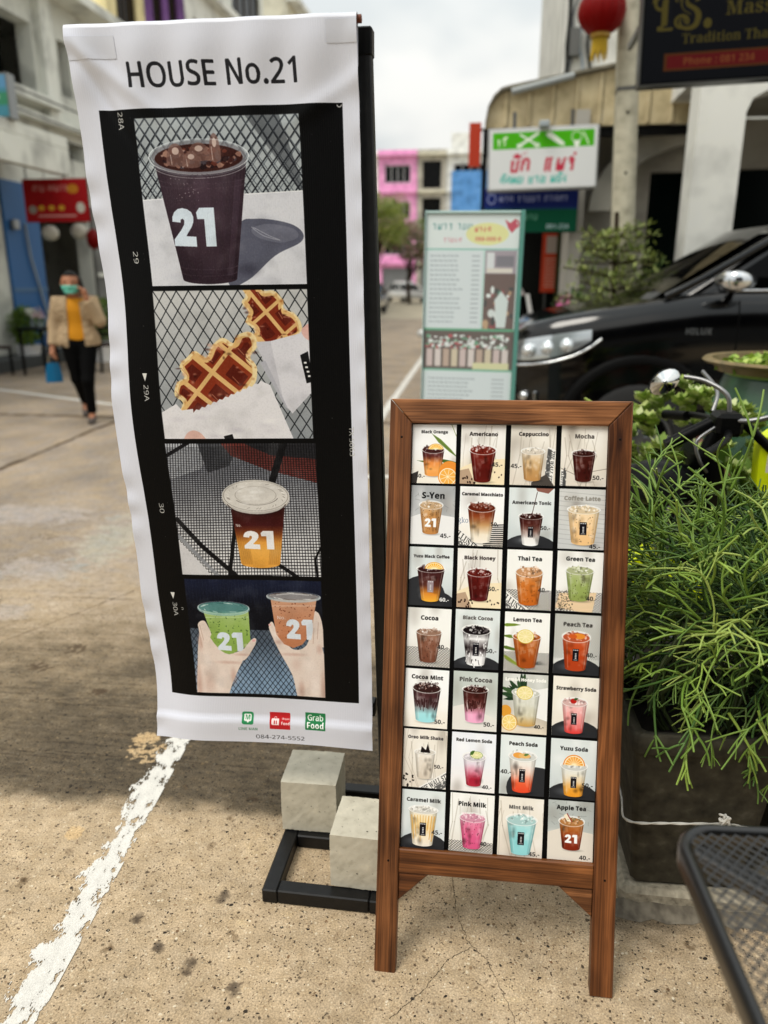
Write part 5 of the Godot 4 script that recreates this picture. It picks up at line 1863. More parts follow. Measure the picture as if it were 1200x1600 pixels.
# a card is 25 wide and 28.5 high in print units
func paint_card(p: Paint, r: RandomNumberGenerator, d: Array, ox: float, oy: float) -> void:
	var W := 25.0
	var H := 28.514
	p.unframe()
	p.frame(Rect2(ox, oy, W, H))
	p.off = Vector2(ox, oy)
	var back: String = d[12]
	var extra: String = d[14]
	var wall := Color("f2f2ee")
	var low := Color("e2ded6")
	match back:
		"cream": wall = Color("ece9e3"); low = Color("f2e4ca")
		"fabric": wall = Color("ebe5da"); low = Color("ded5c8")
		"white": wall = Color("f4f5f4"); low = Color("f0eade")
		"marble": wall = Color("a9acae"); low = Color("eaeaea")
		"marble2": wall = Color("b4bab8"); low = Color("e0d8cc")
		"lines": wall = Color("cfcfcc"); low = Color("c6c8c8")
		"round", "table", "roundgrey": wall = Color("dbe2e2"); low = Color("c8d0d2")
		"corner": wall = Color("e0e8e8"); low = Color("d0d8d8")
		"netround": wall = Color("cfcfc8"); low = Color("c6c8c4")
		"roundpale": wall = Color("efeadf"); low = Color("e6dfd4")
		"greywall": wall = Color("c3cbc6"); low = Color("dedcd6")
		"bluewhite": wall = Color("eceff6"); low = Color("efecea")
		"palmdark": wall = Color("c8cac4"); low = Color("e2d6c2")
	p.rect(0, 0, W, H, wall, func(t): return wall.lerp(low, smoothstep(0.35, 0.95, t)))
	# soft folds and light on the printed backdrop
	for s in 9:
		var c := Color(1, 1, 1, 0.28) if r.randf() < 0.5 else Color(0.45, 0.4, 0.36, 0.22)
		p.blob(r.randf() * W, r.randf() * H, r.randf_range(3, 8), r.randf_range(4, 12), c)
	if back in ["fabric", "cream", "meshfabric"]:
		for s in 9:
			var x := r.randf() * W
			p.line([Vector2(x, r.randf() * 8.0), Vector2(x + r.randf_range(-3, 3), H * 0.5), Vector2(x + r.randf_range(-7, 7), H)], r.randf_range(0.25, 0.7), Color(0.45, 0.39, 0.32, 0.22))
	if back in ["marble", "marble2"]:
		for s in 26:
			var a := Vector2(r.randf() * W, r.randf() * 14.0)
			p.line([a, a + Vector2(r.randf_range(-3, 3), r.randf_range(-2, 2))], 0.25, Color(0.4, 0.42, 0.42, 0.4))
		p.poly([Vector2(0, 15.5), Vector2(8, 13.0), Vector2(25, 15.0), Vector2(25, 29), Vector2(0, 29)], low)
	if back == "lines":
		for s in 13:
			p.line([Vector2(0, 1.5 + s * 2.2), Vector2(W, 3.0 + s * 2.2)], 0.22, Color(0.55, 0.56, 0.56, 0.5))
	if back == "cream":
		p.poly([Vector2(0, 21), Vector2(10, 17), Vector2(25, 16), Vector2(25, 29), Vector2(0, 29)], Color("f0dfbc"))
		p.poly([Vector2(0, 22), Vector2(5, 21), Vector2(9, 29), Vector2(0, 29)], Color("b79c82"))
	if back in ["round", "table", "roundgrey", "netround", "roundpale"]:
		if back == "netround":
			paint_net(p, Rect2(0, 0, 25, 21), 1.15, 1.6, 0.13, Color(0.35, 0.36, 0.36, 0.7))
		p.oval(12.5, 31.0, 16.5, 10.6 if back != "table" else 9.0, Color("2b2c2f"))
		p.blob(9.0, 25.0, 9.0, 3.0, Color(0.45, 0.47, 0.5, 0.5))
	if back == "round" and "slice" in extra:
		p.oval(8.0, 24.0, 13.0, 10.0, Color("303134"))
	if back == "corner":
		p.oval(20, 25, 16, 10.5, Color("2d2e31"))
	if back in ["mesh", "meshfabric"]:
		paint_net(p, Rect2(0, 19 if back == "mesh" else 23, 25, 11), 1.7, 1.2, 0.2, Color(0.12, 0.11, 0.11, 0.95), 0.25)
	if back == "palmdark":
		for s in 15:
			var a := Vector2(11, 11).rotated(0.0)
			var an := r.randf_range(-3.3, -1.1)
			paint_leaf(p, a, a + Vector2(cos(an), sin(an)) * r.randf_range(8, 15), 1.1, Color("1d3322").lerp(Color("3d5a36"), r.randf()))
		p.poly([Vector2(15, 8), Vector2(25, 6), Vector2(25, 22), Vector2(17, 20)], Color("eeeeec"))
	if back == "greywall":
		p.poly([Vector2(0, 17.5), Vector2(6, 16), Vector2(24, 22), Vector2(25, 29), Vector2(0, 29)], Color("e2e0da"))
	# things beside the cup
	if "palm" in extra:
		paint_leaf(p, Vector2(11, 4.5), Vector2(26, 16), 1.0, Color("6f8a3e"))
		paint_leaf(p, Vector2(3, 17.5), Vector2(27, 20.5), 0.8, Color("5c7838"))
		paint_leaf(p, Vector2(14, 17), Vector2(27, 18.6), 0.8, Color("4c6a30"))
		p.line([Vector2(22, 0), Vector2(26, 8)], 0.3, Color("8a9a5a"))
		p.poly([Vector2(0, 24), Vector2(4, 22.5), Vector2(3, 29), Vector2(0, 29)], Color("3a3634"))
	if "leaves" in extra:
		for s in 3:
			paint_leaf(p, Vector2(-2, 6.6 + s * 5), Vector2(9 + 5 * (s % 2), 6.2 + s * 6.2), 0.8, Color("7a9436").lerp(Color("55702c"), 0.4 * s))
		paint_leaf(p, Vector2(-2, 20), Vector2(13, 28), 0.9, Color("86983a"))
	if "news_right" in extra:
		paint_news(p, r, Vector2(25, 11.5), Vector2(-1.6, 17), Vector2(-4.5, -1.5), "THE WALL STR")
		p.poly([Vector2(12, 27), Vector2(20, 23), Vector2(25, 29), Vector2(12, 29)], Color("4a4440"))
	if "news_left" in extra:
		paint_news(p, r, Vector2(0.2, 29), Vector2(0.3, -8), Vector2(3, 0.3), "ILLUSTR")
		p.line([Vector2(0, 20), Vector2(8, 23), Vector2(25, 20)], 0.3, Color(0.35, 0.3, 0.26, 0.6))
	if "news_foot" in extra and not "news_foot2" in extra:
		paint_news(p, r, Vector2(-0.5, 19.5), Vector2(13, 8.6), Vector2(-4.5, 7.0), "ILLUSTR")
	if "news_foot2" in extra:
		paint_news(p, r, Vector2(9, 28.5), Vector2(17, -9.5), Vector2(3.5, 6), "THE WALL STR")
	if "stripes" in extra:
		for s in 11:
			p.line([Vector2(13 + s * 0.1, 18.5 + s * 0.95), Vector2(25, 17.8 + s * 1.0)], 0.55, Color("2e2a2a"))
		p.text("gko", 2.5, 17.5, 2.4, Color("7a86a0"), 400, 1.0, 0.5, "Droid Serif")
	if "beans" in extra:
		for s in 12:
			p.oval(r.randf_range(1, 9), r.randf_range(24.5, 28), 0.55, 0.4, Color("2c1a14"), r.randf() * 3.0)
		for s in (7 if "beans_right" in extra else 3):
			p.oval(r.randf_range(17, 24.5), r.randf_range(22, 27), 0.45, 0.35, Color("33201a"), r.randf() * 3.0)
	if "grounds" in extra:
		p.poly([Vector2(2, 20), Vector2(22, 19), Vector2(20, 29), Vector2(0, 27)], Color("e4c9a4"))
		for s in 130:
			var q := Vector2(r.randf_range(0.5, 9) + r.randf_range(-1, 2), r.randf_range(18.5, 28))
			p.oval(q.x, q.y, r.randf_range(0.1, 0.45), r.randf_range(0.1, 0.3), Color("1e1814"), r.randf() * 3.0)
	if "cookie" in extra:
		for s in 14:
			p.oval(r.randf_range(0.5, 7), r.randf_range(22, 28), r.randf_range(0.3, 0.8), 0.4, Color("241c1a"), r.randf() * 3.0)
	if "lemons" in extra:
		p.oval(2.0, 18.0, 3.2, 2.8, Color("dc9a38"))
	# the cup
	var cx: float = d[7] * W
	var top: float = d[8] * H
	var foot: float = d[9] * H
	var wide: float = d[10] * W
	var cols: Array = d[11].map(func(h): return Color(h))
	paint_cup(p, r, cx, top, foot, wide, cols)
	var h := foot - top
	var inside := func() -> Vector2:
		var t := r.randf_range(0.12, 0.95)
		var ww := lerpf(wide * 0.46, wide * 0.32, t)
		return Vector2(cx + r.randf_range(-ww, ww), top + h * t)
	if "specks" in extra:
		for s in 34:
			var q: Vector2 = inside.call()
			p.oval(q.x, q.y, r.randf_range(0.1, 0.42), r.randf_range(0.1, 0.25), Color(cols[2]).lerp(Color(0.12, 0.05, 0.02), r.randf_range(0.3, 0.8)), r.randf() * 3.0)
	if "marbled" in extra:
		for s in 30:
			var q: Vector2 = inside.call()
			p.line([q, q + Vector2(r.randf_range(-0.8, 0.8), r.randf_range(0.6, 2.6))], r.randf_range(0.2, 0.9), Color("1a1214") if r.randf() < 0.55 else Color("f2f2f4"))
	if "drip" in extra:
		for s in 24:
			var x := cx + r.randf_range(-0.42, 0.42) * wide
			var y := top + h * r.randf_range(0.3, 0.45)
			p.line([Vector2(x, y), Vector2(lerpf(x, cx, 0.2), y + h * r.randf_range(0.06, 0.32))], r.randf_range(0.2, 0.8), Color(cols[1]).lerp(Color.BLACK, 0.2))
		for s in 40:
			var a := r.randf() * TAU
			var q := Vector2(cx + cos(a) * wide * 0.42 * r.randf(), top - h * 0.02 + sin(a) * wide * 0.12 * r.randf())
			p.line([q, q + Vector2(r.randf_range(-1.2, 1.2), r.randf_range(-0.9, 0.6))], 0.35, Color("2a1412") if r.randf() < 0.7 else Color("b09088"))
	if "caramel" in extra:
		for s in 9:
			var x := cx + (s / 8.0 - 0.5) * wide * 0.82
			p.line([Vector2(x, top + h * 0.16), Vector2(lerpf(x, cx, 0.25), top + h * r.randf_range(0.5, 0.95))], r.randf_range(0.25, 0.6), Color("d79a3c", 0.8))
	if "pour" in extra:
		p.line([Vector2(cx + 3.0, 2), Vector2(cx + 0.4, top - 0.5)], 0.35, Color("3a1a14"))
		p.poly([Vector2(cx + 2, 0), Vector2(cx + 12, 0), Vector2(cx + 9, 2.6), Vector2(cx + 3, 1.6)], Color("8a5c50"))
	if "slice" in extra and not "slice_" in extra:
		paint_citrus(p, cx + wide * 0.12, top, wide * 0.34, 0.62, Color("e8a01e"), Color("f4b52e"), PI, TAU)
	if "orange" in extra.split(" "):
		p.oval(21.5, 22.5, 6.0, 5.0, Color("e8913a"))
		paint_citrus(p, 20.5, 25.0, 5.4, 0.85, Color("ee9428"), Color("f2b050"))
	if "slice_pale" in extra:
		paint_citrus(p, cx - wide * 0.05, top + 0.2, wide * 0.3, 0.72, Color("e2c94a"), Color("ecdf9c"))
	if "lemons" in extra:
		paint_citrus(p, 4.2, 23.4, 4.4, 0.9, Color("e0a42c"), Color("f0d27a"))
	if "slice_top" in extra:
		p.oval(cx + 1.5, top - 0.3, wide * 0.22, wide * 0.09, Color("e08a30"))
		p.oval(cx - 2.0, top - 0.1, wide * 0.16, wide * 0.07, Color("cc5a24"))
	if "berry" in extra:
		p.oval(cx - 0.6, top - 0.4, 1.7, 1.2, Color("b8221e"))
		paint_leaf(p, Vector2(cx - 0.5, top - 1.0), Vector2(cx + 2.0, top - 1.8), 0.6, Color("3c5a2a"))
	if "cookie" in extra:
		p.poly([Vector2(cx - 2.6, top + 0.4), Vector2(cx - 2.0, top - 2.6), Vector2(cx + 0.4, top - 0.8), Vector2(cx + 1.4, top - 4.0), Vector2(cx + 3.0, top + 0.4)], Color("1c1414"))
	if "limetop" in extra:
		paint_citrus(p, cx + 1.2, top - 0.8, wide * 0.28, 0.5, Color("8aa63c"), Color("d9dc9c"))
		paint_leaf(p, Vector2(cx - 2.5, top - 0.8), Vector2(cx + 0.2, top - 2.8), 0.9, Color("4c7030"))
	if "peachtop" in extra:
		p.oval(cx - 2.4, top - 0.2, wide * 0.2, wide * 0.09, Color("e9a24a"))
		p.oval(cx + 1.0, top - 0.1, wide * 0.22, wide * 0.08, Color("e8b870"))
		paint_leaf(p, Vector2(cx + 0.5, top - 0.4), Vector2(cx + 3.4, top - 1.0), 0.6, Color("5c8040"))
	if "orangetop" in extra:
		paint_citrus(p, cx, top - 0.2, wide * 0.42, 0.85, Color("e88a1c"), Color("f0a238"), PI, TAU)
	if "apple" in extra:
		p.poly([Vector2(cx - 4.4, top - 2.6), Vector2(cx - 2.6, top - 3.6), Vector2(cx + 0.2, top + 0.4), Vector2(cx - 2.4, top + 0.2)], Color("efe3c8"))
		p.line([Vector2(cx - 2.6, top - 3.6), Vector2(cx + 0.2, top + 0.4)], 0.5, Color("8e1c1c"))
		for s in 8:
			var q := Vector2(cx + r.randf_range(-3, 5), top - r.randf_range(-0.6, 1.6))
			p.line([q, q + Vector2(r.randf_range(-2, 2), r.randf_range(-1.6, 0.4))], 0.25, Color("4a5230"))
	# badge on the cup
	if d[13] == "21":
		logo21(p, cx - wide * 0.26, top + h * 0.46, wide * 0.5, h * 0.3, Color("f4f6f8"))
	elif d[13] == "tag" or d[13] == "greytag":
		var col := Color("17141a") if d[13] == "tag" else Color("97888e")
		var bw := wide * 0.22
		var bh := h * 0.36
		var bx := cx - bw * 0.5
		var by := top + h * 0.36
		p.rect(bx, by, bw, bh, col)
		for s in 3:
			p.rect(bx + bw * (0.1 + 0.3 * s), by + bh * 0.06, bw * 0.2, bh * 0.07, Color("d8d8d8"))
		for s in 4:
			p.rect(bx + bw * 0.4, by + bh * (0.36 + 0.12 * s), bw * 0.25, bh * 0.07, Color("d8d8d8"))
		p.rect(bx + bw * 0.2, by + bh * 0.88, bw * 0.6, bh * 0.04, Color("c8c8c8"))
	p.unframe()
	p.soften(Rect2(ox + 0.1, oy + 0.1, W - 0.2, H - 0.2), 0.26, 0.0, int(ox * 31.0 + oy * 7.0))
	p.frame(Rect2(ox, oy, W, H))
	# title and price
	var size: float = d[1] * 0.265
	var g := Paint.letters(d[0], 700)
	var ref := Paint.letters("H", 700)
	var wide_: float = (g.hi.x - g.lo.x) * size / (ref.hi.y - ref.lo.y) * 1.28
	var stretch := 1.28 * minf(1.0, 24.2 / wide_)
	p.text(d[0], 12.6, d[2] * H + size * 0.5, size, Color(d[3]), 700, stretch, 0.5, "Droid Sans", 0.09)
	var pc := Color("f0f0ee") if "whiteprice" in extra else Color("2e2c2c")
	var ps: float = 1.95 if d[1] > 6.0 else 1.75
	p.text(d[4], clampf(d[5], 0.14, 0.82) * W, d[6] * H + ps * 0.5, ps, pc, 700, 1.3, 0.5, "Droid Sans", 0.02)
	p.off = Vector2.ZERO
	p.unframe()


# ------------------------------------------------------------------ the tall banner
const BW := 575.0   # banner in print units (millimetres)
const BH := 1600.0


func paint_hand(p: Paint, pts: Array, col: Color, shade: Color) -> void:
	p.poly(pts, col)
	var mid := Vector2.ZERO
	for q in pts:
		mid += q / pts.size()
	p.line([pts[0], pts[1], pts[2]], 2.0, shade)


func smooth_outline(pts: Array, steps := 6) -> Array:
	var out := []
	var n := pts.size()
	for i in n:
		var a: Vector2 = pts[(i - 1 + n) % n]
		var b: Vector2 = pts[i]
		var c: Vector2 = pts[(i + 1) % n]
		var d: Vector2 = pts[(i + 2) % n]
		for s in steps:
			out.append(b.cubic_interpolate(c, a, d, float(s) / steps))
	return out


func uvp(u: float, v: float) -> Vector2:
	return Vector2(u * BW, v * BH)


func paint_waffle(p: Paint, r: RandomNumberGenerator, outline: Array, axis: Vector2, cell: float) -> void:
	var o := smooth_outline(outline)
	p.poly(o, Color("f0d9a4"))
	var mid := Vector2.ZERO
	for q in o:
		mid += q / o.size()
	var inner := []
	for q in o:
		inner.append(mid + (q - mid) * 0.90)
	p.poly(inner, Color("e2b878"))
	# pockets of the iron, glazed dark
	var ax := axis.normalized()
	var ay := ax.orthogonal()
	var poly := PackedVector2Array(o)
	for i in range(-3, 4):
		for j in range(-3, 4):
			var c := mid + ax * (i + 0.5) * cell * 1.35 + ay * (j + 0.5) * cell
			var q := PackedVector2Array()
			var long := 1.18 if absi(i) % 2 == 0 else 1.25
			for t in [Vector2(-0.5, -0.42), Vector2(0.5, -0.42), Vector2(0.5, 0.42), Vector2(-0.5, 0.42)]:
				q.append(c + ax * t.x * cell * long * 0.98 + ay * t.y * cell * 0.98)
			for piece in Geometry2D.intersect_polygons(q, Geometry2D.offset_polygon(poly, -11.0)[0]):
				p.poly(Array(piece), Color("93391f").lerp(Color("6e2415"), r.randf()))
				var m2 := Vector2.ZERO
				for w in piece:
					m2 += w / piece.size()
				var small := []
				for w in piece:
					small.append(m2 + (w - m2) * 0.62 + Vector2(1.0, 1.5))
				p.poly(small, Color("5a1c12"))
				for gl in 5:
					var g0: Vector2 = m2 + ax * cell * r.randf_range(-0.4, 0.4) + ay * cell * r.randf_range(-0.3, 0.3)
					p.blob(g0.x, g0.y, cell * r.randf_range(0.08, 0.2), cell * r.randf_range(0.05, 0.12), Color("e0a488", 0.55) if gl < 3 else Color("2c0a06", 0.6))
				p.line([m2 - ax * cell * 0.25 - ay * cell * 0.15, m2 + ax * cell * 0.1 - ay * cell * 0.2], 1.6, Color("d08a68", 0.7))
	for s in 60:
		var q: Vector2 = o[r.randi() % o.size()]
		var w := q.lerp(mid, r.randf_range(0.02, 0.12))
		p.blob(w.x, w.y, r.randf_range(3, 8), r.randf_range(3, 7), Color("a8642e", 0.5) if r.randf() < 0.5 else Color("f6e2b4", 0.6))


func banner_texture() -> ImageTexture:
	var k := 2.5
	var p := Paint.new(int(BW * k), int(BH * k), k, Color("dadde9"))
	var r := RandomNumberGenerator.new()
	r.seed = 321
	# heading
	p.text_box("HOUSE No.21", 0.208 * BW, 0.0395 * BH, 0.584 * BW, 0.0275 * BH, Color("26262a"), 400, Transform2D.IDENTITY, "Droid Sans", 1.0)
	# film strip
	p.rect(0.078 * BW, 0.0905 * BH, 0.864 * BW, 0.831 * BH, Color("09090a"))
	var quarter := Transform2D(PI / 2, Vector2.ZERO)
	for t in [["28A", 0.163, 0.093, 33.0], ["29", 0.16, 0.260, 24.0], ["29A", 0.158, 0.435, 36.0], ["30", 0.155, 0.606, 24.0], ["30A", 0.160, 0.764, 36.0]]:
		var xf := Transform2D(PI / 2, Vector2(t[1] * BW, t[2] * BH))
		p.text_box(t[0], 0, 0, t[3], 11.5, Color("c9c9c6"), 400, xf)
	for v in [0.419, 0.7475]:
		p.poly([Vector2(0.136 * BW, v * BH), Vector2(0.156 * BW, v * BH), Vector2(0.146 * BW, (v + 0.011) * BH)], Color("dcdcd8"))
	p.text_box("TX 5063", 0, 0, 66, 11, Color("c4c4c0"), 400, Transform2D(PI / 2, Vector2(0.951 * BW, 0.494 * BH)))
	p.text_box("n", 0, 0, 6, 5, Color("c4c4c0"), 400, Transform2D(PI / 2, Vector2(0.187 * BW, 0.772 * BH)))
	p.ring(0.931 * BW, 0.0925 * BH, 5.0, 5.0, 1.8, Color("c4c4c4"), 0.0, PI)
	for pk in 46:
		p.oval(r.randf_range(0.1, 0.93) * BW, r.randf_range(0.1, 0.91) * BH, r.randf_range(0.2, 0.7), r.randf_range(0.2, 1.2), Color(0.7, 0.7, 0.68, 0.6))
	# ---- picture one: iced black coffee in the sun
	var R := Rect2(0.206 * BW, 0.1015 * BH, 0.586 * BW, 0.2025 * BH)
	p.frame(R)
	p.rect(R.position.x, R.position.y, R.size.x, R.size.y, Color("aab2b6"))
	paint_net(p, R, 22.0, 30.0, 3.0, Color("23262c"), -0.1)
	paint_net(p, R, 22.0, 30.0, 1.6, Color("596067"), -0.04)
	p.poly([uvp(0.6, 0.10), uvp(0.72, 0.10), uvp(0.80, 0.19), uvp(0.80, 0.2)], Color(0.1, 0.11, 0.13, 0.45))
	var table := [uvp(0.2, 0.1975), uvp(0.8, 0.190), uvp(0.8, 0.31), uvp(0.2, 0.31)]
	p.poly(table, Color("d5d7df"))
	p.line([uvp(0.2, 0.1975), uvp(0.8, 0.190)], 2.0, Color("eceef2"))
	for s in 20:
		p.blob(r.randf_range(0.2, 0.8) * BW, r.randf_range(0.2, 0.3) * BH, 40, 14, Color(1, 1, 1, 0.1) if r.randf() < 0.5 else Color(0.6, 0.62, 0.7, 0.12))
	# shadow printed in the picture
	var sh := smooth_outline([uvp(0.50, 0.301), uvp(0.575, 0.298), uvp(0.68, 0.268), uvp(0.775, 0.252), uvp(0.782, 0.239), uvp(0.73, 0.228), uvp(0.62, 0.2225), uvp(0.55, 0.232)])
	p.poly(sh, Color("5a5c6c"))
	p.poly(smooth_outline([uvp(0.60, 0.235), uvp(0.66, 0.229), uvp(0.75, 0.235), uvp(0.765, 0.246), uvp(0.70, 0.252), uvp(0.62, 0.245)]), Color("6e7080"))
	p.line(smooth_outline([uvp(0.60, 0.232), uvp(0.64, 0.243), uvp(0.70, 0.249), uvp(0.66, 0.243)]), 1.6, Color("a9abb8", 0.8))
	p.blob(0.58 * BW, 0.285 * BH, 40, 22, Color(0.16, 0.15, 0.2, 0.5))
	var cup := [uvp(0.262, 0.149)]
	cup.append_array(p.arc(0.432 * BW, 0.296 * BH, 0.102 * BW, 0.0065 * BH, PI, 0.0, 14))
	cup.append(uvp(0.598, 0.151))
	p.poly(cup, Color.WHITE, func(t): return ramp(["3a2d36", "43333d", "3f303a", "382932", "2f222b"], t))
	for s in 8:
		var f := 0.012 * s
		p.poly([uvp(0.262 + f, 0.15), uvp(0.272 + f, 0.15), uvp(0.341 + f * 0.7, 0.297), uvp(0.331 + f * 0.7, 0.297)], Color(0.05, 0.02, 0.04, 0.20 - 0.022 * s))
		p.poly([uvp(0.598 - f, 0.15), uvp(0.588 - f, 0.15), uvp(0.523 - f * 0.7, 0.297), uvp(0.533 - f * 0.7, 0.297)], Color(0.05, 0.02, 0.04, 0.26 - 0.03 * s))
	p.poly([uvp(0.55, 0.175), uvp(0.575, 0.175), uvp(0.52, 0.292), uvp(0.50, 0.292)], Color(0.6, 0.5, 0.6, 0.10))
	p.poly([uvp(0.40, 0.17), uvp(0.46, 0.17), uvp(0.45, 0.29), uvp(0.41, 0.29)], Color(0.6, 0.5, 0.6, 0.05))
	for v in [0.176, 0.182, 0.281, 0.289]:
		var t: float = (v - 0.149) / 0.15
		var hw := lerpf(0.168, 0.104, t) * BW
		p.ring(0.431 * BW, v * BH - 4.0, hw, 0.006 * BH, 1.3, Color(0.75, 0.66, 0.72, 0.4), 0.15, PI - 0.15)
	for s in 26:
		p.oval(r.randf_range(0.31, 0.42) * BW, r.randf_range(0.172, 0.2) * BH, r.randf_range(0.4, 1.4), r.randf_range(0.3, 0.9), Color(0.85, 0.8, 0.82, 0.6))
	logo21(p, 0.308 * BW, 0.208 * BH, 0.155 * BW, 0.0475 * BH, Color("d7e5f2"), 0.03)
	p.oval(0.426 * BW, 0.1475 * BH, 0.181 * BW, 0.0205 * BH, Color("c4ccd2", 0.5))
	p.oval(0.426 * BW, 0.1468 * BH, 0.170 * BW, 0.0184 * BH, Color("6d6a70", 0.6))
	p.oval(0.426 * BW, 0.1490 * BH, 0.160 * BW, 0.0165 * BH, Color("381c18"))
	for s in 110:
		var a := r.randf() * TAU
		var dd := sqrt(r.randf())
		var q := Vector2(0.426 * BW + cos(a) * dd * 0.15 * BW, 0.1478 * BH + sin(a) * dd * 0.0125 * BH)
		var sz := r.randf_range(3, 9)
		var pts := []
		for e in 6:
			pts.append(q + Vector2(cos(TAU * e / 6.0 + s), sin(TAU * e / 6.0 + s) * 0.8) * sz * r.randf_range(0.6, 1.2))
		p.poly(pts, [Color("a07868", 0.8), Color("3c1c18", 0.8), Color("6a3428", 0.8), Color("c9a898", 0.7), Color("54505a", 0.7), Color("1e1012", 0.8)][r.randi() % 6])
	for c in [[0.345, 0.144, 0.032, 0.0125], [0.43, 0.141, 0.036, 0.010], [0.487, 0.136, 0.019, 0.0155], [0.40, 0.150, 0.03, 0.009]]:
		p.poly(smooth_outline([uvp(c[0] - c[2], c[1] + c[3]), uvp(c[0] - c[2] * 0.8, c[1] - c[3] * 0.5), uvp(c[0], c[1] - c[3]), uvp(c[0] + c[2] * 0.8, c[1] - c[3] * 0.5), uvp(c[0] + c[2], c[1] + c[3])]), Color("7a5a52", 0.75))
		p.oval(c[0] * BW, (c[1] - c[3] * 0.3) * BH, c[2] * BW * 0.4, c[3] * BH * 0.35, Color("d4beb4", 0.85))
		p.line([uvp(c[0] - c[2] * 0.6, c[1]), uvp(c[0] - c[2] * 0.5, c[1] + c[3])], 1.5, Color("e4d4cc", 0.6))
	p.ring(0.426 * BW, 0.1475 * BH, 0.183 * BW, 0.0212 * BH, 2.2, Color("e6ecf0", 0.95))
	p.ring(0.426 * BW, 0.1490 * BH, 0.183 * BW, 0.0212 * BH, 2.0, Color("8a949c", 0.8), 0.0, PI)
	p.ring(0.426 * BW, 0.1530 * BH, 0.178 * BW, 0.0200 * BH, 2.0, Color("eef2f4", 0.7), 0.2, PI - 0.2)
	# ---- picture two: two glazed waffles in paper bags
	R = Rect2(0.204 * BW, 0.3105 * BH, 0.587 * BW, 0.200 * BH)
	p.frame(R)
	p.rect(R.position.x, R.position.y, R.size.x, R.size.y, Color("c0c2c4"), func(t): return Color("c9caca").lerp(Color("8f959b"), t))
	paint_net(p, R, 27.0, 41.0, 2.3, Color("1d2024"))
	paint_waffle(p, r, [uvp(0.548, 0.306), uvp(0.60, 0.303), uvp(0.628, 0.312), uvp(0.668, 0.312), uvp(0.70, 0.324), uvp(0.702, 0.335), uvp(0.742, 0.342), uvp(0.765, 0.356), uvp(0.752, 0.372), uvp(0.62, 0.386), uvp(0.583, 0.374), uvp(0.588, 0.362), uvp(0.556, 0.352), uvp(0.568, 0.339), uvp(0.545, 0.326), uvp(0.562, 0.318)], Vector2(1.0, 1.25), 46.0)
	p.poly([uvp(0.585, 0.378), uvp(0.645, 0.377), uvp(0.755, 0.3675), uvp(0.795, 0.352), uvp(0.8, 0.444), uvp(0.715, 0.4755), uvp(0.685, 0.462)], Color("dcdce4"))
	p.poly([uvp(0.585, 0.378), uvp(0.645, 0.377), uvp(0.685, 0.462)], Color("c9c9d2"))
	p.poly([uvp(0.60, 0.405), uvp(0.622, 0.403), uvp(0.70, 0.470), uvp(0.69, 0.467)], Color("b5b6c0"))
	p.poly([uvp(0.755, 0.396), uvp(0.785, 0.391), uvp(0.80, 0.432), uvp(0.775, 0.434)], Color("111113"))
	for s in 4:
		p.rect(0.768 * BW + s * 2.5, (0.405 + 0.006 * s) * BH, 6, 4, Color("e8e8e8"))
	p.poly(smooth_outline([uvp(0.765, 0.362), uvp(0.80, 0.355), uvp(0.81, 0.377), uvp(0.775, 0.373)]), Color("e0b4ac"))
	paint_waffle(p, r, [uvp(0.32, 0.398), uvp(0.355, 0.389), uvp(0.395, 0.398), uvp(0.425, 0.381), uvp(0.465, 0.372), uvp(0.505, 0.379), uvp(0.53, 0.367), uvp(0.578, 0.366), uvp(0.592, 0.384), uvp(0.565, 0.398), uvp(0.588, 0.412), uvp(0.57, 0.437), uvp(0.47, 0.460), uvp(0.36, 0.478), uvp(0.30, 0.492), uvp(0.268, 0.478), uvp(0.292, 0.460), uvp(0.262, 0.449), uvp(0.275, 0.432), uvp(0.306, 0.425), uvp(0.290, 0.409)], Vector2(1.0, 0.85), 58.0)
	var bag := [uvp(0.2, 0.474), uvp(0.265, 0.461), uvp(0.285, 0.470), uvp(0.33, 0.468)]
	for s in 24:
		var t := s / 23.0
		bag.append(uvp(lerpf(0.33, 0.60, t), lerpf(0.4705, 0.430, t) + (0.0028 if s % 2 == 0 else 0.0)))
	bag.append_array([uvp(0.635, 0.436), uvp(0.715, 0.512), uvp(0.2, 0.515)])
	p.poly(bag, Color("e6e5ea"))
	for s in 16:
		p.blob(r.randf_range(0.25, 0.65) * BW, r.randf_range(0.46, 0.51) * BH, 26, 10, Color(1, 1, 1, 0.25) if r.randf() < 0.5 else Color(0.7, 0.68, 0.74, 0.22))
	p.poly(smooth_outline([uvp(0.285, 0.515), uvp(0.295, 0.503), uvp(0.325, 0.4985), uvp(0.355, 0.504), uvp(0.365, 0.515)]), Color("e5bdb2"))
	p.poly([uvp(0.44, 0.507), uvp(0.475, 0.504), uvp(0.48, 0.512), uvp(0.445, 0.513)], Color("18181a"))
	# ---- picture three: a coffee over orange juice on the mesh table
	R = Rect2(0.201 * BW, 0.5175 * BH, 0.597 * BW, 0.200 * BH)
	p.frame(R)
	p.rect(R.position.x, R.position.y, R.size.x, R.size.y, Color("c6c8d2"), func(t): return Color("7f828c").lerp(Color("e6e7ea"), smoothstep(0.1, 0.9, t)))
	p.poly([uvp(0.2, 0.515), uvp(0.42, 0.515), uvp(0.33, 0.555), uvp(0.2, 0.57)], Color("b9bdc6"))
	p.poly([uvp(0.33, 0.515), uvp(0.5, 0.515), uvp(0.45, 0.55), uvp(0.36, 0.56)], Color("4a4c52"))
	p.poly([uvp(0.42, 0.515), uvp(0.8, 0.515), uvp(0.8, 0.575), uvp(0.60, 0.556), uvp(0.46, 0.535)], Color("6e3430"))
	p.poly([uvp(0.50, 0.515), uvp(0.8, 0.515), uvp(0.8, 0.54), uvp(0.62, 0.535)], Color("2c2c30"))
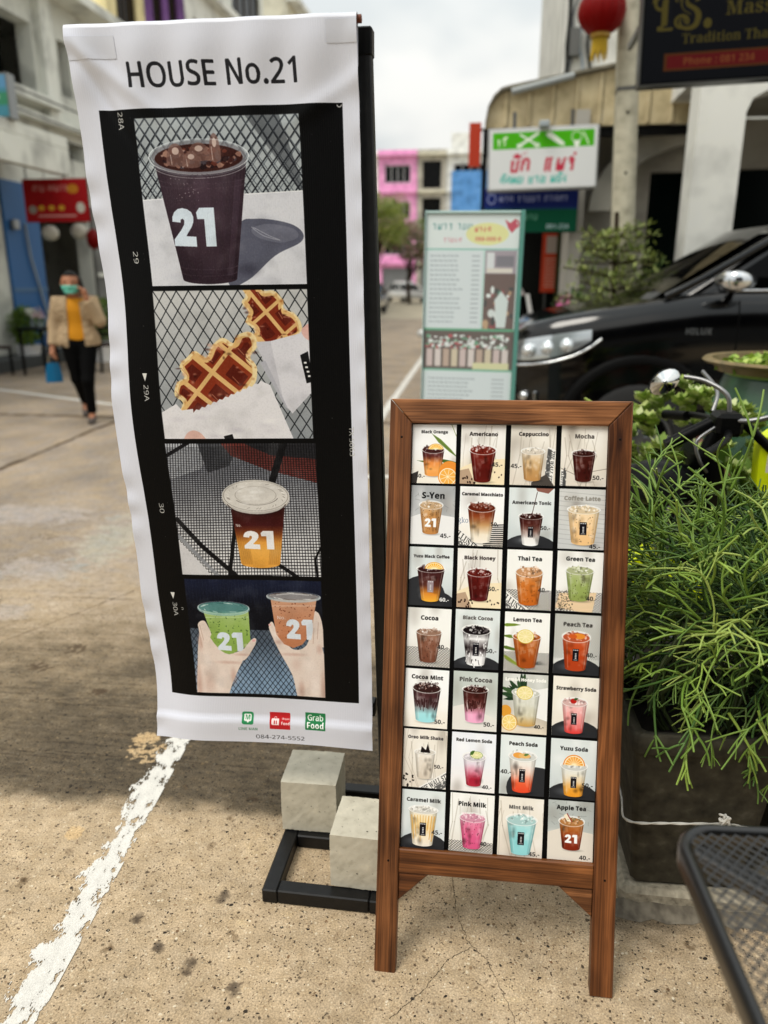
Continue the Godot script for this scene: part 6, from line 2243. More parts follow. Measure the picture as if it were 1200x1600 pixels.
	p.line([uvp(0.2, 0.535), uvp(0.30, 0.515)], 8.0, Color("17171a"))
	p.poly([uvp(0.66, 0.515), uvp(0.69, 0.515), uvp(0.63, 0.575), uvp(0.60, 0.575)], Color("121214"))
	for i in 64:
		var y := 0.52 * BH + i * (3.2 + 0.045 * i)
		p.line([Vector2(0.2 * BW, y + 6), Vector2(0.8 * BW, y)], 1.1 + 0.022 * i, Color(0.07, 0.07, 0.08, 0.85))
	for i in range(-10, 74):
		var x := 0.2 * BW + i * 6.2
		p.line([Vector2(x, 0.515 * BH), Vector2(x - 40 + i * 0.9, 0.72 * BH)], 1.9, Color(0.07, 0.07, 0.08, 0.8))
	p.line([uvp(0.2, 0.628), uvp(0.30, 0.672), uvp(0.44, 0.720)], 11.0, Color("141416"))
	p.line([uvp(0.2, 0.655), uvp(0.31, 0.700), uvp(0.36, 0.720)], 9.0, Color("8f9298"))
	p.poly([uvp(0.2, 0.662), uvp(0.30, 0.705), uvp(0.33, 0.72), uvp(0.2, 0.72)], Color("d4d4d8"))
	p.line([uvp(0.455, 0.628), uvp(0.405, 0.72)], 9.0, Color("141416"))
	p.line([uvp(0.62, 0.70), uvp(0.70, 0.72)], 9.0, Color("141416"))
	p.line([uvp(0.80, 0.672), uvp(0.775, 0.69), uvp(0.78, 0.718)], 5.0, Color("0c0c0e"))
	p.blob(0.58 * BW, 0.704 * BH, 60, 9, Color(0, 0, 0, 0.5))
	var c3 := [uvp(0.437, 0.615)]
	c3.append_array(p.arc(0.543 * BW, 0.698 * BH, 0.083 * BW, 0.0075 * BH, PI, 0.0, 14))
	c3.append(uvp(0.660, 0.612))
	p.poly(c3, Color.WHITE, func(t): return ramp(["2a1012", "3a1414", "48191a", "8a4a24", "e8a244", "f2b455", "f0ae4c", "eba646"], t))
	for s in 6:
		var f := 0.008 * s
		p.poly([uvp(0.437 + f, 0.615), uvp(0.447 + f, 0.615), uvp(0.472 + f, 0.70), uvp(0.462 + f, 0.70)], Color(0.2, 0.05, 0, 0.10))
		p.poly([uvp(0.660 - f, 0.612), uvp(0.650 - f, 0.612), uvp(0.615 - f, 0.70), uvp(0.625 - f, 0.70)], Color(0.2, 0.05, 0, 0.12))
	logo21(p, 0.478 * BW, 0.6475 * BH, 0.128 * BW, 0.0285 * BH, Color("f2f2f4"))
	p.text_box("No.", 0.452 * BW, 0.637 * BH, 13, 7, Color("e8e0da"), 700)
	p.oval(0.545 * BW, 0.5975 * BH, 0.139 * BW, 0.0245 * BH, Color("c3bfba"))
	p.oval(0.545 * BW, 0.5945 * BH, 0.138 * BW, 0.0240 * BH, Color("dcd9d4"))
	p.ring(0.545 * BW, 0.5945 * BH, 0.134 * BW, 0.0228 * BH, 2.0, Color("8d8782", 0.8))
	p.ring(0.545 * BW, 0.5935 * BH, 0.095 * BW, 0.0150 * BH, 1.8, Color("3a322e", 0.75), 0.3, 2.6)
	p.ring(0.545 * BW, 0.5935 * BH, 0.085 * BW, 0.0135 * BH, 1.3, Color("a09a94", 0.9))
	p.ring(0.545 * BW, 0.6000 * BH, 0.128 * BW, 0.0240 * BH, 2.6, Color("2a1c18", 0.8), 0.3, PI - 0.3)
	for s in 40:
		var a := r.randf() * TAU
		p.line([Vector2(0.545 * BW + cos(a) * 0.11 * BW, 0.5945 * BH + sin(a) * 0.018 * BH), Vector2(0.545 * BW + cos(a + 0.1) * 0.12 * BW, 0.5945 * BH + sin(a + 0.1) * 0.02 * BH)], 1.0, Color("5a504a", 0.6) if r.randf() < 0.5 else Color("f6f4f0", 0.9))
	for s in 14:
		p.blob(r.randf_range(0.46, 0.62) * BW, r.randf_range(0.58, 0.61) * BH, 16, 6, Color(1, 1, 1, 0.4))
	# ---- picture four: two hands raise their drinks
	R = Rect2(0.206 * BW, 0.7245 * BH, 0.588 * BW, 0.191 * BH)
	p.frame(R)
	p.rect(R.position.x, R.position.y, R.size.x, R.size.y, Color("10131f"), func(t): return Color("171d33").lerp(Color("0c0e16"), smoothstep(0.0, 0.3, t)))
	for s in 40:
		p.line([Vector2(R.position.x + s * 9.0, R.position.y), Vector2(R.position.x + s * 9.0, R.position.y + 60)], 0.8, Color(0.3, 0.35, 0.5, 0.18))
	p.rect(R.position.x, 0.806 * BH, R.size.x, 0.12 * BH, Color("7b93ad"), func(t): return Color("4d5866").lerp(Color("88a4c2"), smoothstep(0.0, 0.8, t)))
	paint_net(p, Rect2(R.position.x, 0.806 * BH, R.size.x, 0.12 * BH), 14.0, 19.0, 1.7, Color("1a202a"))
	var skin := Color("e8d8ce")
	# fingers behind the green cup, cup, then the thumb side
	p.poly(smooth_outline([uvp(0.215, 0.93), uvp(0.225, 0.855), uvp(0.245, 0.815), uvp(0.245, 0.798), uvp(0.275, 0.793), uvp(0.30, 0.81), uvp(0.36, 0.845), uvp(0.44, 0.838), uvp(0.475, 0.823), uvp(0.495, 0.820), uvp(0.49, 0.832), uvp(0.44, 0.853), uvp(0.385, 0.89), uvp(0.33, 0.93)]), skin)
	p.blob(0.27 * BW, 0.90 * BH, 26, 60, Color("c9aa9e", 0.5))
	p.blob(0.345 * BW, 0.885 * BH, 24, 40, Color("f3e4dd", 0.5))
	var c4 := [uvp(0.274, 0.776), uvp(0.30, 0.815)]
	c4.append_array(smooth_outline([uvp(0.30, 0.815), uvp(0.325, 0.838), uvp(0.372, 0.848), uvp(0.43, 0.838), uvp(0.472, 0.826)], 3).slice(0, 13))
	c4.append(uvp(0.474, 0.776))
	p.poly(c4, Color.WHITE, func(t): return ramp(["a9c27e", "98b85f", "8fb054", "87a84e"], t))
	for s in 60:
		var q := uvp(r.randf_range(0.30, 0.465), r.randf_range(0.783, 0.83))
		p.oval(q.x, q.y, r.randf_range(0.7, 2.6), r.randf_range(0.7, 1.8), Color("3d5a2c", 0.85), r.randf() * 3.0)
	p.line([uvp(0.282, 0.787), uvp(0.472, 0.785)], 1.4, Color(0.9, 1.0, 0.85, 0.6))
	logo21(p, 0.322 * BW, 0.811 * BH, 0.112 * BW, 0.031 * BH, Color("dce8f4"), 0.05)
	p.poly(smooth_outline([uvp(0.40, 0.853), uvp(0.44, 0.838), uvp(0.478, 0.822), uvp(0.498, 0.821), uvp(0.488, 0.833), uvp(0.44, 0.857)]), skin)
	p.oval(0.487 * BW, 0.8235 * BH, 4.5, 3.2, Color("e9b0b0"), -0.4)
	p.oval(0.365 * BW, 0.7725 * BH, 0.115 * BW, 0.0115 * BH, Color("8fbcbc", 0.75))
	p.oval(0.365 * BW, 0.7700 * BH, 0.108 * BW, 0.0092 * BH, Color("4f8684", 0.75))
	for s in 22:
		var a := r.randf() * TAU
		p.line([Vector2(0.365 * BW + cos(a) * 0.1 * BW, 0.7705 * BH + sin(a) * 0.008 * BH), Vector2(0.365 * BW + cos(a + 0.3) * 0.09 * BW, 0.7705 * BH + sin(a + 0.3) * 0.007 * BH)], 1.3, Color("e0f2f2", 0.8) if s % 2 else Color("2f5e5c", 0.7))
	p.ring(0.365 * BW, 0.7705 * BH, 0.114 * BW, 0.0108 * BH, 2.2, Color("cfe6ea", 0.95))
	p.ring(0.365 * BW, 0.7740 * BH, 0.108 * BW, 0.0105 * BH, 1.6, Color("d8ecec", 0.8), 0.1, PI - 0.1)
	p.poly(smooth_outline([uvp(0.80, 0.93), uvp(0.80, 0.86), uvp(0.785, 0.825), uvp(0.785, 0.79), uvp(0.765, 0.772), uvp(0.748, 0.79), uvp(0.72, 0.828), uvp(0.66, 0.836), uvp(0.60, 0.812), uvp(0.575, 0.792), uvp(0.558, 0.80), uvp(0.572, 0.818), uvp(0.60, 0.842), uvp(0.65, 0.88), uvp(0.685, 0.93)]), skin)
	p.blob(0.75 * BW, 0.89 * BH, 26, 50, Color("f3e4dd", 0.55))
	p.blob(0.67 * BW, 0.862 * BH, 20, 28, Color("cfaea2", 0.4))
	var c5 := [uvp(0.574, 0.755), uvp(0.588, 0.812), uvp(0.62, 0.828), uvp(0.66, 0.834), uvp(0.70, 0.828), uvp(0.735, 0.812), uvp(0.752, 0.79), uvp(0.772, 0.753)]
	p.poly(c5, Color.WHITE, func(t): return ramp(["d3a487", "c98f6e", "c4835e", "bd7a55"], t))
	for s in 70:
		var q := uvp(r.randf_range(0.585, 0.75), r.randf_range(0.758, 0.818))
		p.oval(q.x, q.y, r.randf_range(0.7, 2.4), r.randf_range(0.7, 1.6), Color("6a3420", 0.85), r.randf() * 3.0)
	p.line([uvp(0.578, 0.766), uvp(0.768, 0.764)], 1.4, Color(1, 0.95, 0.9, 0.6))
	logo21(p, 0.633 * BW, 0.7865 * BH, 0.112 * BW, 0.033 * BH, Color("dfe8f2"), 0.05)
	p.text_box("No.", 0.598 * BW, 0.782 * BH, 20, 8.5, Color("eae6e6"), 400)
	p.poly(smooth_outline([uvp(0.77, 0.774), uvp(0.79, 0.79), uvp(0.795, 0.83), uvp(0.765, 0.825), uvp(0.735, 0.835), uvp(0.752, 0.80)]), skin)
	p.oval(0.673 * BW, 0.7515 * BH, 0.117 * BW, 0.0082 * BH, Color("b9c4ca", 0.8))
	p.oval(0.673 * BW, 0.7495 * BH, 0.108 * BW, 0.0060 * BH, Color("8f8a8c", 0.8))
	for s in 22:
		var a := r.randf() * TAU
		p.line([Vector2(0.673 * BW + cos(a) * 0.1 * BW, 0.7495 * BH + sin(a) * 0.006 * BH), Vector2(0.673 * BW + cos(a + 0.3) * 0.09 * BW, 0.7495 * BH + sin(a + 0.3) * 0.005 * BH)], 1.2, Color("f2f6f8", 0.8) if s % 2 else Color("5a4a46", 0.7))
	p.ring(0.673 * BW, 0.7500 * BH, 0.117 * BW, 0.0078 * BH, 2.0, Color("e6eef2", 0.95))
	p.line([uvp(0.60, 0.748), uvp(0.66, 0.7455), uvp(0.74, 0.747)], 1.4, Color("f2f4f6", 0.8))
	for q in [[0.222, 0.90, 9, 60, "b98f80"], [0.245, 0.83, 7, 24, "c49c8e"], [0.37, 0.862, 34, 5, "c9a294"], [0.43, 0.848, 22, 4, "c9a294"], [0.385, 0.885, 8, 26, "bf988a"], [0.79, 0.90, 9, 60, "b98f80"], [0.66, 0.845, 34, 5, "c9a294"], [0.60, 0.825, 14, 7, "c9a294"], [0.69, 0.905, 8, 30, "bf988a"], [0.775, 0.835, 8, 14, "c49c8e"]]:
		p.blob(q[0] * BW, q[1] * BH, q[2] * 1.6, q[3] * 1.4, Color(q[4], 0.6))
	for q in [[0.27, 0.86, 12, 30], [0.32, 0.90, 14, 30], [0.46, 0.832, 12, 6], [0.73, 0.86, 16, 30], [0.75, 0.90, 12, 34], [0.585, 0.812, 8, 8]]:
		p.blob(q[0] * BW, q[1] * BH, q[2] * 1.5, q[3] * 1.3, Color("f7ebe4", 0.6))
	for q in [[0.252, 0.80, 0.262, 0.826], [0.246, 0.812, 0.252, 0.838], [0.775, 0.79, 0.768, 0.818], [0.755, 0.80, 0.748, 0.826]]:
		p.line([uvp(q[0], q[1]), uvp(q[2], q[3])], 1.2, Color("b08878", 0.7))
	p.oval(0.563 * BW, 0.797 * BH, 3.6, 3.0, Color("ecbcb8"))
	p.unframe()
	for i in 4:
		p.soften([Rect2(0.204 * BW, 0.1015 * BH, 0.59 * BW, 0.2025 * BH), Rect2(0.203 * BW, 0.3105 * BH, 0.59 * BW, 0.2 * BH), Rect2(0.2 * BW, 0.5175 * BH, 0.6 * BW, 0.2 * BH), Rect2(0.205 * BW, 0.7245 * BH, 0.59 * BW, 0.191 * BH)][i], 0.34, 0.18, 70 + i)
	# ---- foot: delivery marks and telephone number
	var bx := 0.409 * BW
	var by := 0.9475 * BH
	var rounded := func(x: float, y: float, w: float, h: float, rad: float) -> Array:
		var o := []
		o.append_array(p.arc(x + rad, y + rad, rad, rad, PI, PI * 1.5, 6))
		o.append_array(p.arc(x + w - rad, y + rad, rad, rad, PI * 1.5, TAU, 6))
		o.append_array(p.arc(x + w - rad, y + h - rad, rad, rad, 0, PI * 0.5, 6))
		o.append_array(p.arc(x + rad, y + h - rad, rad, rad, PI * 0.5, PI, 6))
		return o
	p.poly(rounded.call(bx, by, 31.0, 33.0, 7.0), Color("2f8f5b"))
	p.poly(rounded.call(bx + 6, by + 6, 19.0, 17.5, 3.0), Color("f2f6f2"))
	p.poly([Vector2(bx + 12, by + 23), Vector2(bx + 20, by + 23), Vector2(bx + 16, by + 28)], Color("f2f6f2"))
	p.text_box("M", bx + 9.5, by + 9, 12, 11, Color("2f8f5b"), 700)
	p.text_box("LINE MAN", 0.394 * BW, 0.9735 * BH, 49, 7.5, Color("5d8a72"), 700)
	p.poly(rounded.call(0.536 * BW, 0.9465 * BH, 54.0, 45.0, 2.0), Color("c2272d"))
	p.ring(0.563 * BW, 0.957 * BH, 4.0, 4.5, 1.3, Color("f4dede"), PI, TAU)
	p.poly(rounded.call(0.545 * BW, 0.957 * BH, 20.0, 16.0, 2.0), Color("f6e6e6"))
	p.rect(0.556 * BW, 0.960 * BH, 2.5, 9, Color("c2272d"))
	p.rect(0.565 * BW, 0.960 * BH, 2.5, 9, Color("c2272d"))
	p.text_box("Shopee", 0.592 * BW, 0.9555 * BH, 20, 6, Color("f4dede"), 700)
	p.text_box("Food", 0.590 * BW, 0.961 * BH, 22, 8.5, Color("fff6f6"), 700)
	p.poly(rounded.call(0.700 * BW, 0.9435 * BH, 53.0, 46.0, 2.0), Color("2a7d4c"))
	p.text_box("Grab", 0.711 * BW, 0.947 * BH, 40, 16, Color("eef6f0"), 400, Transform2D.IDENTITY, "Droid Sans", 0.4)
	p.text_box("Food", 0.709 * BW, 0.9585 * BH, 43, 17, Color("ffffff"), 700)
	p.text_box("084-274-5552", 0.471 * BW, 0.9860 * BH, 128, 11.5, Color("303034"), 400)
	p.unframe()
	return p.shot()


func banner_point(u: float, v: float) -> Vector3:
	# the sheet hangs from its top rod; it leans a little and its left side is loose
	var x := lerpf(lerpf(-0.868, -0.281, u), lerpf(-0.826, -0.256, u), v)
	var y := lerpf(1.925, lerpf(0.327, 0.352, u), v)
	var z := -1.62
	x += 0.006 * sin(v * 9.0) * (1.0 - u) + 0.004 * sin(v * 21.0 + 1.0) * pow(1.0 - u, 3.0)
	x += (0.012 * sin(PI * v)) * (1.0 - u)
	# it rolls forward over the rod, then falls back
	z += 0.004 - 0.012 * smoothstep(0.012, 0.09, v) + 0.008 * smoothstep(0.10, 0.5, v)
	# broad waves
	z += 0.010 * sin(v * 5.0 + 0.6) * (0.35 + 0.65 * (1.0 - u))
	z += 0.008 * sin(u * 4.4 + v * 2.0) * sin(PI * minf(v * 1.1, 1.0))
	z -= 0.022 * exp(-pow(u / 0.14, 2.0)) * smoothstep(0.05, 0.35, v) * (0.6 + 0.4 * sin(v * 8.0))
	# tension folds fanning from the taped corners
	var d1 := (v * 1.6 - 0.02) - (u * 0.58) * 0.78
	z += 0.006 * exp(-pow(d1 / 0.020, 2.0)) * exp(-pow((u - 0.12) / 0.2, 2.0))
	var d2 := (v * 1.6 - 0.02) - (u * 0.58) * 1.7
	z -= 0.005 * exp(-pow(d2 / 0.022, 2.0)) * exp(-pow((u - 0.10) / 0.12, 2.0))
	var d3 := (v * 1.6 - 0.10) - (1.0 - u) * 0.58 * 0.55
	z += 0.0045 * exp(-pow(d3 / 0.018, 2.0)) * exp(-pow((u - 0.88) / 0.16, 2.0))
	z += 0.004 * sin(u * 31.0 + sin(v * 14.0)) * exp(-pow((v - 0.045) / 0.05, 2.0))
	# crinkled margins
	z += 0.0022 * sin(v * 96.0 + 2.0 * sin(v * 31.0)) * exp(-pow(u / 0.05, 2.0))
	z += 0.0014 * sin(v * 120.0) * exp(-pow((1.0 - u) / 0.03, 2.0))
	# hem along the foot
	z += 0.007 * smoothstep(0.955, 0.963, v) * (1.0 - 0.4 * smoothstep(0.963, 1.0, v))
	z += 0.010 * sin(u * 7.0 + 1.0) * smoothstep(0.85, 1.0, v)
	y += 0.003 * sin(u * 9.0) * smoothstep(0.9, 1.0, v)
	return P3(x, y, z)


func build_banner() -> void:
	var tex := banner_texture()
	var rib := Image.create(64, 64, false, Image.FORMAT_L8)
	for y in 64:
		for x in 64:
			rib.set_pixel(x, y, Color.WHITE * (0.5 + 0.36 * sin(TAU * x / 16.0) + 0.06 * sin(TAU * y / 8.0)))
	var ribs := ImageTexture.create_from_image(rib)
	var vinyl := print_mat("banner_vinyl", tex, 0.36)
	vinyl.texture_repeat = true
	vinyl.metallic_specular = 0.2
	var relief := ribs
	vinyl.heightmap_enabled = true
	# the weave shows as fine upright ribs
	var big := Image.create(1024, 256, false, Image.FORMAT_L8)
	for x in 1024:
		var t := clampf(0.5 + 0.45 * sin(TAU * x / 8.0), 0.0, 1.0)
		big.fill_rect(Rect2i(x, 0, 1, 256), Color(t, t, t))
	relief = ImageTexture.create_from_image(big)
	vinyl.heightmap_texture = relief
	vinyl.heightmap_scale = 0.018
	var t := thing("banner", "tall white vinyl banner with a black film strip of drink and waffle photos", "banner", Vector3(-0.56, 0.33, -1.62))
	var inv := Transform3D(Basis.IDENTITY, -t.position)
	var front := MB.new().sheet(60, 220, func(u, v): return inv * banner_point(u, v))
	part("printed_sheet", front, vinyl, t)
	var plain := mat("banner_white", Color(0.855, 0.865, 0.905), 0.42)
	# the sheet folds over the rod and hangs down a little behind
	var fold := MB.new().sheet(60, 12, func(u, v):
		var p := banner_point(u, 0.0)
		var a: float = minf(v * 2.0, 1.0) * PI
		var q := p + P3(0, 0.009 * sin(a), -0.009 * (1.0 - cos(a)))
		if v > 0.5:
			q.y -= (v - 0.5) * 0.16
		return inv * q)
	part("top_fold", fold, plain, t)
	# taped corner
	for tp in [[0.0, 0.175, 0.0275, 0.0525], [0.9, 1.0, 0.02, 0.045]]:
		var strip := MB.new().sheet(14, 8, func(u, v): return inv * (banner_point(lerpf(tp[0], tp[1], u), lerpf(tp[2] - 0.022, tp[3] - 0.022, v) + 0.004) + P3(0, 0, 0.0009)))
		part("clear_tape", strip, mat("tape", Color(0.82, 0.83, 0.87), 0.2), t)
	part("top_rod", MB.new().tube(PackedVector3Array([inv * P3(-0.864, 1.922, -1.629), inv * P3(-0.2735, 1.924, -1.629)]), 0.0075, 10), mat("rod_wood", Color(0.42, 0.22, 0.14), 0.6), t)

	var steel := mottled("black_steel", 111, 0.04, [Color(0.035, 0.037, 0.042), Color(0.05, 0.053, 0.06), Color(0.085, 0.085, 0.088)], 3.0, 0.42, 256, 0.05)
	var s := thing("banner_stand", "black square-tube steel stand behind the tall banner, its base held down by concrete cubes", "banner stand", Vector3(-0.3, 0, -1.7))
	var iv := Transform3D(Basis.IDENTITY, -s.position)
	var q := func(x0, y0, z0, x1, y1, z1) -> MB: return MB.new().box(iv * Transform3D(Basis.IDENTITY, P3((x0 + x1) * 0.5, (y0 + y1) * 0.5, (z0 + z1) * 0.5)), P3(x1 - x0, y1 - y0, z1 - z0), 0.003)
	part("base_bar", q.call(-0.4690, 0.001, -1.502, -0.2445, 0.039, -1.464), steel, s)
	part("base_bar", q.call(-0.4690, 0.001, -1.698, -0.2445, 0.039, -1.660), steel, s)
	part("base_bar", q.call(-0.4690, 0.001, -1.902, -0.2445, 0.039, -1.864), steel, s)
	part("base_bar", q.call(-0.5075, 0.0, -1.902, -0.4695, 0.038, -1.464), steel, s)
	part("base_bar", q.call(-0.2440, 0.0, -1.902, -0.2060, 0.038, -1.464), steel, s)
	part("post", MB.new().bar(iv * P3(-0.224, 0.0395, -1.668), iv * P3(-0.2765, 1.915, -1.668), 0.032, 0.032, 0.003), steel, s)
	part("arm", q.call(-0.85, 1.868, -1.686, -0.2950, 1.905, -1.650), steel, s)
	part("arm", q.call(-0.82, 0.42, -1.686, -0.2565, 0.457, -1.650), steel, s)
	part("taped_cap", q.call(-0.2945, 1.868, -1.6865, -0.2575, 1.9185, -1.6495), mat("black_tape", Color(0.06, 0.06, 0.062), 0.3), s)


func build_blocks() -> void:
	var m := mottled("cube_concrete", 121, 0.012, [Color(0.66, 0.635, 0.565), Color(0.745, 0.72, 0.65), Color(0.77, 0.745, 0.675), Color(0.83, 0.80, 0.72)], 3.0, 0.85, 512, 0.25)
	var spots := [[Vector3(-0.441, 0.039, -1.752), 0.03, "grey concrete cube on the rear half of the banner stand's base"], [Vector3(-0.268, 0.039, -1.569), -0.02, "grey concrete cube on the stand's front bar, beside the wooden leg"]]
	for i in 2:
		var s: Array = spots[i]
		var t := thing("concrete_cube", s[2], "concrete block", s[0], Vector3(0, s[1], 0), "concrete cubes weighing down the banner stand")
		var r := RandomNumberGenerator.new()
		r.seed = 8 + i
		var n1 := noise(130 + i, 14.0, 3)
		# a cast cube with slightly uneven, rounded edges and small pits
		var mb := MB.new()
		for a in 3:
			for sg in [-1.0, 1.0]:
				var face := func(u, v):
					var p := Vector3.ZERO
					p[a] = sg
					p[(a + 1) % 3] = u * 2.0 - 1.0
					p[(a + 2) % 3] = v * 2.0 - 1.0
					var core := p * 0.93
					core = core.clamp(Vector3.ONE * -0.93, Vector3.ONE * 0.93)
					var d := p - core
					var e := core + d.normalized() * 0.07
					var w := e * 0.0755
					w += e.normalized() * (0.0010 * n1.get_noise_3dv(w * 6.0) * 1.6)
					return w + P3(0, 0.0765, 0)
				var f := MB.new().sheet(22, 22, face, sg > 0.0)
				mb.v.append_array(f.v); mb.n.append_array(f.n); mb.uv.append_array(f.uv); mb.c.append_array(f.c)
		part("cube", mb, m, t)
		var pores := MB.new()
		for pk in 46:
			var u := r.randf_range(-0.062, 0.062)
			var w := r.randf_range(-0.062, 0.062)
			var rad := r.randf_range(0.0004, 0.0013) * (2.0 if pk % 11 == 0 else 1.0)
			var face := Transform3D(Basis(), P3(u, 0.1524, w)) if pk % 2 else Transform3D(Basis(Vector3.RIGHT, PI / 2), P3(u, 0.0765 + w, 0.0759))
			pores.lathe([Vector2(rad, 0.0), Vector2(rad * 0.5, 0.0003), Vector2(0, 0.0003)], 7, face * Transform3D(Basis().scaled(P3(1, 1, r.randf_range(0.5, 1.0))), Vector3.ZERO))
		part("pores", pores, mat("pore_dark", Color(0.30, 0.28, 0.24), 0.95), t).set_meta("kind", "stuff")


# ------------------------------------------------------------------ planter, mesh table, price sign
func twig(mb: MB, r: RandomNumberGenerator, p: Vector3, d: Vector3, l: float, rad: float, tone: Color, forks: int, sag: float, sides := 5) -> void:
	var pts := [p]
	var q := p
	var dir := d.normalized()
	var bend := Vector3(r.randf_range(-1, 1), r.randf_range(-0.8, 0.6), r.randf_range(-1, 1)) * 0.55
	for s in 3:
		dir = (dir + bend * 0.4 + Vector3(0, -sag, 0)).normalized()
		q = q + dir * l / 3.0
		pts.append(q)
	var line := curve(pts, 2)
	var rads := PackedFloat32Array()
	for i in line.size():
		rads.append(rad * (1.0 - 0.22 * i / (line.size() - 1)))
	mb.tint(tone)
	mb.tube(line, rads, sides)
	if forks > 0:
		var n := 2 if r.randf() < 0.75 else 3
		for i in n:
			var nd := (dir + Vector3(r.randf_range(-1, 1), r.randf_range(-0.7, 0.8), r.randf_range(-1, 1)) * 0.8).normalized()
			twig(mb, r, q, nd, l * r.randf_range(0.55, 0.95), rad * 0.86, tone.lerp(Color(0.20, 0.29, 0.055), r.randf() * 0.35), forks - 1, sag * 1.2, sides)
	if r.randf() < 0.5:
		var m: Vector3 = line[line.size() / 2]
		var nd := (dir + Vector3(r.randf_range(-1, 1), r.randf_range(-0.5, 1), r.randf_range(-1, 1))).normalized()
		mb.tube(PackedVector3Array([m, m + nd * l * 0.3, m + nd * l * 0.3 + Vector3(nd.x, nd.y - 0.2, nd.z) * l * 0.25]), PackedFloat32Array([rad * 0.75, rad * 0.7, rad * 0.55]), sides)


func planter_box(label: String, cx: float, cz: float, turn: float, hh: float) -> void:
	var t := thing("planter", label, "planter", Vector3(cx, 0.056, cz), Vector3(0, turn, 0), "square concrete planters on the kerb")
	var mossy := mottled("mossy_concrete", 201, 0.028, [Color(0.095, 0.088, 0.062), Color(0.19, 0.175, 0.135), Color(0.24, 0.225, 0.18), Color(0.34, 0.325, 0.28)], 1.3, 0.88, 512, 0.45)
	var ring := func(w: float, y: float) -> Array:
		var o := []
		var c := 0.012
		for k in 4:
			var a := Vector2(w, w).rotated(PI / 2 * k)
			var s := Vector2(-1, 0).rotated(PI / 2 * k) * c
			var s2 := Vector2(0, -1).rotated(PI / 2 * k) * c
			o.append(P3(a.x + s2.x, y, a.y + s2.y))
			o.append(P3(a.x + s.x, y, a.y + s.y))
		return o
	var rings := []
	for y in [0.0, 0.012, 0.2, hh - 0.05, hh - 0.045, hh]:
		var w := lerpf(0.128, 0.165, y / hh)
		if y == 0.0:
			w -= 0.008
		if y >= hh - 0.046:
			w += 0.006
		rings.append(ring.call(w, y))
	rings.append(ring.call(0.145, hh))
	rings.append(ring.call(0.142, hh - 0.06))
	part("box", MB.new().loft(rings, true), mossy, t)
	part("soil", MB.new().block(P3(-0.14, hh - 0.09, -0.14), P3(0.14, hh - 0.055, 0.14)), mottled("soil", 203, 0.08, [Color(0.05, 0.04, 0.03), Color(0.12, 0.1, 0.075)], 3.0, 0.95), t)


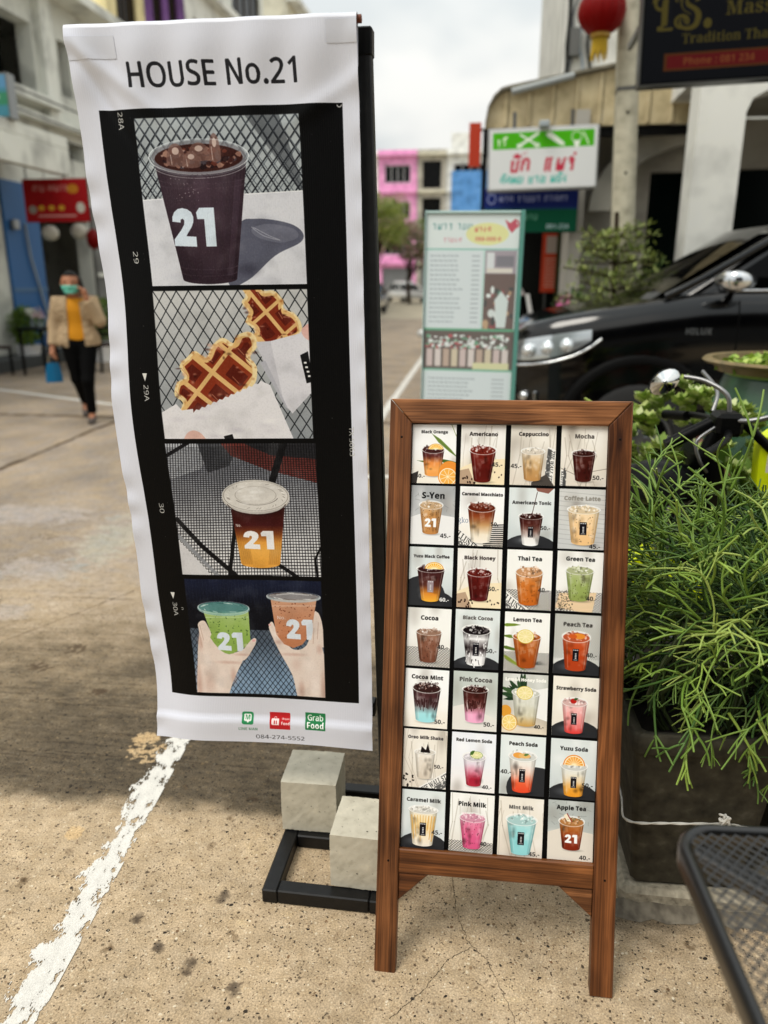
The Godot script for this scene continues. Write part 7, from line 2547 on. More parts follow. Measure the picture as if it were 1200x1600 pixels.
func build_planter() -> void:
	planter_box("dark mossy square concrete planter behind the menu board's right leg", 0.500, -1.725, 0.05, 0.43)
	planter_box("dark mossy concrete planter to the right, behind the black mesh table", 0.855, -1.74, -0.02, 0.42)
	# string round the first planter
	var t := thing("string", "white string tied round the mossy planter with a frayed knot", "string", Vector3(0.5, 0.254, -1.72))
	var white := mat("string_white", Color(0.80, 0.79, 0.76), 0.8)
	var loop := []
	for c in [[-0.155, 0.035, -0.145], [-0.160, 0.028, 0.10], [-0.152, 0.0, 0.1555], [-0.05, 0.0045, 0.158], [0.07, 0.014, 0.157], [0.135, 0.002, 0.1535], [0.152, 0.0, 0.145]]:
		loop.append(P3(c[0], c[1], c[2]))
	var strand := curve(loop, 8)
	for k in 2:
		var pts := PackedVector3Array()
		for i in strand.size():
			var a := i * 1.1 + PI * k
			pts.append(strand[i] + P3(0.0, sin(a), cos(a)) * 0.0014)
		part("strand", MB.new().tube(pts, 0.0021, 6), white, t)
	var r := RandomNumberGenerator.new()
	r.seed = 23
	var kn := MB.new()
	for i in 5:
		var pts := []
		for s in 6:
			pts.append(P3(0.056, 0.02, 0.166) + P3(r.randf_range(-0.012, 0.014), r.randf_range(-0.008, 0.026), r.randf_range(-0.006, 0.008)))
		kn.tube(curve(pts, 4), 0.0026, 6)
	part("knot", kn, white, t)
	for i in 9:
		var a := lerpf(-1.1, 1.9, i / 8.0)
		var tip := P3(sin(a) * 0.03, -0.030 + 0.028 * maxf(a - 0.9, 0.0) + r.randf_range(-0.004, 0.004), 0.006)
		var o := P3(0.058, 0.016, 0.170)
		part("frayed_end", MB.new().tube(curve([o, o + tip * 0.5 + P3(0.002, 0.006, 0.003), o + tip], 4), r.randf_range(0.0011, 0.0018), 5), white, t)
	# the pencil bush
	r.seed = 77
	var bush := thing("pencil_bush", "dense green bush of thin leafless pencil-like stems spilling over the concrete planter", "bush", Vector3(0.62, 0.44, -1.74))
	var iv := -bush.position
	var m := mat("twig_green", Color.WHITE, 0.42, 0.0, func(k): k.vertex_color_use_as_albedo = true)
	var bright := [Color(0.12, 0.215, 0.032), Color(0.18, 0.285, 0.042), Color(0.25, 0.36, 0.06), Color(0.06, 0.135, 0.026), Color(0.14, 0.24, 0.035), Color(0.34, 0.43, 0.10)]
	for i in 300:
		var u := r.randf()
		var x := lerpf(0.37, 1.0, pow(u, 1.25))
		var y := lerpf(0.48, 0.90 - 0.14 * smoothstep(0.55, 0.8, x), pow(r.randf(), 0.72))
		var front := lerpf(-1.50, -1.62, absf(y - 0.66) / 0.3) - 0.16 * smoothstep(0.5, 0.38, x)
		var z := front - 0.32 * pow(r.randf(), 1.5)
		var out := Vector3((x - 0.62) * 1.3 - 0.08, (y - 0.62) * 2.0, (z + 1.78) * 1.5)
		var d := out.normalized() + Vector3(r.randf_range(-0.9, 0.9), r.randf_range(-0.35, 0.6), r.randf_range(-0.5, 0.5))
		var sag := 0.05 + 0.35 * clampf((0.60 - y) / 0.15, 0.0, 1.0)
		var tall := r.randf() < 0.10 and y > 0.8
		if tall:
			d = Vector3(r.randf_range(-0.3, 0.6), 1.0, r.randf_range(-0.1, 0.5))
			sag = 0.0
		var tone: Color = bright[r.randi() % bright.size()]
		var mb: MB
		for attempt in 8:
			mb = MB.new()
			twig(mb, r, P3(x, y, z) + iv, d, r.randf_range(0.065, 0.13) * (1.2 if tall else 1.0) * lerpf(0.6, 1.0, smoothstep(0.5, 0.62, y)), r.randf_range(0.0023, 0.0034), tone, 2 if r.randf() < 0.45 else 1, sag)
			var clear := true
			for q in mb.v:
				var w := q - iv
				if w.x < 0.315 and w.z > -1.36 - 0.281 * w.y:
					clear = false
					break
			if clear:
				break
			d += Vector3(0.5, 0, -0.25)
			x += 0.02
		part("stem", mb, m, bush)
	# a few long ones hanging over the rim and rising clear of the rest
	for s in [[0.385, 0.56, -1.60, -0.05, -0.9, 0.5], [0.44, 0.58, -1.56, 0.1, -0.9, 0.35], [0.47, 0.57, -1.55, -0.25, -0.9, 0.4], [0.46, 0.55, -1.55, 0.1, -1.0, 0.25], [0.53, 0.56, -1.55, 0.6, -0.7, 0.3], [0.59, 0.57, -1.55, 0.15, -1.0, 0.35], [0.50, 0.92, -1.66, 0.12, 1.0, 0.1], [0.58, 0.98, -1.7, 0.45, 0.9, 0.0], [0.52, 1.02, -1.7, 0.3, 0.9, 0.1], [0.68, 0.98, -1.72, 0.5, 0.8, 0.1], [0.62, 0.95, -1.70, -0.1, 1.0, 0.1], [0.42, 0.93, -1.66, -0.2, 1.0, 0.1]]:
		var mb := MB.new()
		twig(mb, r, P3(s[0], s[1], s[2]) + iv, P3(s[3], s[4], s[5]), 0.085 if s[4] < 0.0 else 0.12, 0.0034, bright[r.randi() % 6], 1, 0.1 if s[4] < 0.0 else 0.0)
		part("stem", mb, m, bush)
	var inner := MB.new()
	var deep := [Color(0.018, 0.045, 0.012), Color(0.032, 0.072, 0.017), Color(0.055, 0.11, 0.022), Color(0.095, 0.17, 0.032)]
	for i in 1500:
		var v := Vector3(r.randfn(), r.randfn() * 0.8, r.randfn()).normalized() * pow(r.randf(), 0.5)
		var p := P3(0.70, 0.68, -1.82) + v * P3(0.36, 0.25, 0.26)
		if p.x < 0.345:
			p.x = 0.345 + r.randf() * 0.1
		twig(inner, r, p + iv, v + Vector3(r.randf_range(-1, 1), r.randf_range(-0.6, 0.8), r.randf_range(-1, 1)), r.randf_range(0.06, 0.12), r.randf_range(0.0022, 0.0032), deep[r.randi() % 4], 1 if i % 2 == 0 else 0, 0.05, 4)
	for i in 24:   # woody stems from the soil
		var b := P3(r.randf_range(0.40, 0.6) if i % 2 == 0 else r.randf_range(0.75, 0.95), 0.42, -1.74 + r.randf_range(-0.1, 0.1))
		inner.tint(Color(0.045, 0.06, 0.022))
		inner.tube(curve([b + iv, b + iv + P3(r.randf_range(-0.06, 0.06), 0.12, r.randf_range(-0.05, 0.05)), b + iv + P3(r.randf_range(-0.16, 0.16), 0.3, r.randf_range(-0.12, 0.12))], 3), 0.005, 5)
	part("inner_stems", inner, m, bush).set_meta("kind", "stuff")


func build_mesh_table() -> void:
	var t := thing("mesh_table", "black metal cafe table with an expanded-mesh top and rounded corner", "table", Vector3(0.272, 0, -0.962), Vector3(0, deg_to_rad(4.0), 0))
	# local x to the right, z towards the camera, corner near the origin
	var S := 0.72
	var R := 0.055
	var black := mat("table_black", Color(0.02, 0.022, 0.027), 0.3, 0.0, func(k): k.metallic_specular = 0.55)
	var y := 0.715
	var path := []
	for c in [[R, R, PI, PI * 1.5], [S - R, R, PI * 1.5, TAU], [S - R, S - R, 0.0, PI * 0.5], [R, S - R, PI * 0.5, PI]]:
		for i in 9:
			var a := lerpf(c[2], c[3], i / 8.0)
			path.append([P3(c[0] + cos(a) * R, y, c[1] + sin(a) * R), P3(cos(a), 0, sin(a))])
	path.append(path[0])
	var rings := []
	for k in path:
		var ring := []
		# rolled rim over a short apron
		for q in [[-0.016, -0.003], [-0.013, 0.003], [-0.008, 0.006], [-0.003, 0.005], [0.001, 0.001], [0.002, -0.006], [0.001, -0.026], [-0.002, -0.028], [-0.005, -0.010], [-0.014, -0.006]]:
			ring.append(k[0] + k[1] * q[0] + P3(0, q[1], 0))
		rings.append(ring)
	part("rim", MB.new().loft(rings, false), black, t)
	# expanded metal: zigzag strands meeting at their knuckles
	var mesh := MB.new()
	var px := 0.0165
	var pz := 0.0088
	var rows := int((S - 0.036) / pz)
	var cols := int((S - 0.036) / (px * 0.5))
	for j in rows:
		var z0 := 0.018 + (j + 0.5) * pz
		for i in cols:
			var xa := 0.018 + i * px * 0.5
			var xb := xa + px * 0.5
			var s := 1.0 if (i + j) % 2 == 0 else -1.0
			var za := z0 - s * pz * 0.5
			var zb := z0 + s * pz * 0.5
			if minf(xa, S - xb) < 0.03 and minf(z0, S - z0) < 0.03:
				continue
			mesh.box(Transform3D(Basis(Vector3.UP, -atan2(zb - za, xb - xa)) * Basis(Vector3.RIGHT, 0.45), P3((xa + xb) * 0.5, y + 0.0005, z0)), P3(Vector2(xb - xa, zb - za).length() + 0.0008, 0.0011, 0.0023))
	part("mesh_top", mesh, black, t).set_meta("kind", "stuff")
	part("cross_bar", MB.new().bar(P3(0.03, y - 0.022, 0.03), P3(S - 0.03, y - 0.022, S - 0.03), 0.026, 0.02, 0.003), black, t)
	part("cross_bar", MB.new().bar(P3(S - 0.03, y - 0.046, 0.03), P3(0.03, y - 0.046, S - 0.03), 0.026, 0.02, 0.003), black, t)
	part("hub", MB.new().lathe([Vector2(0, -0.05), Vector2(0.05, -0.05), Vector2(0.055, -0.04), Vector2(0.055, 0.0), Vector2(0.0, 0.0)], 16, at(S * 0.5, y - 0.057, S * 0.5)), black, t)
	part("column", MB.new().tube(PackedVector3Array([P3(S * 0.5, 0.05, S * 0.5), P3(S * 0.5, y - 0.107, S * 0.5)]), 0.032, 16), black, t)
	for k in 4:
		var a := PI / 4 + PI / 2 * k
		part("foot", MB.new().bar(P3(S * 0.5 + cos(a) * 0.02, 0.05, S * 0.5 + sin(a) * 0.02), P3(S * 0.5 + cos(a) * 0.26, 0.013, S * 0.5 + sin(a) * 0.26), 0.035, 0.024, 0.004), black, t)


func build_price_sign() -> void:
	var p := Paint.new(1000, 3700, 2.0, Color("cfe0e0"))   # 500 x 1850
	var r := RandomNumberGenerator.new()
	r.seed = 66
	p.rect(0, 0, 500, 190, Color("dbe5e6"))
	thai(p, "a h a r _ a m y", 28, 50, 34, 6, Color("4f8c8c"))
	thai(p, "r a y ng s", 90, 130, 24, 5, Color("cf8a98"))
	p.oval(330, 110, 115, 62, Color("e3e08c"))
	thai(p, "h a ng d", 260, 70, 26, 5, Color("c8483c"))
	p.text("088-000-0", 335, 148, 22, Color("c8483c"), 700)
	p.poly([Vector2(420, 30), Vector2(450, 50), Vector2(475, 25), Vector2(490, 70), Vector2(460, 105), Vector2(440, 80)], Color("b6263c"))
	p.ring(478, 55, 20, 24, 8, Color("b6263c"))
	p.rect(0, 190, 500, 8, Color("5fae9e"))
	var lines := func(x: float, y: float, w: float, n: int, gap: float) -> void:
		for i in n:
			var a := x
			while a < x + w * (0.45 + 0.2 * r.randf()):
				var l := r.randf_range(10, 26)
				p.line([Vector2(a, y + i * gap), Vector2(a + l, y + i * gap)], 8, Color("93a0a8"))
				p.line([Vector2(a + 3, y + i * gap - 7), Vector2(a + 6, y + i * gap - 7)], 4, Color("93a0a8"))
				a += l + 5
			p.line([Vector2(x + w * 0.84, y + i * gap), Vector2(x + w, y + i * gap)], 8, Color("98a4ac"))
	p.rect(14, 206, 300, 440, Color("d5dfe4"))
	lines.call(26, 232, 270, 15, 27)
	p.rect(314, 200, 8, 450, Color("a5d2c8"))
	# pictures of dishes and glasses
	p.rect(324, 200, 170, 130, Color("8f7f8c"))
	p.rect(334, 212, 40, 100, Color("d8dadf"))
	p.rect(384, 230, 96, 60, Color("5f5a66"))
	p.rect(334, 300, 140, 26, Color("d9cfc2"))
	p.rect(324, 330, 170, 320, Color("4c342f"))
	for i in 30:
		p.oval(r.randf_range(335, 480), r.randf_range(400, 640), r.randf_range(6, 20), r.randf_range(8, 30), [Color("d3dcdc"), Color("e6ecec"), Color("7c2a2c"), Color("3f6b58"), Color("b48a62"), Color("20201f")][r.randi() % 6])
	p.poly([Vector2(400, 640), Vector2(385, 480), Vector2(420, 430), Vector2(460, 480), Vector2(450, 640)], Color("cfdcdc"))
	p.rect(0, 648, 500, 14, Color("3f9468"))
	p.rect(0, 662, 500, 232, Color("453530"))
	for i in 10:
		var x := 34 + i * 47.0
		p.rect(x - 17, 770, 34, 105, [Color("c9b0ac"), Color("d8c8c4"), Color("b39482"), Color("cdbb9c")][i % 4])
		for s in 12:
			p.oval(x + r.randf_range(-22, 22), 730 + r.randf_range(-40, 34), r.randf_range(5, 14), r.randf_range(4, 11), [Color("dfe4e4"), Color("c9d4cf"), Color("4d9068"), Color("a8343a"), Color("e8ecec")][r.randi() % 5])
	p.rect(280, 850, 200, 40, Color("d6d39a"))
	p.rect(0, 890, 500, 12, Color("55a186"))
	p.poly(p.arc(30, 930, 18, 18, PI, PI * 1.5, 6) + p.arc(470, 930, 18, 18, PI * 1.5, TAU, 6) + [Vector2(488, 1500), Vector2(12, 1500)], Color("d3dfe4"))
	lines.call(30, 950, 430, 22, 25)
	p.rect(0, 1500, 500, 350, Color("a9cfc8"))
	p.rect(0, 0, 500, 1850, Color("e2ecec", 0.3))
	var t := thing("price_sign", "tall pale green sign board listing dishes and prices, standing behind the menu board", "sign board", Vector3(-0.158, 0, -4.3), Vector3(0, deg_to_rad(-2), deg_to_rad(-0.6)))
	var teal := mat("teal_frame", Color(0.36, 0.58, 0.54), 0.45)
	part("panel", MB.new().block(P3(-0.245, 0.12, -0.03), P3(0.245, 1.79, -0.008)), mat("panel_white", Color(0.7, 0.76, 0.76), 0.5), t)
	part("face", board_face(-0.243, 0.125, 0.243, 1.788, -0.004), print_mat("price_print", p.shot(), 0.45), t)
	var pale_frame := mat("pale_frame", Color(0.70, 0.80, 0.79), 0.45)
	for x in [-0.252, 0.252]:
		part("frame_post", MB.new().block(P3(x + 0.001 if x < 0 else x - 0.006, 0.0, -0.04), P3(x + 0.006 if x < 0 else x + 0.016, 1.805, 0.01), 0.002), pale_frame if x < 0 else teal, t)
	part("frame_rail", MB.new().block(P3(-0.2455, 1.7905, -0.038), P3(0.2455, 1.803, 0.006), 0.002), pale_frame, t)
	part("frame_rail", MB.new().block(P3(-0.2455, 0.09, -0.038), P3(0.2455, 0.1195, 0.006), 0.003), teal, t)
	for x in [-0.252, 0.252]:
		part("foot", MB.new().block(P3(x - 0.02, 0.0005, -0.25), P3(x + 0.02, 0.03, -0.041), 0.003), teal, t)


# ------------------------------------------------------------------ vehicles
const PX := [0.0, 0.06, 0.16, 0.32, 0.6, 1.0, 1.35, 1.6, 2.4, 3.3, 3.34, 4.4, 5.1, 5.25, 5.3]
const PW := [0.55, 0.70, 0.80, 0.87, 0.915, 0.93, 0.93, 0.925, 0.925, 0.925, 0.925, 0.92, 0.915, 0.89, 0.83]
const PTOP := [0.92, 1.07, 1.145, 1.19, 1.245, 1.315, 1.365, 1.375, 1.385, 1.39, 1.33, 1.33, 1.33, 1.30, 1.2]
const PLOW := [0.52, 0.40, 0.36, 0.36, 0.40, 0.46, 0.48, 0.48, 0.48, 0.48, 0.48, 0.52, 0.56, 0.58, 0.6]


func along(list: Array, x: float) -> float:
	for i in PX.size() - 1:
		if x <= PX[i + 1]:
			var t: float = clampf((x - PX[i]) / (PX[i + 1] - PX[i]), 0.0, 1.0)
			return lerpf(list[i], list[i + 1], t)
	return list[-1]


func flank(x: float, s: float) -> float:   # half-width at a height share s of the body side
	var f := 1.0
	if s < 0.3:
		f = 1.0 - 0.09 * pow((0.3 - s) / 0.3, 2.0)
	elif s > 0.66:
		f = 1.0 - 0.075 * pow((s - 0.66) / 0.34, 2.6)
	f -= 0.012 * exp(-pow((s - 0.52) / 0.05, 2.0))
	return along(PW, x) * f


func tyre_and_rim(parent: Node3D, c: Vector3, rad: float, w: float, side: float, rim_m: Material) -> void:
	var turn := Basis(Vector3.RIGHT, PI / 2 * side)
	var tm := mat("tyre_rubber", Color(0.16, 0.16, 0.16), 0.85)
	var x := Transform3D(turn, c)
	var wheel := part("wheel", MB.new().lathe([Vector2(rad * 0.62, -w * 0.5), Vector2(rad * 0.93, -w * 0.5), Vector2(rad, -w * 0.36), Vector2(rad, w * 0.36), Vector2(rad * 0.93, w * 0.5), Vector2(rad * 0.64, w * 0.5), Vector2(rad * 0.62, w * 0.3)], 28, x), tm, parent)
	var rim := MB.new().lathe([Vector2(rad * 0.63, w * 0.42), Vector2(rad * 0.56, w * 0.44), Vector2(rad * 0.54, w * 0.15), Vector2(0.0, w * 0.12)], 28, x)
	for k in 6:
		var a := TAU * k / 6.0
		rim.box(x * Transform3D(Basis(Vector3.UP, -a), P3(cos(a) * rad * 0.32, w * 0.3, sin(a) * rad * 0.32)), P3(rad * 0.5, w * 0.16, rad * 0.16), 0.008)
	rim.lathe([Vector2(rad * 0.14, w * 0.2), Vector2(rad * 0.13, w * 0.42), Vector2(0, w * 0.44)], 14, x)
	part("rim", rim, rim_m, wheel)


func build_pickup() -> void:
	var t := thing("pickup_truck", "glossy black pickup truck parked crosswise behind the plants, nose to the left", "pickup truck", Vector3(0.075, 0, -6.44))
	var paint := mat("car_black", Color(0.008, 0.009, 0.012), 0.13, 0.0, func(m): m.metallic_specular = 0.45; m.clearcoat_enabled = true; m.clearcoat = 0.15; m.clearcoat_roughness = 0.02)
	var trim := mat("car_trim", Color(0.02, 0.02, 0.021), 0.6)
	var chrome := mat("chrome", Color(0.82, 0.83, 0.84), 0.12, 1.0)
	var glass := mat("car_glass", Color(0.012, 0.014, 0.015), 0.04)
	var rings := []
	for i in range(0, 71):
		var x: float = 5.3 * pow(i / 70.0, 1.25)
		var lo := along(PLOW, x)
		var hi := along(PTOP, x)
		var ring := []
		for s in 13:
			var q := s / 12.0
			ring.append(P3(x, lerpf(lo, hi, q), flank(x, q)))
		var top := flank(x, 1.0)
		for c in [0.93, 0.8, 0.5, 0.0, -0.5, -0.8, -0.93]:
			ring.append(P3(x, hi + 0.035 * (1.0 - c * c) + 0.012, top * c))
		for s in 13:
			var q := 1.0 - s / 12.0
			ring.append(P3(x, lerpf(lo, hi, q), -flank(x, q)))
		for c in [-0.5, 0.5]:
			ring.append(P3(x, lo - 0.02, along(PW, x) * c))
		rings.append(ring)
	part("body", MB.new().loft(rings), paint, t)
	# cabin
	var cab := []
	for y in [[1.34, 1.04, 3.42, 0.84], [1.44, 1.19, 3.40, 0.825], [1.60, 1.42, 3.36, 0.785], [1.74, 1.64, 3.30, 0.74], [1.81, 1.79, 3.22, 0.70], [1.85, 1.95, 3.10, 0.63], [1.87, 2.15, 2.95, 0.50]]:
		var ring := []
		var n := 40
		for k in n:
			var a := TAU * k / n
			var cxx := cos(a)
			var sz := sin(a)
			var px := signf(cxx) * pow(absf(cxx), 0.28)
			var pz := signf(sz) * pow(absf(sz), 0.28)
			var mid: float = (y[1] + y[2]) * 0.5
			var half: float = (y[2] - y[1]) * 0.5
			ring.append(P3(mid + px * half - (0.10 * (1.0 - absf(pz)) if px < 0.0 else 0.0), y[0], pz * y[3]))
		cab.append(ring)
	part("cabin", MB.new().loft(cab), paint, t)
	# glass laid on the cabin flanks
	var cab_z := func(y: float) -> float:
		var ys := [1.34, 1.44, 1.60, 1.74, 1.81]
		var zs := [0.84, 0.825, 0.785, 0.74, 0.70]
		for i in 4:
			if y <= ys[i + 1]:
				return lerpf(zs[i], zs[i + 1], (y - ys[i]) / (ys[i + 1] - ys[i]))
		return 0.7
	for side in [1.0, -1.0]:
		for w in [[1.38, 2.30, 1.89, 2.30], [2.38, 3.2, 2.38, 3.12]]:
			part("side_window", MB.new().sheet(8, 8, func(u, v):
				var y: float = lerpf(1.76, 1.41, v)
				var xa: float = lerpf(w[2], w[0], v)
				var xb: float = lerpf(w[3], w[1], v)
				return P3(lerpf(xa, xb, u), y, (cab_z.call(y) + 0.006) * side), side < 0.0), glass, t)
		var pil := PackedVector3Array()
		for s in 10:
			var q := s / 9.0
			var y := lerpf(1.35, 1.83, q)
			pil.append(P3(lerpf(1.03, 1.87, pow(q, 0.92)) + 0.02, y, (cab_z.call(minf(y, 1.81)) + 0.005) * side))
		part("windscreen_pillar", MB.new().tube(pil, 0.026, 8), paint, t)
		var railp := PackedVector3Array()
		for s in 8:
			railp.append(P3(lerpf(1.87, 3.15, s / 7.0), 1.83 + 0.02 * sin(PI * s / 7.0), 0.69 * side))
		part("roof_rail", MB.new().tube(railp, 0.024, 8), paint, t)
	part("windscreen", MB.new().sheet(10, 10, func(u, v):
		var y: float = lerpf(1.80, 1.32, v)
		var k: float = u * 2.0 - 1.0
		var x: float = lerpf(1.74, 0.97, v) - 0.10 * (1.0 - k * k)
		return P3(x, y + 0.012, -k * (lerpf(0.66, 0.80, v) - 0.03))), glass, t)
	for side in [1.0, -1.0]:
		# headlamp wrapped round the corner
		var lamp := MB.new().sheet(18, 6, func(u, v):
			var x: float = 0.03 + 0.56 * u
			var up: float = lerpf(1.00, 1.115, pow(u, 0.7)) + 0.02
			var dn: float = lerpf(0.90, 0.965, u) + 0.10 * pow(u, 4.0)
			var y: float = lerpf(up, dn, v)
			var s: float = (y - along(PLOW, x)) / (along(PTOP, x) - along(PLOW, x))
			return P3(x - 0.012, y, (flank(x, clampf(s, 0.0, 1.0)) + 0.010) * side), side < 0.0)
		var hl := part("headlamp", lamp, mat("lamp_silver", Color(0.75, 0.77, 0.78), 0.16, 0.85), t)
		for k in 3:
			part("lamp_bowl", MB.new().ball(Transform3D(Basis().scaled(P3(0.05, 0.05, 0.03)), P3(0.16 + 0.13 * k, 0.985 + 0.02 * k, (0.835 + 0.027 * k) * side)), 6, 10), mat("lamp_bright", Color(0.9, 0.92, 0.93), 0.1, 0.6), hl)
		var strip := PackedVector3Array()
		for s in 12:
			var x := 0.02 + 0.64 * s / 11.0
			var y := lerpf(0.865, 0.945, s / 11.0) + 0.13 * pow(s / 11.0, 4.0)
			strip.append(P3(x - 0.014, y, (flank(x, (y - along(PLOW, x)) / (along(PTOP, x) - along(PLOW, x))) + 0.012) * side))
		part("chrome_strip", MB.new().tube(strip, 0.011, 6), chrome, t)
		part("fog_lamp", MB.new().ball(Transform3D(Basis().scaled(P3(0.045, 0.045, 0.03)), P3(0.15, 0.66, 0.80 * side)), 6, 10), chrome, t)
		part("fog_bar", MB.new().bar(P3(0.23, 0.56, 0.855 * side), P3(0.22, 0.70, 0.855 * side), 0.02, 0.02, 0.004), chrome, t)
		for wx in [0.93, 4.05]:
			part("wheel_arch", MB.new().lathe([Vector2(0.0, 0.0), Vector2(0.50, 0.0), Vector2(0.51, 0.03), Vector2(0.555, 0.035), Vector2(0.575, 0.015), Vector2(0.58, -0.04)], 40, Transform3D(Basis(Vector3.RIGHT, PI / 2 * side), P3(wx, 0.40, 0.905 * side))), trim, t)
			tyre_and_rim(t, P3(wx, 0.385, 0.86 * side), 0.385, 0.24, side, mat("alloy", Color(0.40, 0.41, 0.42), 0.3, 0.8))
		# mirror
		var mir := part("mirror", MB.new().ball(Transform3D(Basis(Vector3.UP, 0.2 * side).scaled(P3(0.135, 0.062, 0.10)), P3(1.44, 1.455, 1.02 * side)), 10, 16), chrome, t)
		part("mirror_arm", MB.new().bar(P3(1.46, 1.37, 0.86 * side), P3(1.44, 1.41, 0.96 * side), 0.05, 0.05, 0.01), paint, mir)
		for dx in [1.52, 2.42, 3.36]:
			part("door_gap", MB.new().sheet(1, 10, func(u, v):
				var y: float = lerpf(1.33, 0.52, v)
				var x: float = dx + (u - 0.5) * 0.009
				return P3(x, y, (flank(x, (y - along(PLOW, x)) / (along(PTOP, x) - along(PLOW, x))) + 0.003) * side), side < 0.0), trim, t)
		for dx in [2.2, 3.12]:
			part("door_handle", MB.new().block(P3(dx, 1.14, 0.925 * side), P3(dx + 0.18, 1.175, 0.96 * side), 0.01), chrome, t)
		part("belt_strip", MB.new().tube(PackedVector3Array([P3(1.45, 1.392, 0.85 * side), P3(3.35, 1.405, 0.85 * side)]), 0.009, 6), chrome, t)
		part("side_step", MB.new().block(P3(1.5, 0.40, 0.80 * side), P3(3.4, 0.45, 0.96 * side), 0.015), trim, t)
		part("tail_lamp", MB.new().block(P3(5.2, 0.85, 0.80 * side), P3(5.31, 1.25, 0.9 * side), 0.01), mat("tail_red", Color(0.4, 0.02, 0.02), 0.2), t)
	var gr := MB.new()
	for k in 5:
		gr.block(P3(-0.02 + 0.012 * k, 0.70 + 0.055 * k, -0.46), P3(0.06, 0.728 + 0.055 * k, 0.46), 0.006)
	part("grille", gr, chrome, t)
	part("bumper", MB.new().block(P3(-0.03, 0.46, -0.58), P3(0.1, 0.60, 0.58), 0.03), trim, t)
	part("plate", MB.new().block(P3(-0.045, 0.52, -0.2), P3(-0.031, 0.64, 0.2)), mat("plate_white", Color(0.7, 0.7, 0.7), 0.5), t)
	part("bed_lid", MB.new().block(P3(3.45, 1.355, -0.78), P3(5.2, 1.40, 0.78), 0.02), trim, t)
	part("wiper", MB.new().bar(P3(1.12, 1.36, 0.5), P3(1.22, 1.44, 0.0), 0.014, 0.014), trim, t)
	var em := TextMesh.new()
	var f := SystemFont.new()
	f.font_names = PackedStringArray(["Droid Sans"])
	f.font_weight = 700
	f.font_italic = false
	em.font = f
	em.text = "HILUX"
	em.font_size = 32
	em.pixel_size = 0.0018
	em.depth = 0.006
	put("emblem", em, chrome, t, Transform3D(Basis.IDENTITY, P3(1.27, 1.13, 0.928)))


func car(label: String, where: Vector3, turn: float, body: Material, group := "", tall := 1.48) -> Node3D:
	# length along z, nose towards +z
	var t := thing("parked_car", label, "car", where, Vector3(0, turn, 0), group)
	var glass := mat("car_glass", Color.WHITE)
	var trim := mat("car_trim", Color.WHITE)
	var rings := []
	for i in 25:
		var q := i / 24.0
		var z := lerpf(-2.15, 2.15, q)
		var e := pow(absf(q * 2.0 - 1.0), 6.0)
		var w := 0.86 * (1.0 - 0.16 * e)
		var top := 0.90 - 0.16 * smoothstep(0.62, 1.0, q) - 0.04 * smoothstep(0.2, 0.0, q) - 0.1 * e
		var low := 0.24 + 0.14 * e
		var ring := []
		for a in 20:
			var an := TAU * a / 20.0
			ring.append(P3(signf(cos(an)) * pow(absf(cos(an)), 0.35) * w, lerpf(low, top, 0.5 + 0.5 * signf(sin(an)) * pow(absf(sin(an)), 0.45)), z))
		rings.append(ring)
	part("body", MB.new().loft(rings), body, t)
	var cab := []
	for y in [[0.85, -1.75, 1.15, 0.80], [1.05, -1.62, 0.80, 0.76], [tall - 0.16, -1.30, 0.25, 0.68], [tall - 0.05, -1.15, 0.05, 0.62], [tall, -0.9, -0.2, 0.45]]:
		var ring := []
		for a in 28:
			var an := TAU * a / 28.0
			ring.append(P3(signf(cos(an)) * pow(absf(cos(an)), 0.3) * y[3], y[0], lerpf(y[1], y[2], 0.5 + 0.5 * signf(sin(an)) * pow(absf(sin(an)), 0.3))))
		cab.append(ring)
	part("glasshouse", MB.new().loft(cab.slice(0, 3), false), glass, t)
	part("roof", MB.new().loft(cab.slice(2)), body, t)
	for sx in [-1.0, 1.0]:
		for b in [[1.12, 0.86, 0.28, 0.685], [-0.5, 0.9, -0.5, 0.69], [-1.72, 0.88, -1.30, 0.685]]:
			part("roof_pillar", MB.new().bar(P3(0.80 * sx, 0.88, b[0]), P3(b[3] * sx, tall - 0.15, b[2]), 0.06, 0.05, 0.01), body, t)
		for wz in [-1.32, 1.34]:
			var wt := Node3D.new()
			wt.name = numbered(t, "wheel_set")
			wt.position = P3(0.74 * sx, 0.31, wz)
			wt.rotation = Vector3(0, PI / 2, 0)
			t.add_child(wt, true)
			tyre_and_rim(wt, Vector3.ZERO, 0.31, 0.19, sx, mat("alloy", Color.WHITE))
		part("headlight", MB.new().ball(Transform3D(Basis().scaled(P3(0.17, 0.08, 0.14)), P3(0.58 * sx, 0.66, 2.0)), 6, 10), mat("lamp_silver", Color.WHITE), t)
		part("tail_light", MB.new().ball(Transform3D(Basis().scaled(P3(0.15, 0.09, 0.1)), P3(0.6 * sx, 0.76, -2.04)), 6, 10), mat("tail_red", Color.WHITE), t)
		part("door_mirror", MB.new().ball(Transform3D(Basis().scaled(P3(0.1, 0.07, 0.06)), P3(0.93 * sx, 0.98, 0.72)), 6, 10), body, t)
	part("number_plate", MB.new().block(P3(-0.2, 0.42, 2.1), P3(0.2, 0.52, 2.13)), mat("plate_white", Color.WHITE), t)
	part("front_grille", MB.new().block(P3(-0.4, 0.55, 2.05), P3(0.4, 0.66, 2.1), 0.01), trim, t)
	return t


func car_paint(key: String, c: Color) -> StandardMaterial3D:
	return mat("paint_" + key, c, 0.3, 0.0, func(m): m.clearcoat_enabled = true; m.clearcoat = 1.0; m.clearcoat_roughness = 0.05)


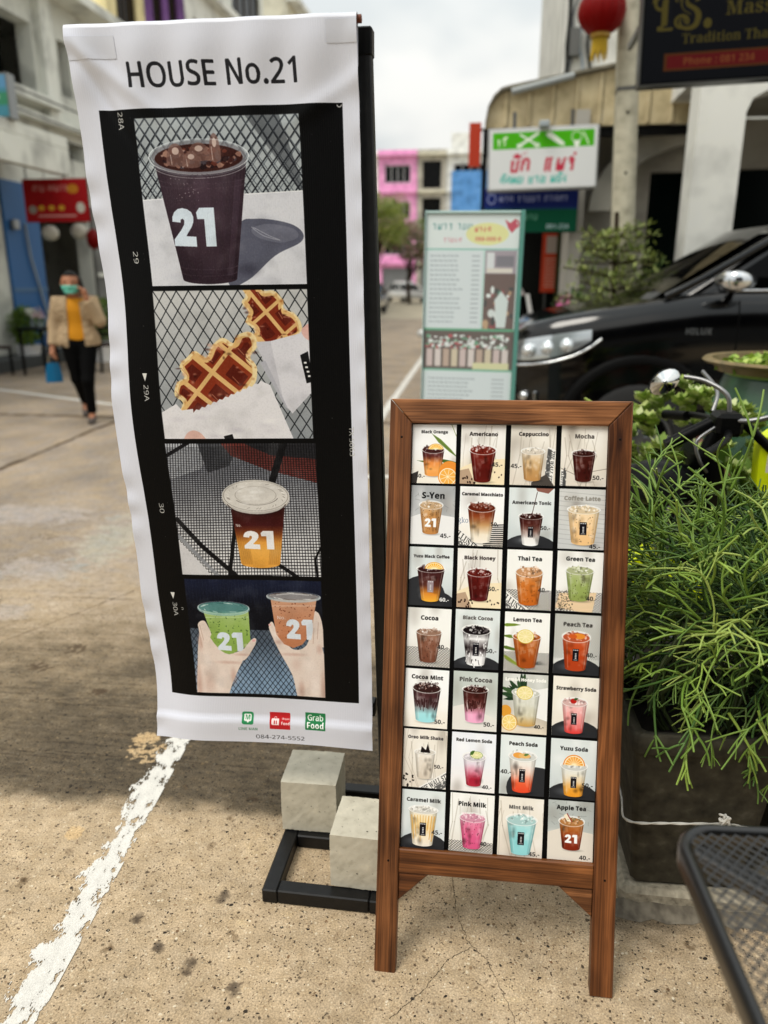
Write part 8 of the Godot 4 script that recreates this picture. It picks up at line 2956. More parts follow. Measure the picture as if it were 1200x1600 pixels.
func build_far_cars() -> void:
	var g := "cars parked along the left of the street"
	car("silver blue car parked along the street, nearest the banner post", Vector3(-5.6, 0, -30.5), PI, car_paint("silverblue", Color(0.33, 0.38, 0.43)), g)
	car("dark maroon car parked beyond the silver blue one", Vector3(-6.1, 0, -36.5), PI, car_paint("maroon", Color(0.16, 0.08, 0.09)), g)
	car("grey car parked third along the left of the street", Vector3(-6.9, 0, -43.0), PI, car_paint("grey", Color(0.32, 0.33, 0.34)), g)
	car("white car at the far end of the street, beside the green price sign", Vector3(-6.6, 0, -58.0), 0.5, car_paint("white", Color(0.75, 0.75, 0.74)), g)
	car("white car standing between the green price sign and the black pickup", Vector3(-0.17, 0, -10.75), 0.0, car_paint("white", Color.WHITE), "", 1.72).scale = Vector3.ONE * 0.82


# ------------------------------------------------------------------ the walking woman
func capsule(p: Vector3, a: Vector3, b: Vector3, ra: float, rb: float) -> float:
	var ab := b - a
	var t := clampf((p - a).dot(ab) / ab.length_squared(), 0.0, 1.0)
	return p.distance_to(a + ab * t) - lerpf(ra, rb, t)


func smin(a: float, b: float, k: float) -> float:
	var h := maxf(k - absf(a - b), 0.0) / k
	return minf(a, b) - h * h * k * 0.25


# surface nets over a field
func skin_mesh(lo: Vector3, hi: Vector3, cell: float, f: Callable) -> MB:
	var n := Vector3i(((hi - lo) / cell).ceil()) + Vector3i.ONE
	var field := PackedFloat32Array()
	field.resize(n.x * n.y * n.z)
	field.fill(1.0)
	var B := 4
	for bz in range(0, n.z, B):
		for by in range(0, n.y, B):
			for bx in range(0, n.x, B):
				var mid := lo + Vector3(bx + 1.5, by + 1.5, bz + 1.5) * cell
				if absf(f.call(mid)) > cell * 4.5:
					if f.call(mid) < 0.0:
						for z in range(bz, mini(bz + B, n.z)):
							for y in range(by, mini(by + B, n.y)):
								for x in range(bx, mini(bx + B, n.x)):
									field[x + n.x * (y + n.y * z)] = -1.0
					continue
				for z in range(bz, mini(bz + B, n.z)):
					for y in range(by, mini(by + B, n.y)):
						for x in range(bx, mini(bx + B, n.x)):
							field[x + n.x * (y + n.y * z)] = f.call(lo + Vector3(x, y, z) * cell)
	var verts := {}
	var ofs := [Vector3i(0, 0, 0), Vector3i(1, 0, 0), Vector3i(0, 1, 0), Vector3i(1, 1, 0), Vector3i(0, 0, 1), Vector3i(1, 0, 1), Vector3i(0, 1, 1), Vector3i(1, 1, 1)]
	var edges := [[0, 1], [2, 3], [4, 5], [6, 7], [0, 2], [1, 3], [4, 6], [5, 7], [0, 4], [1, 5], [2, 6], [3, 7]]
	for z in n.z - 1:
		for y in n.y - 1:
			for x in n.x - 1:
				var i0 := x + n.x * (y + n.y * z)
				var s0 := field[i0] < 0.0
				if s0 == (field[i0 + 1] < 0.0) and s0 == (field[i0 + n.x] < 0.0) and s0 == (field[i0 + n.x + 1] < 0.0) and s0 == (field[i0 + n.x * n.y] < 0.0) and s0 == (field[i0 + n.x * n.y + 1] < 0.0) and s0 == (field[i0 + n.x * n.y + n.x] < 0.0) and s0 == (field[i0 + n.x * n.y + n.x + 1] < 0.0):
					continue
				var v := []
				for o in ofs:
					v.append(field[x + o.x + n.x * (y + o.y + n.y * (z + o.z))])
				var sum := Vector3.ZERO
				var k := 0
				for e in edges:
					var a: float = v[e[0]]
					var b: float = v[e[1]]
					if (a < 0.0) != (b < 0.0):
						sum += Vector3(ofs[e[0]]).lerp(Vector3(ofs[e[1]]), a / (a - b))
						k += 1
				verts[i0] = lo + (Vector3(x, y, z) + sum / k) * cell
	var norms := {}
	var e2 := cell * 0.5
	for i in verts:
		var p: Vector3 = verts[i]
		var d: float = f.call(p)
		norms[i] = Vector3(f.call(p + Vector3(e2, 0, 0)) - d, f.call(p + Vector3(0, e2, 0)) - d, f.call(p + Vector3(0, 0, e2)) - d).normalized()
	var mb := MB.new()
	var step := [1, n.x, n.x * n.y]
	for i in verts:
		for a in 3:
			var b: int = (a + 1) % 3
			var c: int = (a + 2) % 3
			var j: int = i + step[a]
			if j >= field.size() or (field[i] < 0.0) == (field[j] < 0.0):
				continue
			var q := [i, i - step[b], i - step[b] - step[c], i - step[c]]
			if not (verts.has(q[1]) and verts.has(q[2]) and verts.has(q[3])):
				continue
			mb.tri(verts[q[0]], verts[q[1]], verts[q[2]], norms[q[0]], norms[q[1]], norms[q[2]])
			mb.tri(verts[q[0]], verts[q[2]], verts[q[3]], norms[q[0]], norms[q[2]], norms[q[3]])
	return mb


func build_woman() -> void:
	var t := thing("person", "person in beige jacket, yellow top and black trousers, walking with phone and blue bag", "person", Vector3(-4.33, 0, -7.72), Vector3(0, deg_to_rad(22), 0))
	var skin := mat("skin", Color(0.62, 0.42, 0.31), 0.55)
	var hips := P3(0, 0.83, 0)
	var waist := P3(0, 0.97, 0.0)
	var chest := P3(0.0, 1.16, 0.0)
	var neck := P3(0.0, 1.31, 0.01)
	var head := P3(-0.02, 1.435, 0.035)
	var sh := [P3(-0.165, 1.26, 0.0), P3(0.165, 1.265, 0.01)]
	var el := [P3(-0.235, 1.02, -0.03), P3(0.235, 1.06, 0.09)]
	var wr := [P3(-0.262, 0.80, 0.05), P3(0.135, 1.285, 0.155)]
	var hp := [P3(-0.085, 0.81, 0), P3(0.085, 0.81, 0)]
	var kn := [P3(-0.06, 0.46, -0.02), P3(0.055, 0.45, 0.10)]
	var an := [P3(-0.04, 0.16, -0.30), P3(0.06, 0.075, 0.06)]
	var toe := [P3(-0.04, 0.055, -0.20), P3(0.055, 0.03, 0.20)]
	var torso := func(p: Vector3, g: float) -> float:
		var q := (p - P3(0, 1.14, 0)) * P3(1.0, 1.0, 1.45) + P3(0, 1.14, 0)
		var d := capsule(q, P3(-0.085, 1.19, 0), P3(0.085, 1.19, 0), 0.105 + g, 0.105 + g)
		d = smin(d, capsule(q, P3(0, 1.15, 0), waist, 0.125 + g, 0.112 + g), 0.08)
		d = smin(d, capsule(q, P3(-0.05, 0.86, 0), P3(0.05, 0.86, 0), 0.12 + g, 0.12 + g), 0.1)
		return d / 1.2
	var arms := func(p: Vector3, g: float) -> float:
		var d := 9.0
		for s in 2:
			d = minf(d, smin(capsule(p, sh[s], el[s], 0.052 + g, 0.041 + g), capsule(p, el[s], wr[s], 0.040 + g, 0.029 + g), 0.03))
		return d
	var legs := func(p: Vector3, g: float) -> float:
		var d := 9.0
		for s in 2:
			d = minf(d, smin(capsule(p, hp[s], kn[s], 0.088 + g, 0.056 + g), capsule(p, kn[s], an[s], 0.054 + g, 0.036 + g), 0.03))
		return d
	var head_f := func(p: Vector3) -> float:
		var q := (p - head) * P3(1.18, 0.94, 1.0)
		var d := q.length() - 0.105
		d = smin(d, capsule(p, head + P3(0, -0.075, 0.035), head + P3(0, -0.09, 0.045), 0.05, 0.035), 0.05)
		d = smin(d, capsule(p, head + P3(0, 0.0, 0.098), head + P3(0, -0.032, 0.117), 0.010, 0.015), 0.02)
		for s in [-1.0, 1.0]:
			d = smin(d, p.distance_to(head + P3(0.088 * s, -0.01, 0.0)) - 0.02, 0.015)
			d = maxf(d, -(p.distance_to(head + P3(0.036 * s, 0.012, 0.117)) - 0.021))
		return d
	part("body", skin_mesh(P3(-0.4, -0.02, -0.42), P3(0.4, 1.58, 0.34), 0.013, func(p):
		var d: float = torso.call(p, -0.012)
		d = smin(d, arms.call(p, -0.004), 0.05)
		d = smin(d, legs.call(p, -0.006), 0.04)
		d = smin(d, capsule(p, P3(0, 1.24, -0.01), neck, 0.06, 0.047), 0.04)
		d = smin(d, capsule(p, neck, head + P3(0, -0.05, 0), 0.046, 0.05), 0.03)
		d = smin(d, head_f.call(p), 0.03)
		for s in 2:
			d = smin(d, capsule(p, an[s], toe[s], 0.034, 0.03), 0.02)
		return d), skin, t)
	# hands
	var hand := func(w: Vector3, dir: Vector3, side: Vector3, curl: Vector3) -> MB:
		var fingers := []
		for k in 4:
			var root := w + dir * 0.075 + side * (k - 1.5) * 0.018
			var l: float = [0.062, 0.070, 0.066, 0.052][k]
			var m := root + dir * l * 0.5 + curl * 0.012
			fingers.append([root, m, m + dir * l * 0.22 + curl * l * 0.5])
		var th := [w + dir * 0.025 - side * 0.03, w + dir * 0.055 - side * 0.055 + curl * 0.015, w + dir * 0.085 - side * 0.05 + curl * 0.035]
		return skin_mesh(w - Vector3.ONE * 0.15, w + Vector3.ONE * 0.17, 0.005, func(p):
			var d := capsule(p, w, w + dir * 0.07, 0.026, 0.03)
			d = smin(d, capsule(p, w + dir * 0.04 - side * 0.022, w + dir * 0.07 + side * 0.022, 0.017, 0.017), 0.02)
			for f in fingers:
				d = smin(d, capsule(p, f[0], f[1], 0.0098, 0.009), 0.006)
				d = smin(d, capsule(p, f[1], f[2], 0.009, 0.008), 0.006)
			d = smin(d, capsule(p, th[0], th[1], 0.013, 0.011), 0.012)
			return smin(d, capsule(p, th[1], th[2], 0.011, 0.009), 0.006))
	part("hand", hand.call(wr[0], P3(-0.06, -0.96, 0.25).normalized(), P3(0.1, 0.2, 0.97), P3(0.97, 0.0, 0.1)), skin, t)
	part("hand", hand.call(wr[1], P3(-0.28, 0.95, -0.1).normalized(), P3(0.2, 0.1, 0.97), P3(-0.9, -0.2, 0.2)), skin, t)
	# clothing
	part("trousers", skin_mesh(P3(-0.3, 0.05, -0.42), P3(0.3, 0.98, 0.3), 0.014, func(p):
		var d: float = smin(legs.call(p, 0.010), torso.call(p, 0.006), 0.05)
		d = maxf(d, p.y - 0.94)
		for s in 2:
			d = maxf(d, 0.03 - (p - an[s]).dot((kn[s] - an[s]).normalized()) if p.distance_to(an[s]) < 0.2 else -1.0)
		return d), mat("cloth_black", Color(0.015, 0.015, 0.017), 0.8), t)
	part("top", skin_mesh(P3(-0.22, 0.8, -0.2), P3(0.22, 1.34, 0.22), 0.012, func(p):
		var d: float = torso.call(p, 0.014)
		d = smin(d, capsule(p, P3(0, 1.22, 0), P3(0, 1.28, 0.0), 0.065, 0.062), 0.04)
		return maxf(maxf(d, 0.86 - p.y), p.y - 1.285)), mat("cloth_yellow", Color(0.78, 0.52, 0.06), 0.8), t)
	var folds := noise(301, 9.0, 2)
	part("jacket", skin_mesh(P3(-0.42, 0.74, -0.26), P3(0.42, 1.36, 0.3), 0.012, func(p):
		var d: float = torso.call(p, 0.030)
		d += 0.010 * folds.get_noise_3d(p.x * 2.0, p.y * 2.0, p.z * 2.0) - 0.05 * clampf((1.0 - p.y) * 1.6, 0.0, 0.4)
		d = smin(d, arms.call(p, 0.018), 0.045)
		d = maxf(d, 0.80 + 0.05 * p.x - p.y)
		d = maxf(d, p.y - 1.305)
		# open front
		var gap := maxf(absf(p.x + 0.012) - (0.058 + 0.05 * clampf((1.25 - p.y), 0.0, 1.0)), 0.02 - p.z)
		d = maxf(d, -gap)
		d = maxf(d, -(p.distance_to(P3(0, 1.33, 0.03)) - 0.075))
		for s in 2:
			d = maxf(d, 0.02 - (p - wr[s]).dot((el[s] - wr[s]).normalized()) if p.distance_to(wr[s]) < 0.12 else -1.0)
		return d), mottled("cloth_beige", 303, 0.05, [Color(0.60, 0.51, 0.39), Color(0.70, 0.61, 0.49)], 3.0, 0.9), t)
	part("hair", skin_mesh(P3(-0.18, 1.28, -0.18), P3(0.16, 1.6, 0.18), 0.009, func(p):
		var d: float = ((p - head) * P3(1.12, 0.92, 0.98)).length() - 0.114
		d = smin(d, capsule(p, head + P3(0, 0.02, -0.09), head + P3(0.02, -0.06, -0.12), 0.045, 0.035), 0.04)
		var face := maxf(0.022 - (p.z - head.z) - 0.35 * (p.y - head.y), (p.y - head.y) - 0.075)
		d = maxf(d, -face - 0.0) if face < 0.0 else d
		return maxf(d, -(p.distance_to(head + P3(0, -0.05, 0.1)) - 0.105))), mat("hair_black", Color(0.02, 0.017, 0.015), 0.45), t)
	part("face_mask", skin_mesh(P3(-0.14, 1.3, 0.0), P3(0.1, 1.46, 0.2), 0.007, func(p):
		var d: float = head_f.call(p) - 0.007
		d = maxf(d, -head_f.call(p))
		return maxf(maxf(maxf(d, p.y - head.y + 0.022), head.y - 0.105 - p.y), head.z + 0.03 - p.z)), mat("mask_teal", Color(0.45, 0.82, 0.74), 0.8), t)
	for s in [-1.0, 1.0]:
		part("eye", MB.new().ball(Transform3D(Basis().scaled(P3(0.014, 0.008, 0.008)), head + P3(0.036 * s, 0.012, 0.092)), 5, 8), mat("eye_dark", Color(0.03, 0.02, 0.02), 0.2), t)
	for s in 2:
		var d: Vector3 = (toe[s] - an[s]).normalized()
		part("shoe", skin_mesh(P3(-0.2, -0.03, -0.42), P3(0.2, 0.26, 0.3), 0.011, func(p):
			var q := capsule(p, an[s] + P3(0, -0.025, -0.01), toe[s] + d * 0.01, 0.044, 0.034)
			return maxf(q, -p.y)), mat("shoe_grey", Color(0.32, 0.29, 0.27), 0.7), t)
	var ph := thing("mobile_phone", "phone held to the ear of the walking person", "phone", t.transform * P3(0.100, 1.42, 0.075), Vector3(0.2, deg_to_rad(22), 0.2))
	part("case", MB.new().block(P3(-0.005, -0.07, -0.036), P3(0.005, 0.07, 0.036), 0.004), mat("phone_dark", Color(0.03, 0.03, 0.035), 0.3), ph)
	part("screen", MB.new().block(P3(-0.0062, -0.062, -0.032), P3(-0.0052, 0.062, 0.032)), mat("phone_glass", Color(0.01, 0.01, 0.012), 0.05), ph)
	var bag := thing("carrier_bag", "blue carrier bag hanging from the walking person's hand", "bag", t.transform * P3(-0.275, 0.44, 0.075), Vector3(0, deg_to_rad(40), 0))
	part("pouch", MB.new().sheet(20, 10, func(u, v):
		var a: float = u * TAU
		var w: float = 0.085 - 0.03 * v * v
		return P3(cos(a) * w, v * 0.2, sin(a) * 0.035 * (1.0 - 0.5 * v) + 0.004 * sin(a * 5.0))), mat("bag_blue", Color(0.02, 0.36, 0.52), 0.35), bag)
	part("pouch_base", MB.new().lathe([Vector2(0.0, 0.0), Vector2(0.035, 0.0)], 16, Transform3D(Basis().scaled(P3(2.3, 1, 1)), P3(0, 0.003, 0))), mat("bag_blue", Color.WHITE), bag)
	for s in [-1.0, 1.0]:
		part("handle", MB.new().tube(curve([P3(0.045 * s, 0.19, 0), P3(0.03 * s, 0.26, 0), P3(0.004 * s, 0.31, 0)], 5), 0.005, 5), mat("bag_strap", Color(0.55, 0.5, 0.4), 0.7), bag)


# ------------------------------------------------------------------ shop clutter on the left pavement
func build_left_clutter() -> void:
	var r := RandomNumberGenerator.new()
	r.seed = 44
	var dark := mat("clutter_dark", Color(0.05, 0.045, 0.04), 0.5)
	var t := thing("cafe_table", "small dark table with flower vases outside the blue shop front", "table", Vector3(-7.2, 0, -11.9))
	part("table_top", MB.new().block(P3(-0.35, 0.70, -0.35), P3(0.35, 0.74, 0.35), 0.01), dark, t)
	for sx in [-0.3, 0.3]:
		for sz in [-0.3, 0.3]:
			part("leg", MB.new().bar(P3(sx, 0, sz), P3(sx, 0.699, sz), 0.035, 0.035), dark, t)
	var chair0: Node3D
	var spots := [[Vector3(-7.95, 0, -11.5), 1.2, "dark wooden chair left of the small table with vases"], [Vector3(-6.55, 0, -12.3), -1.9, "dark wooden chair right of the small table with vases"], [Vector3(-7.35, 0, -12.8), 3.0, "dark wooden chair behind the small table with vases"]]
	for i in 3:
		if i == 0:
			chair0 = thing("chair", spots[0][2], "chair", spots[0][0], Vector3(0, spots[0][1], 0), "dark chairs outside the blue shop front")
			part("seat", MB.new().block(P3(-0.2, 0.42, -0.2), P3(0.2, 0.46, 0.2), 0.008), mat("seat_red", Color(0.15, 0.05, 0.04), 0.6), chair0)
			for sx in [-0.18, 0.18]:
				part("leg", MB.new().bar(P3(sx, 0, 0.18), P3(sx, 0.419, 0.18), 0.032, 0.032), dark, chair0)
				part("leg", MB.new().bar(P3(sx, 0, -0.2), P3(sx, 0.92, -0.23), 0.032, 0.032), dark, chair0)
			for k in 3:
				part("back_slat", MB.new().block(P3(-0.16, 0.60 + 0.1 * k, -0.232), P3(0.16, 0.65 + 0.1 * k, -0.215), 0.004), dark, chair0)
		else:
			copy_of(chair0, spots[i][0], Vector3(0, spots[i][1], 0), spots[i][2])
	for i in 3:
		var at_ := Vector3(-7.42 + 0.2 * i, 0.741, -11.85 + 0.12 * (i % 2))
		var v := thing("flower_vase", ["vase of white flowers on the left of the small dark table", "vase of pink flowers in the middle of the small dark table", "vase of pale flowers on the right of the small dark table"][i], "vase", at_)
		part("vase", MB.new().lathe([Vector2(0.03, 0), Vector2(0.05, 0.05), Vector2(0.025, 0.13), Vector2(0.035, 0.15)], 12), mat("vase_glass", Color(0.5, 0.55, 0.55), 0.15), v)
		var fl := MB.new()
		leafy(fl, r, P3(0, 0.22, 0), Vector3(0.09, 0.07, 0.09), 60, 0.05, 0.035, [[Color(0.75, 0.74, 0.68)], [Color(0.6, 0.35, 0.42), Color(0.7, 0.6, 0.6)], [Color(0.7, 0.68, 0.55)]][i])
		leafy(fl, r, P3(0, 0.16, 0), Vector3(0.06, 0.05, 0.06), 30, 0.06, 0.02, greens(Color(0.04, 0.1, 0.02), Color(0.1, 0.2, 0.05)))
		part("flowers", fl, leaf_mat("tree_leaves"), v)
	var hedge := [[Vector3(-8.0, 0, -14.35), 0.55, 0.75, "bushy green shrub in a pot under the red sign"], [Vector3(-7.35, 0, -13.9), 0.5, 0.85, "light green shrub in a pot behind the walking person"], [Vector3(-6.9, 0, -14.6), 0.5, 0.8, "green shrub in a pot right of the walking person, beside the banner"], [Vector3(-8.25, 0, -12.95), 0.35, 0.7, "small dark green shrub in a pot by the blue panel"]]
	for h in hedge:
		var s := thing("potted_shrub", h[3], "shrub", h[0], Vector3.ZERO, "potted shrubs on the left pavement")
		part("pot", MB.new().lathe([Vector2(0, 0), Vector2(0.16, 0), Vector2(0.22, 0.34), Vector2(0.24, 0.36), Vector2(0.2, 0.36), Vector2(0.19, 0.3), Vector2(0, 0.3)], 18), mat("pot_dark", Color(0.12, 0.06, 0.05), 0.6), s)
		var c := MB.new()
		leafy(c, r, P3(0, 0.36 + h[2] * 0.5, 0), Vector3(h[1], h[2] * 0.55, h[1]) * 0.8, 1500, 0.075, 0.045, greens(Color(0.06, 0.13, 0.015), Color(0.19, 0.28, 0.04)))
		part("foliage", c, leaf_mat("tree_leaves"), s)
	for i in 2:
		var l := thing("paper_lantern", ["white paper lantern hanging left under the red sign", "white paper lantern hanging right under the red sign"][i], "lantern", [Vector3(-7.95, 2.28, -13.6), Vector3(-7.45, 2.31, -13.7)][i], Vector3.ZERO, "white lanterns under the red sign")
		part("shade", MB.new().ball(Transform3D(Basis().scaled(P3(0.15, 0.13, 0.15)), Vector3.ZERO), 8, 14), mat("paper_white", Color(0.78, 0.77, 0.72), 0.7), l)
		part("cord", MB.new().tube(PackedVector3Array([P3(0, 0.13, 0), P3(0, 1.2, 0)]), 0.006, 4), dark, l)
	var rl := thing("paper_lantern", "red paper lantern hanging at the right end under the red sign", "lantern", Vector3(-7.22, 2.18, -13.75))
	part("shade", MB.new().ball(Transform3D(Basis().scaled(P3(0.12, 0.18, 0.12)), Vector3.ZERO), 8, 14), mat("lantern_red", Color.WHITE), rl)
	part("cord", MB.new().tube(PackedVector3Array([P3(0, 0.18, 0), P3(0, 1.3, 0)]), 0.006, 4), dark, rl)


# ------------------------------------------------------------------ the corner with plants and a scooter, behind the planter
func build_scooter_corner() -> void:
	var r := RandomNumberGenerator.new()
	r.seed = 91
	# leafy pale plant
	var t := thing("leafy_plant", "bushy pale green rosette plant behind the right end of the menu board", "plant", Vector3(0.72, 0, -3.05))
	part("pot", MB.new().lathe([Vector2(0, 0), Vector2(0.2, 0), Vector2(0.27, 0.5), Vector2(0.29, 0.52), Vector2(0.25, 0.52), Vector2(0.24, 0.46), Vector2(0, 0.46)], 22), mat("pot_grey", Color(0.22, 0.22, 0.2), 0.8), t)
	var fl := MB.new()
	var pale := [Color(0.36, 0.44, 0.11), Color(0.47, 0.53, 0.19), Color(0.27, 0.37, 0.08), Color(0.56, 0.60, 0.32), Color(0.20, 0.30, 0.06)]
	for k in 170:
		var e := Vector3(r.randfn(), r.randfn(), r.randfn()).normalized()
		e.z = absf(e.z) if k % 3 else e.z
		var c := P3(0, 0.76, 0) + e * P3(0.30, 0.29, 0.26) * r.randf_range(0.85, 1.08)
		var s := r.randf_range(0.04, 0.062)
		for i in 22:
			var a := 2.4 * i
			var up := 0.25 + 0.9 * i / 22.0
			fl.tint(pale[r.randi() % 5])
			leaf(fl, c, P3(cos(a), up, sin(a)) + e * 0.8, Vector3.UP, s * r.randf_range(0.8, 1.2), s * 0.95)
	leafy(fl, r, P3(0.05, 0.62, 0.1), Vector3(0.36, 0.18, 0.26), 500, 0.09, 0.05, greens(Color(0.05, 0.11, 0.02), Color(0.16, 0.25, 0.04)))
	part("foliage", fl, leaf_mat("tree_leaves"), t)
	fl = MB.new().tint(Color(0.30, 0.38, 0.08))
	fl.tube(curve([P3(-0.40, 0.80, 0.62), P3(-0.40, 1.02, 0.68), P3(-0.415, 1.085, 0.70), P3(-0.45, 1.118, 0.70)], 6), PackedFloat32Array([0.005, 0.005, 0.006, 0.006, 0.007, 0.007, 0.008, 0.008, 0.009, 0.009, 0.009, 0.009, 0.009, 0.008, 0.008, 0.007, 0.006, 0.005, 0.003]), 6)
	part("long_shoot", fl, leaf_mat("tree_leaves"), t)
	var t2 := thing("leafy_plant", "dark green broad-leaved plant between the scooter and the painted pot", "plant", Vector3(0.98, 0, -2.95))
	part("pot", MB.new().lathe([Vector2(0, 0), Vector2(0.16, 0), Vector2(0.2, 0.4), Vector2(0.17, 0.4), Vector2(0, 0.36)], 18), mat("pot_dark", Color.WHITE), t2)
	var f2 := MB.new()
	leafy(f2, r, P3(0, 0.50, 0), Vector3(0.22, 0.2, 0.22), 420, 0.12, 0.05, greens(Color(0.03, 0.08, 0.02), Color(0.10, 0.19, 0.045)))
	part("foliage", f2, leaf_mat("tree_leaves"), t2)
	# big glazed pot
	var pt := thing("glazed_pot", "large green glazed pot with a painted pattern, filled with floating water plants", "pot", Vector3(1.27, 0, -3.45))
	var n := Paint.new(1024, 512, 1.0, Color("1f4a2e"))
	for i in 90:
		n.blob(r.randf() * 1024, r.randf() * 512, r.randf_range(20, 80), r.randf_range(20, 70), [Color("2f6b3a", 0.8), Color("123524", 0.8), Color("0f4440", 0.8), Color("4a7a34", 0.7)][i % 4])
	for i in 9:
		var cx := 60.0 + i * 114.0
		for k in 7:
			var a := TAU * k / 7.0
			n.oval(cx + cos(a) * 26, 230 + sin(a) * 34 + 30 * (i % 2), 20, 26, Color("a8705c").lerp(Color("7c4a3c"), r.randf()))
		n.oval(cx, 230 + 30 * (i % 2), 14, 18, Color("3a2018"))
		n.line([Vector2(cx, 290), Vector2(cx + 30, 380), Vector2(cx - 10, 470)], 12, Color("2a1e16"))
	n.rect(0, 0, 1024, 26, Color("8fae4e"))
	var glaze := mat("pot_glaze", Color.WHITE, 0.15, 0.0, func(m): m.albedo_texture = n.shot(false); m.uv1_scale = Vector3(1, 1.05, 1); m.clearcoat_enabled = true; m.clearcoat = 0.8)
	var prof := []
	for s in 19:
		var q := s / 18.0
		prof.append(Vector2(0.25 + 0.145 * sin(PI * clampf(q * 0.62 + 0.06, 0, 1)) + 0.0 * q, 1.12 - 0.75 * q))
	var body := MB.new().lathe(prof, 36)
	part("body", body, glaze, pt)
	part("rim", MB.new().lathe([Vector2(0.33, 1.115), Vector2(0.38, 1.122), Vector2(0.39, 1.132), Vector2(0.38, 1.143), Vector2(0.35, 1.14), Vector2(0.335, 1.09), Vector2(0.0, 1.085)], 36), mottled("rim_clay", 401, 0.03, [Color(0.33, 0.30, 0.17), Color(0.52, 0.43, 0.28)], 2.0, 0.4), pt)
	part("pedestal", MB.new().lathe([Vector2(0, 0), Vector2(0.28, 0), Vector2(0.26, 0.36), Vector2(0.0, 0.37)], 24), mat("pot_grey", Color.WHITE), pt)
	var pads := MB.new()
	for i in 260:
		var a := r.randf() * TAU
		var d := sqrt(r.randf()) * 0.31
		pads.tint([Color(0.30, 0.42, 0.06), Color(0.42, 0.52, 0.12), Color(0.2, 0.32, 0.05)][i % 3])
		leafy(pads, r, P3(cos(a) * d, 1.11 + r.randf() * 0.02, sin(a) * d), Vector3(0.03, 0.004, 0.03), 4, 0.035, 0.032, [pads.col], 0.5)
	part("water_plants", pads, leaf_mat("tree_leaves"), pt)
	# layered little tree by the pole and shrubs behind the pickup
	var tr := thing("tree", "small tree with flat tiers of needle-like foliage in front of the concrete pole", "tree", Vector3(1.06, 0, -7.62))
	var tk := MB.new().tube(curve([P3(0, 0, 0), P3(0.02, 1.0, 0), P3(-0.02, 2.05, 0)], 6), 0.022, 7)
	var cr := MB.new()
	for lv in 7:
		var y := 1.18 + 0.115 * lv
		var reach := 0.52 * (1.0 - lv / 11.0) + 0.06
		for k in 8:
			var a := TAU * k / 8.0 + lv * 0.5
			var tip := P3(cos(a) * reach * r.randf_range(0.7, 1.1), y + 0.06 * r.randf_range(-1, 1.6), sin(a) * reach)
			tk.tube(PackedVector3Array([P3(0, y - 0.04, 0), tip]), 0.007, 5)
			for s in 11:
				var q := P3(0, y - 0.04, 0).lerp(tip, r.randf_range(0.25, 1.05))
				leafy(cr, r, q, Vector3(0.06, 0.03, 0.06), 3, 0.07, 0.022, greens(Color(0.10, 0.15, 0.03), Color(0.32, 0.36, 0.10)), -0.2)
	part("trunk", tk, mat("bark", Color.WHITE), tr)
	part("crown", cr, leaf_mat("tree_leaves"), tr)
	for s in [[Vector3(0.80, 0, -8.55), 1.15, "dark shrub in a pot left of the concrete pole"], [Vector3(1.5, 0, -7.95), 1.35, "shrub in a pot right of the concrete pole, above the pickup's bonnet"]]:
		var sh := thing("potted_shrub", s[2], "shrub", s[0], Vector3.ZERO, "potted shrubs behind the pickup")
		part("pot", MB.new().lathe([Vector2(0, 0), Vector2(0.16, 0), Vector2(0.21, 0.4), Vector2(0.18, 0.4), Vector2(0, 0.36)], 18), mat("pot_clay", Color(0.36, 0.17, 0.10), 0.8), sh)
		var c := MB.new()
		leafy(c, r, P3(0, s[1] * 0.75, 0), Vector3(0.24, s[1] * 0.45, 0.24), 700, 0.09, 0.04, greens(Color(0.035, 0.07, 0.02), Color(0.13, 0.2, 0.05)))
		if s[1] < 1.2:
			leafy(c, r, P3(-0.1, 1.25, 0.1), Vector3(0.07, 0.05, 0.07), 30, 0.06, 0.05, [Color(0.62, 0.12, 0.35)])
		part("foliage", c, leaf_mat("tree_leaves"), sh)
	build_scooter()


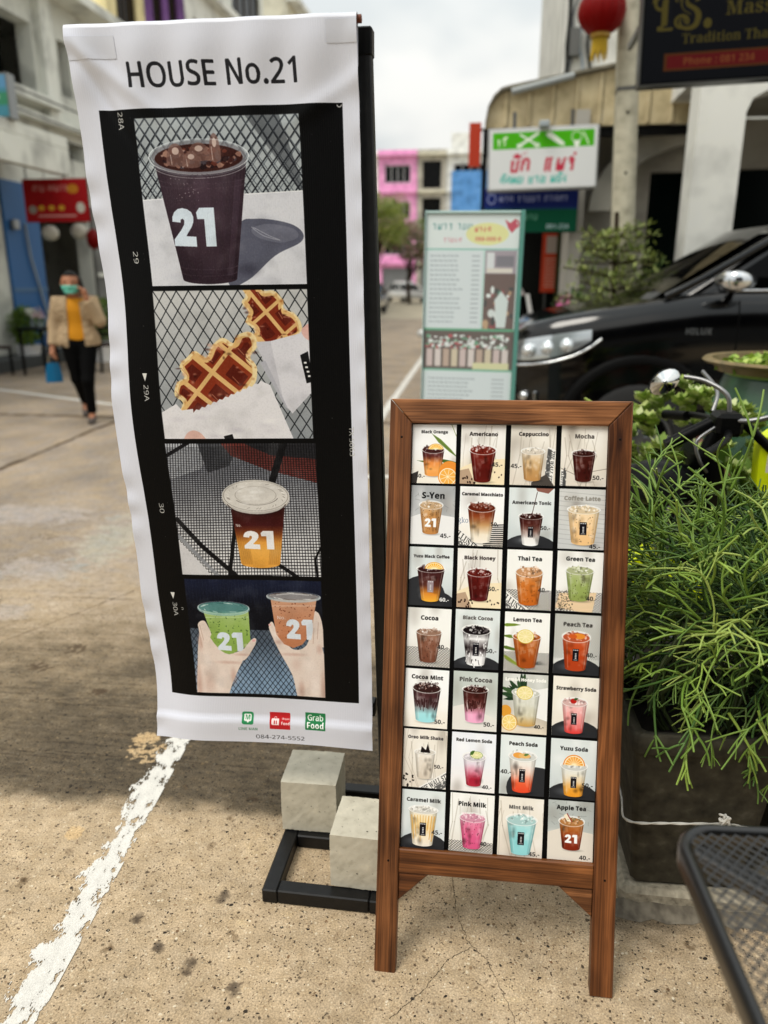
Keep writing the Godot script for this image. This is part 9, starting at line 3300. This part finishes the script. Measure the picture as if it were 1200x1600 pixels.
func build_scooter() -> void:
	var t := thing("motor_scooter", "black and fluorescent yellow scooter parked behind the pencil bush, its round mirror showing", "scooter", Vector3(0.62, 0, -2.55))
	var blk := mat("plastic_black", Color(0.025, 0.026, 0.028), 0.4)
	var yel := mat("fluorescent_yellow", Color(0.80, 0.86, 0.04), 0.35)
	var chrome := mat("dull_chrome", Color(0.50, 0.50, 0.50), 0.35, 0.9)
	var gm := mat("scooter_grey", Color(0.10, 0.105, 0.11), 0.35)
	tyre_and_rim(t, P3(-0.12, 0.27, 0), 0.27, 0.10, 1.0, mat("alloy", Color.WHITE))
	tyre_and_rim(t, P3(1.12, 0.27, 0), 0.27, 0.11, 1.0, mat("alloy", Color.WHITE))
	var fend := MB.new().sheet(14, 8, func(u, v):
		var a: float = lerpf(-0.3, 2.5, u)
		var k: float = v * 2.0 - 1.0
		var rr := 0.31 - 0.05 * k * k
		return P3(-0.12 - cos(a) * rr, 0.27 + sin(a) * rr, k * 0.075))
	part("front_fender", fend, yel, t)
	part("nose_cowl", MB.new().ball(Transform3D(Basis(Vector3(0, 0, 1), 0.25).scaled(P3(0.13, 0.075, 0.10)), P3(-0.075, 0.83, 0.05)), 10, 16), gm, t)
	for s in [-0.06, 0.06]:
		part("fork", MB.new().tube(PackedVector3Array([P3(-0.12, 0.27, s), P3(0.03, 0.85, s)]), 0.017, 8), chrome, t)
	part("steering_column", MB.new().tube(PackedVector3Array([P3(0.0, 0.7, 0), P3(0.10, 1.0, 0)]), 0.03, 10), blk, t)
	# bars run across, towards the camera and away
	part("handlebar", MB.new().tube(curve([P3(-0.02, 0.985, 0.33), P3(0.07, 1.01, 0.2), P3(0.10, 1.02, 0.0), P3(0.07, 1.01, -0.2), P3(-0.0, 0.99, -0.33)], 6), 0.012, 8), blk, t)
	part("grip", MB.new().tube(PackedVector3Array([P3(-0.085, 0.965, 0.12), P3(0.045, 1.035, 0.10)]), 0.019, 10), blk, t)
	part("grip", MB.new().tube(PackedVector3Array([P3(-0.0, 0.99, -0.33), P3(0.05, 1.003, -0.22)]), 0.018, 10), blk, t)
	part("switch_box", MB.new().block(P3(0.05, 1.0, 0.05), P3(0.13, 1.07, 0.15), 0.012), blk, t)
	part("brake_lever", MB.new().tube(curve([P3(0.10, 1.05, 0.13), P3(0.16, 1.06, 0.17), P3(0.36, 1.125, 0.18)], 5), 0.0085, 7), chrome, t)
	part("brake_lever", MB.new().tube(curve([P3(0.06, 1.03, 0.12), P3(0.0, 0.985, 0.14), P3(0.01, 0.93, 0.15), P3(0.04, 0.89, 0.14)], 5), 0.0055, 7), chrome, t)
	var stalk := part("mirror_stalk", MB.new().tube(curve([P3(0.095, 1.06, 0.1), P3(0.085, 1.12, 0.09), P3(0.03, 1.155, 0.05), P3(-0.03, 1.165, 0.02)], 5), 0.0075, 7), chrome, t)
	var face := Basis(Vector3.UP, -0.15) * Basis(Vector3(0, 0, 1), 0.75)
	part("mirror_back", MB.new().ball(Transform3D(face.scaled_local(P3(0.052, 0.036, 0.014)), P3(-0.088, 1.148, 0.018)), 8, 20), blk, stalk)
	part("mirror_glass", MB.new().ball(Transform3D(face.scaled_local(P3(0.050, 0.034, 0.006)), P3(-0.088, 1.148, 0.029)), 8, 20), mat("mirror_face", Color(0.86, 0.87, 0.87), 0.06, 1.0), stalk)
	part("mirror_stalk", MB.new().tube(curve([P3(0.1, 1.04, -0.1), P3(0.12, 1.1, -0.15), P3(0.1, 1.15, -0.28)], 5), 0.007, 7), chrome, t)
	part("frame_tube", MB.new().tube(PackedVector3Array([P3(0.13, 1.045, 0.12), P3(0.27, 0.92, 0.12), P3(0.34, 0.86, 0.10)]), 0.014, 8), blk, t)
	part("leg_shield", MB.new().sheet(8, 10, func(u, v):
		var k: float = u * 2.0 - 1.0
		return P3(0.07 + 0.16 * v - 0.07 * (1.0 - k * k), 0.93 - 0.62 * v, -k * (0.19 - 0.05 * v))), blk, t)
	part("floor_board", MB.new().block(P3(0.2, 0.29, -0.15), P3(0.6, 0.33, 0.15), 0.01), blk, t)
	part("tank_cover", MB.new().extrude(PackedVector2Array([Vector2(0.19, 0.985), Vector2(0.225, 1.015), Vector2(0.56, 0.99), Vector2(0.66, 0.7), Vector2(0.38, 0.62), Vector2(0.29, 0.73), Vector2(0.195, 0.85)]), 0.06, at(0, 0, 0.06)), yel, t)
	part("tail_body", MB.new().extrude(PackedVector2Array([Vector2(0.5, 0.35), Vector2(0.55, 0.7), Vector2(1.3, 0.82), Vector2(1.38, 0.74), Vector2(1.0, 0.45)]), 0.24, at(0, 0, -0.12)), blk, t)
	part("seat", MB.new().box(Transform3D(Basis(Vector3(0, 0, 1), 0.08), P3(0.95, 0.815, 0)), P3(0.72, 0.08, 0.26), 0.03), blk, t)
	part("sticker", MB.new().block(P3(0.20, 0.90, 0.165), P3(0.235, 0.955, 0.168)), mat("sticker_white", Color(0.75, 0.72, 0.68), 0.5), t)
	part("side_panel", MB.new().extrude(PackedVector2Array([Vector2(-0.17, 0.56), Vector2(-0.10, 0.66), Vector2(-0.07, 0.55), Vector2(-0.12, 0.46)]), 0.05, at(0, 0, 0.09)), yel, t)
	part("engine", MB.new().block(P3(0.55, 0.2, -0.12), P3(0.95, 0.42, 0.12), 0.03), mat("engine_grey", Color(0.2, 0.2, 0.2), 0.5, 0.6), t)
	part("kick_stand", MB.new().tube(PackedVector3Array([P3(0.6, 0.25, 0.1), P3(0.66, 0.01, 0.22)]), 0.01, 6), chrome, t)
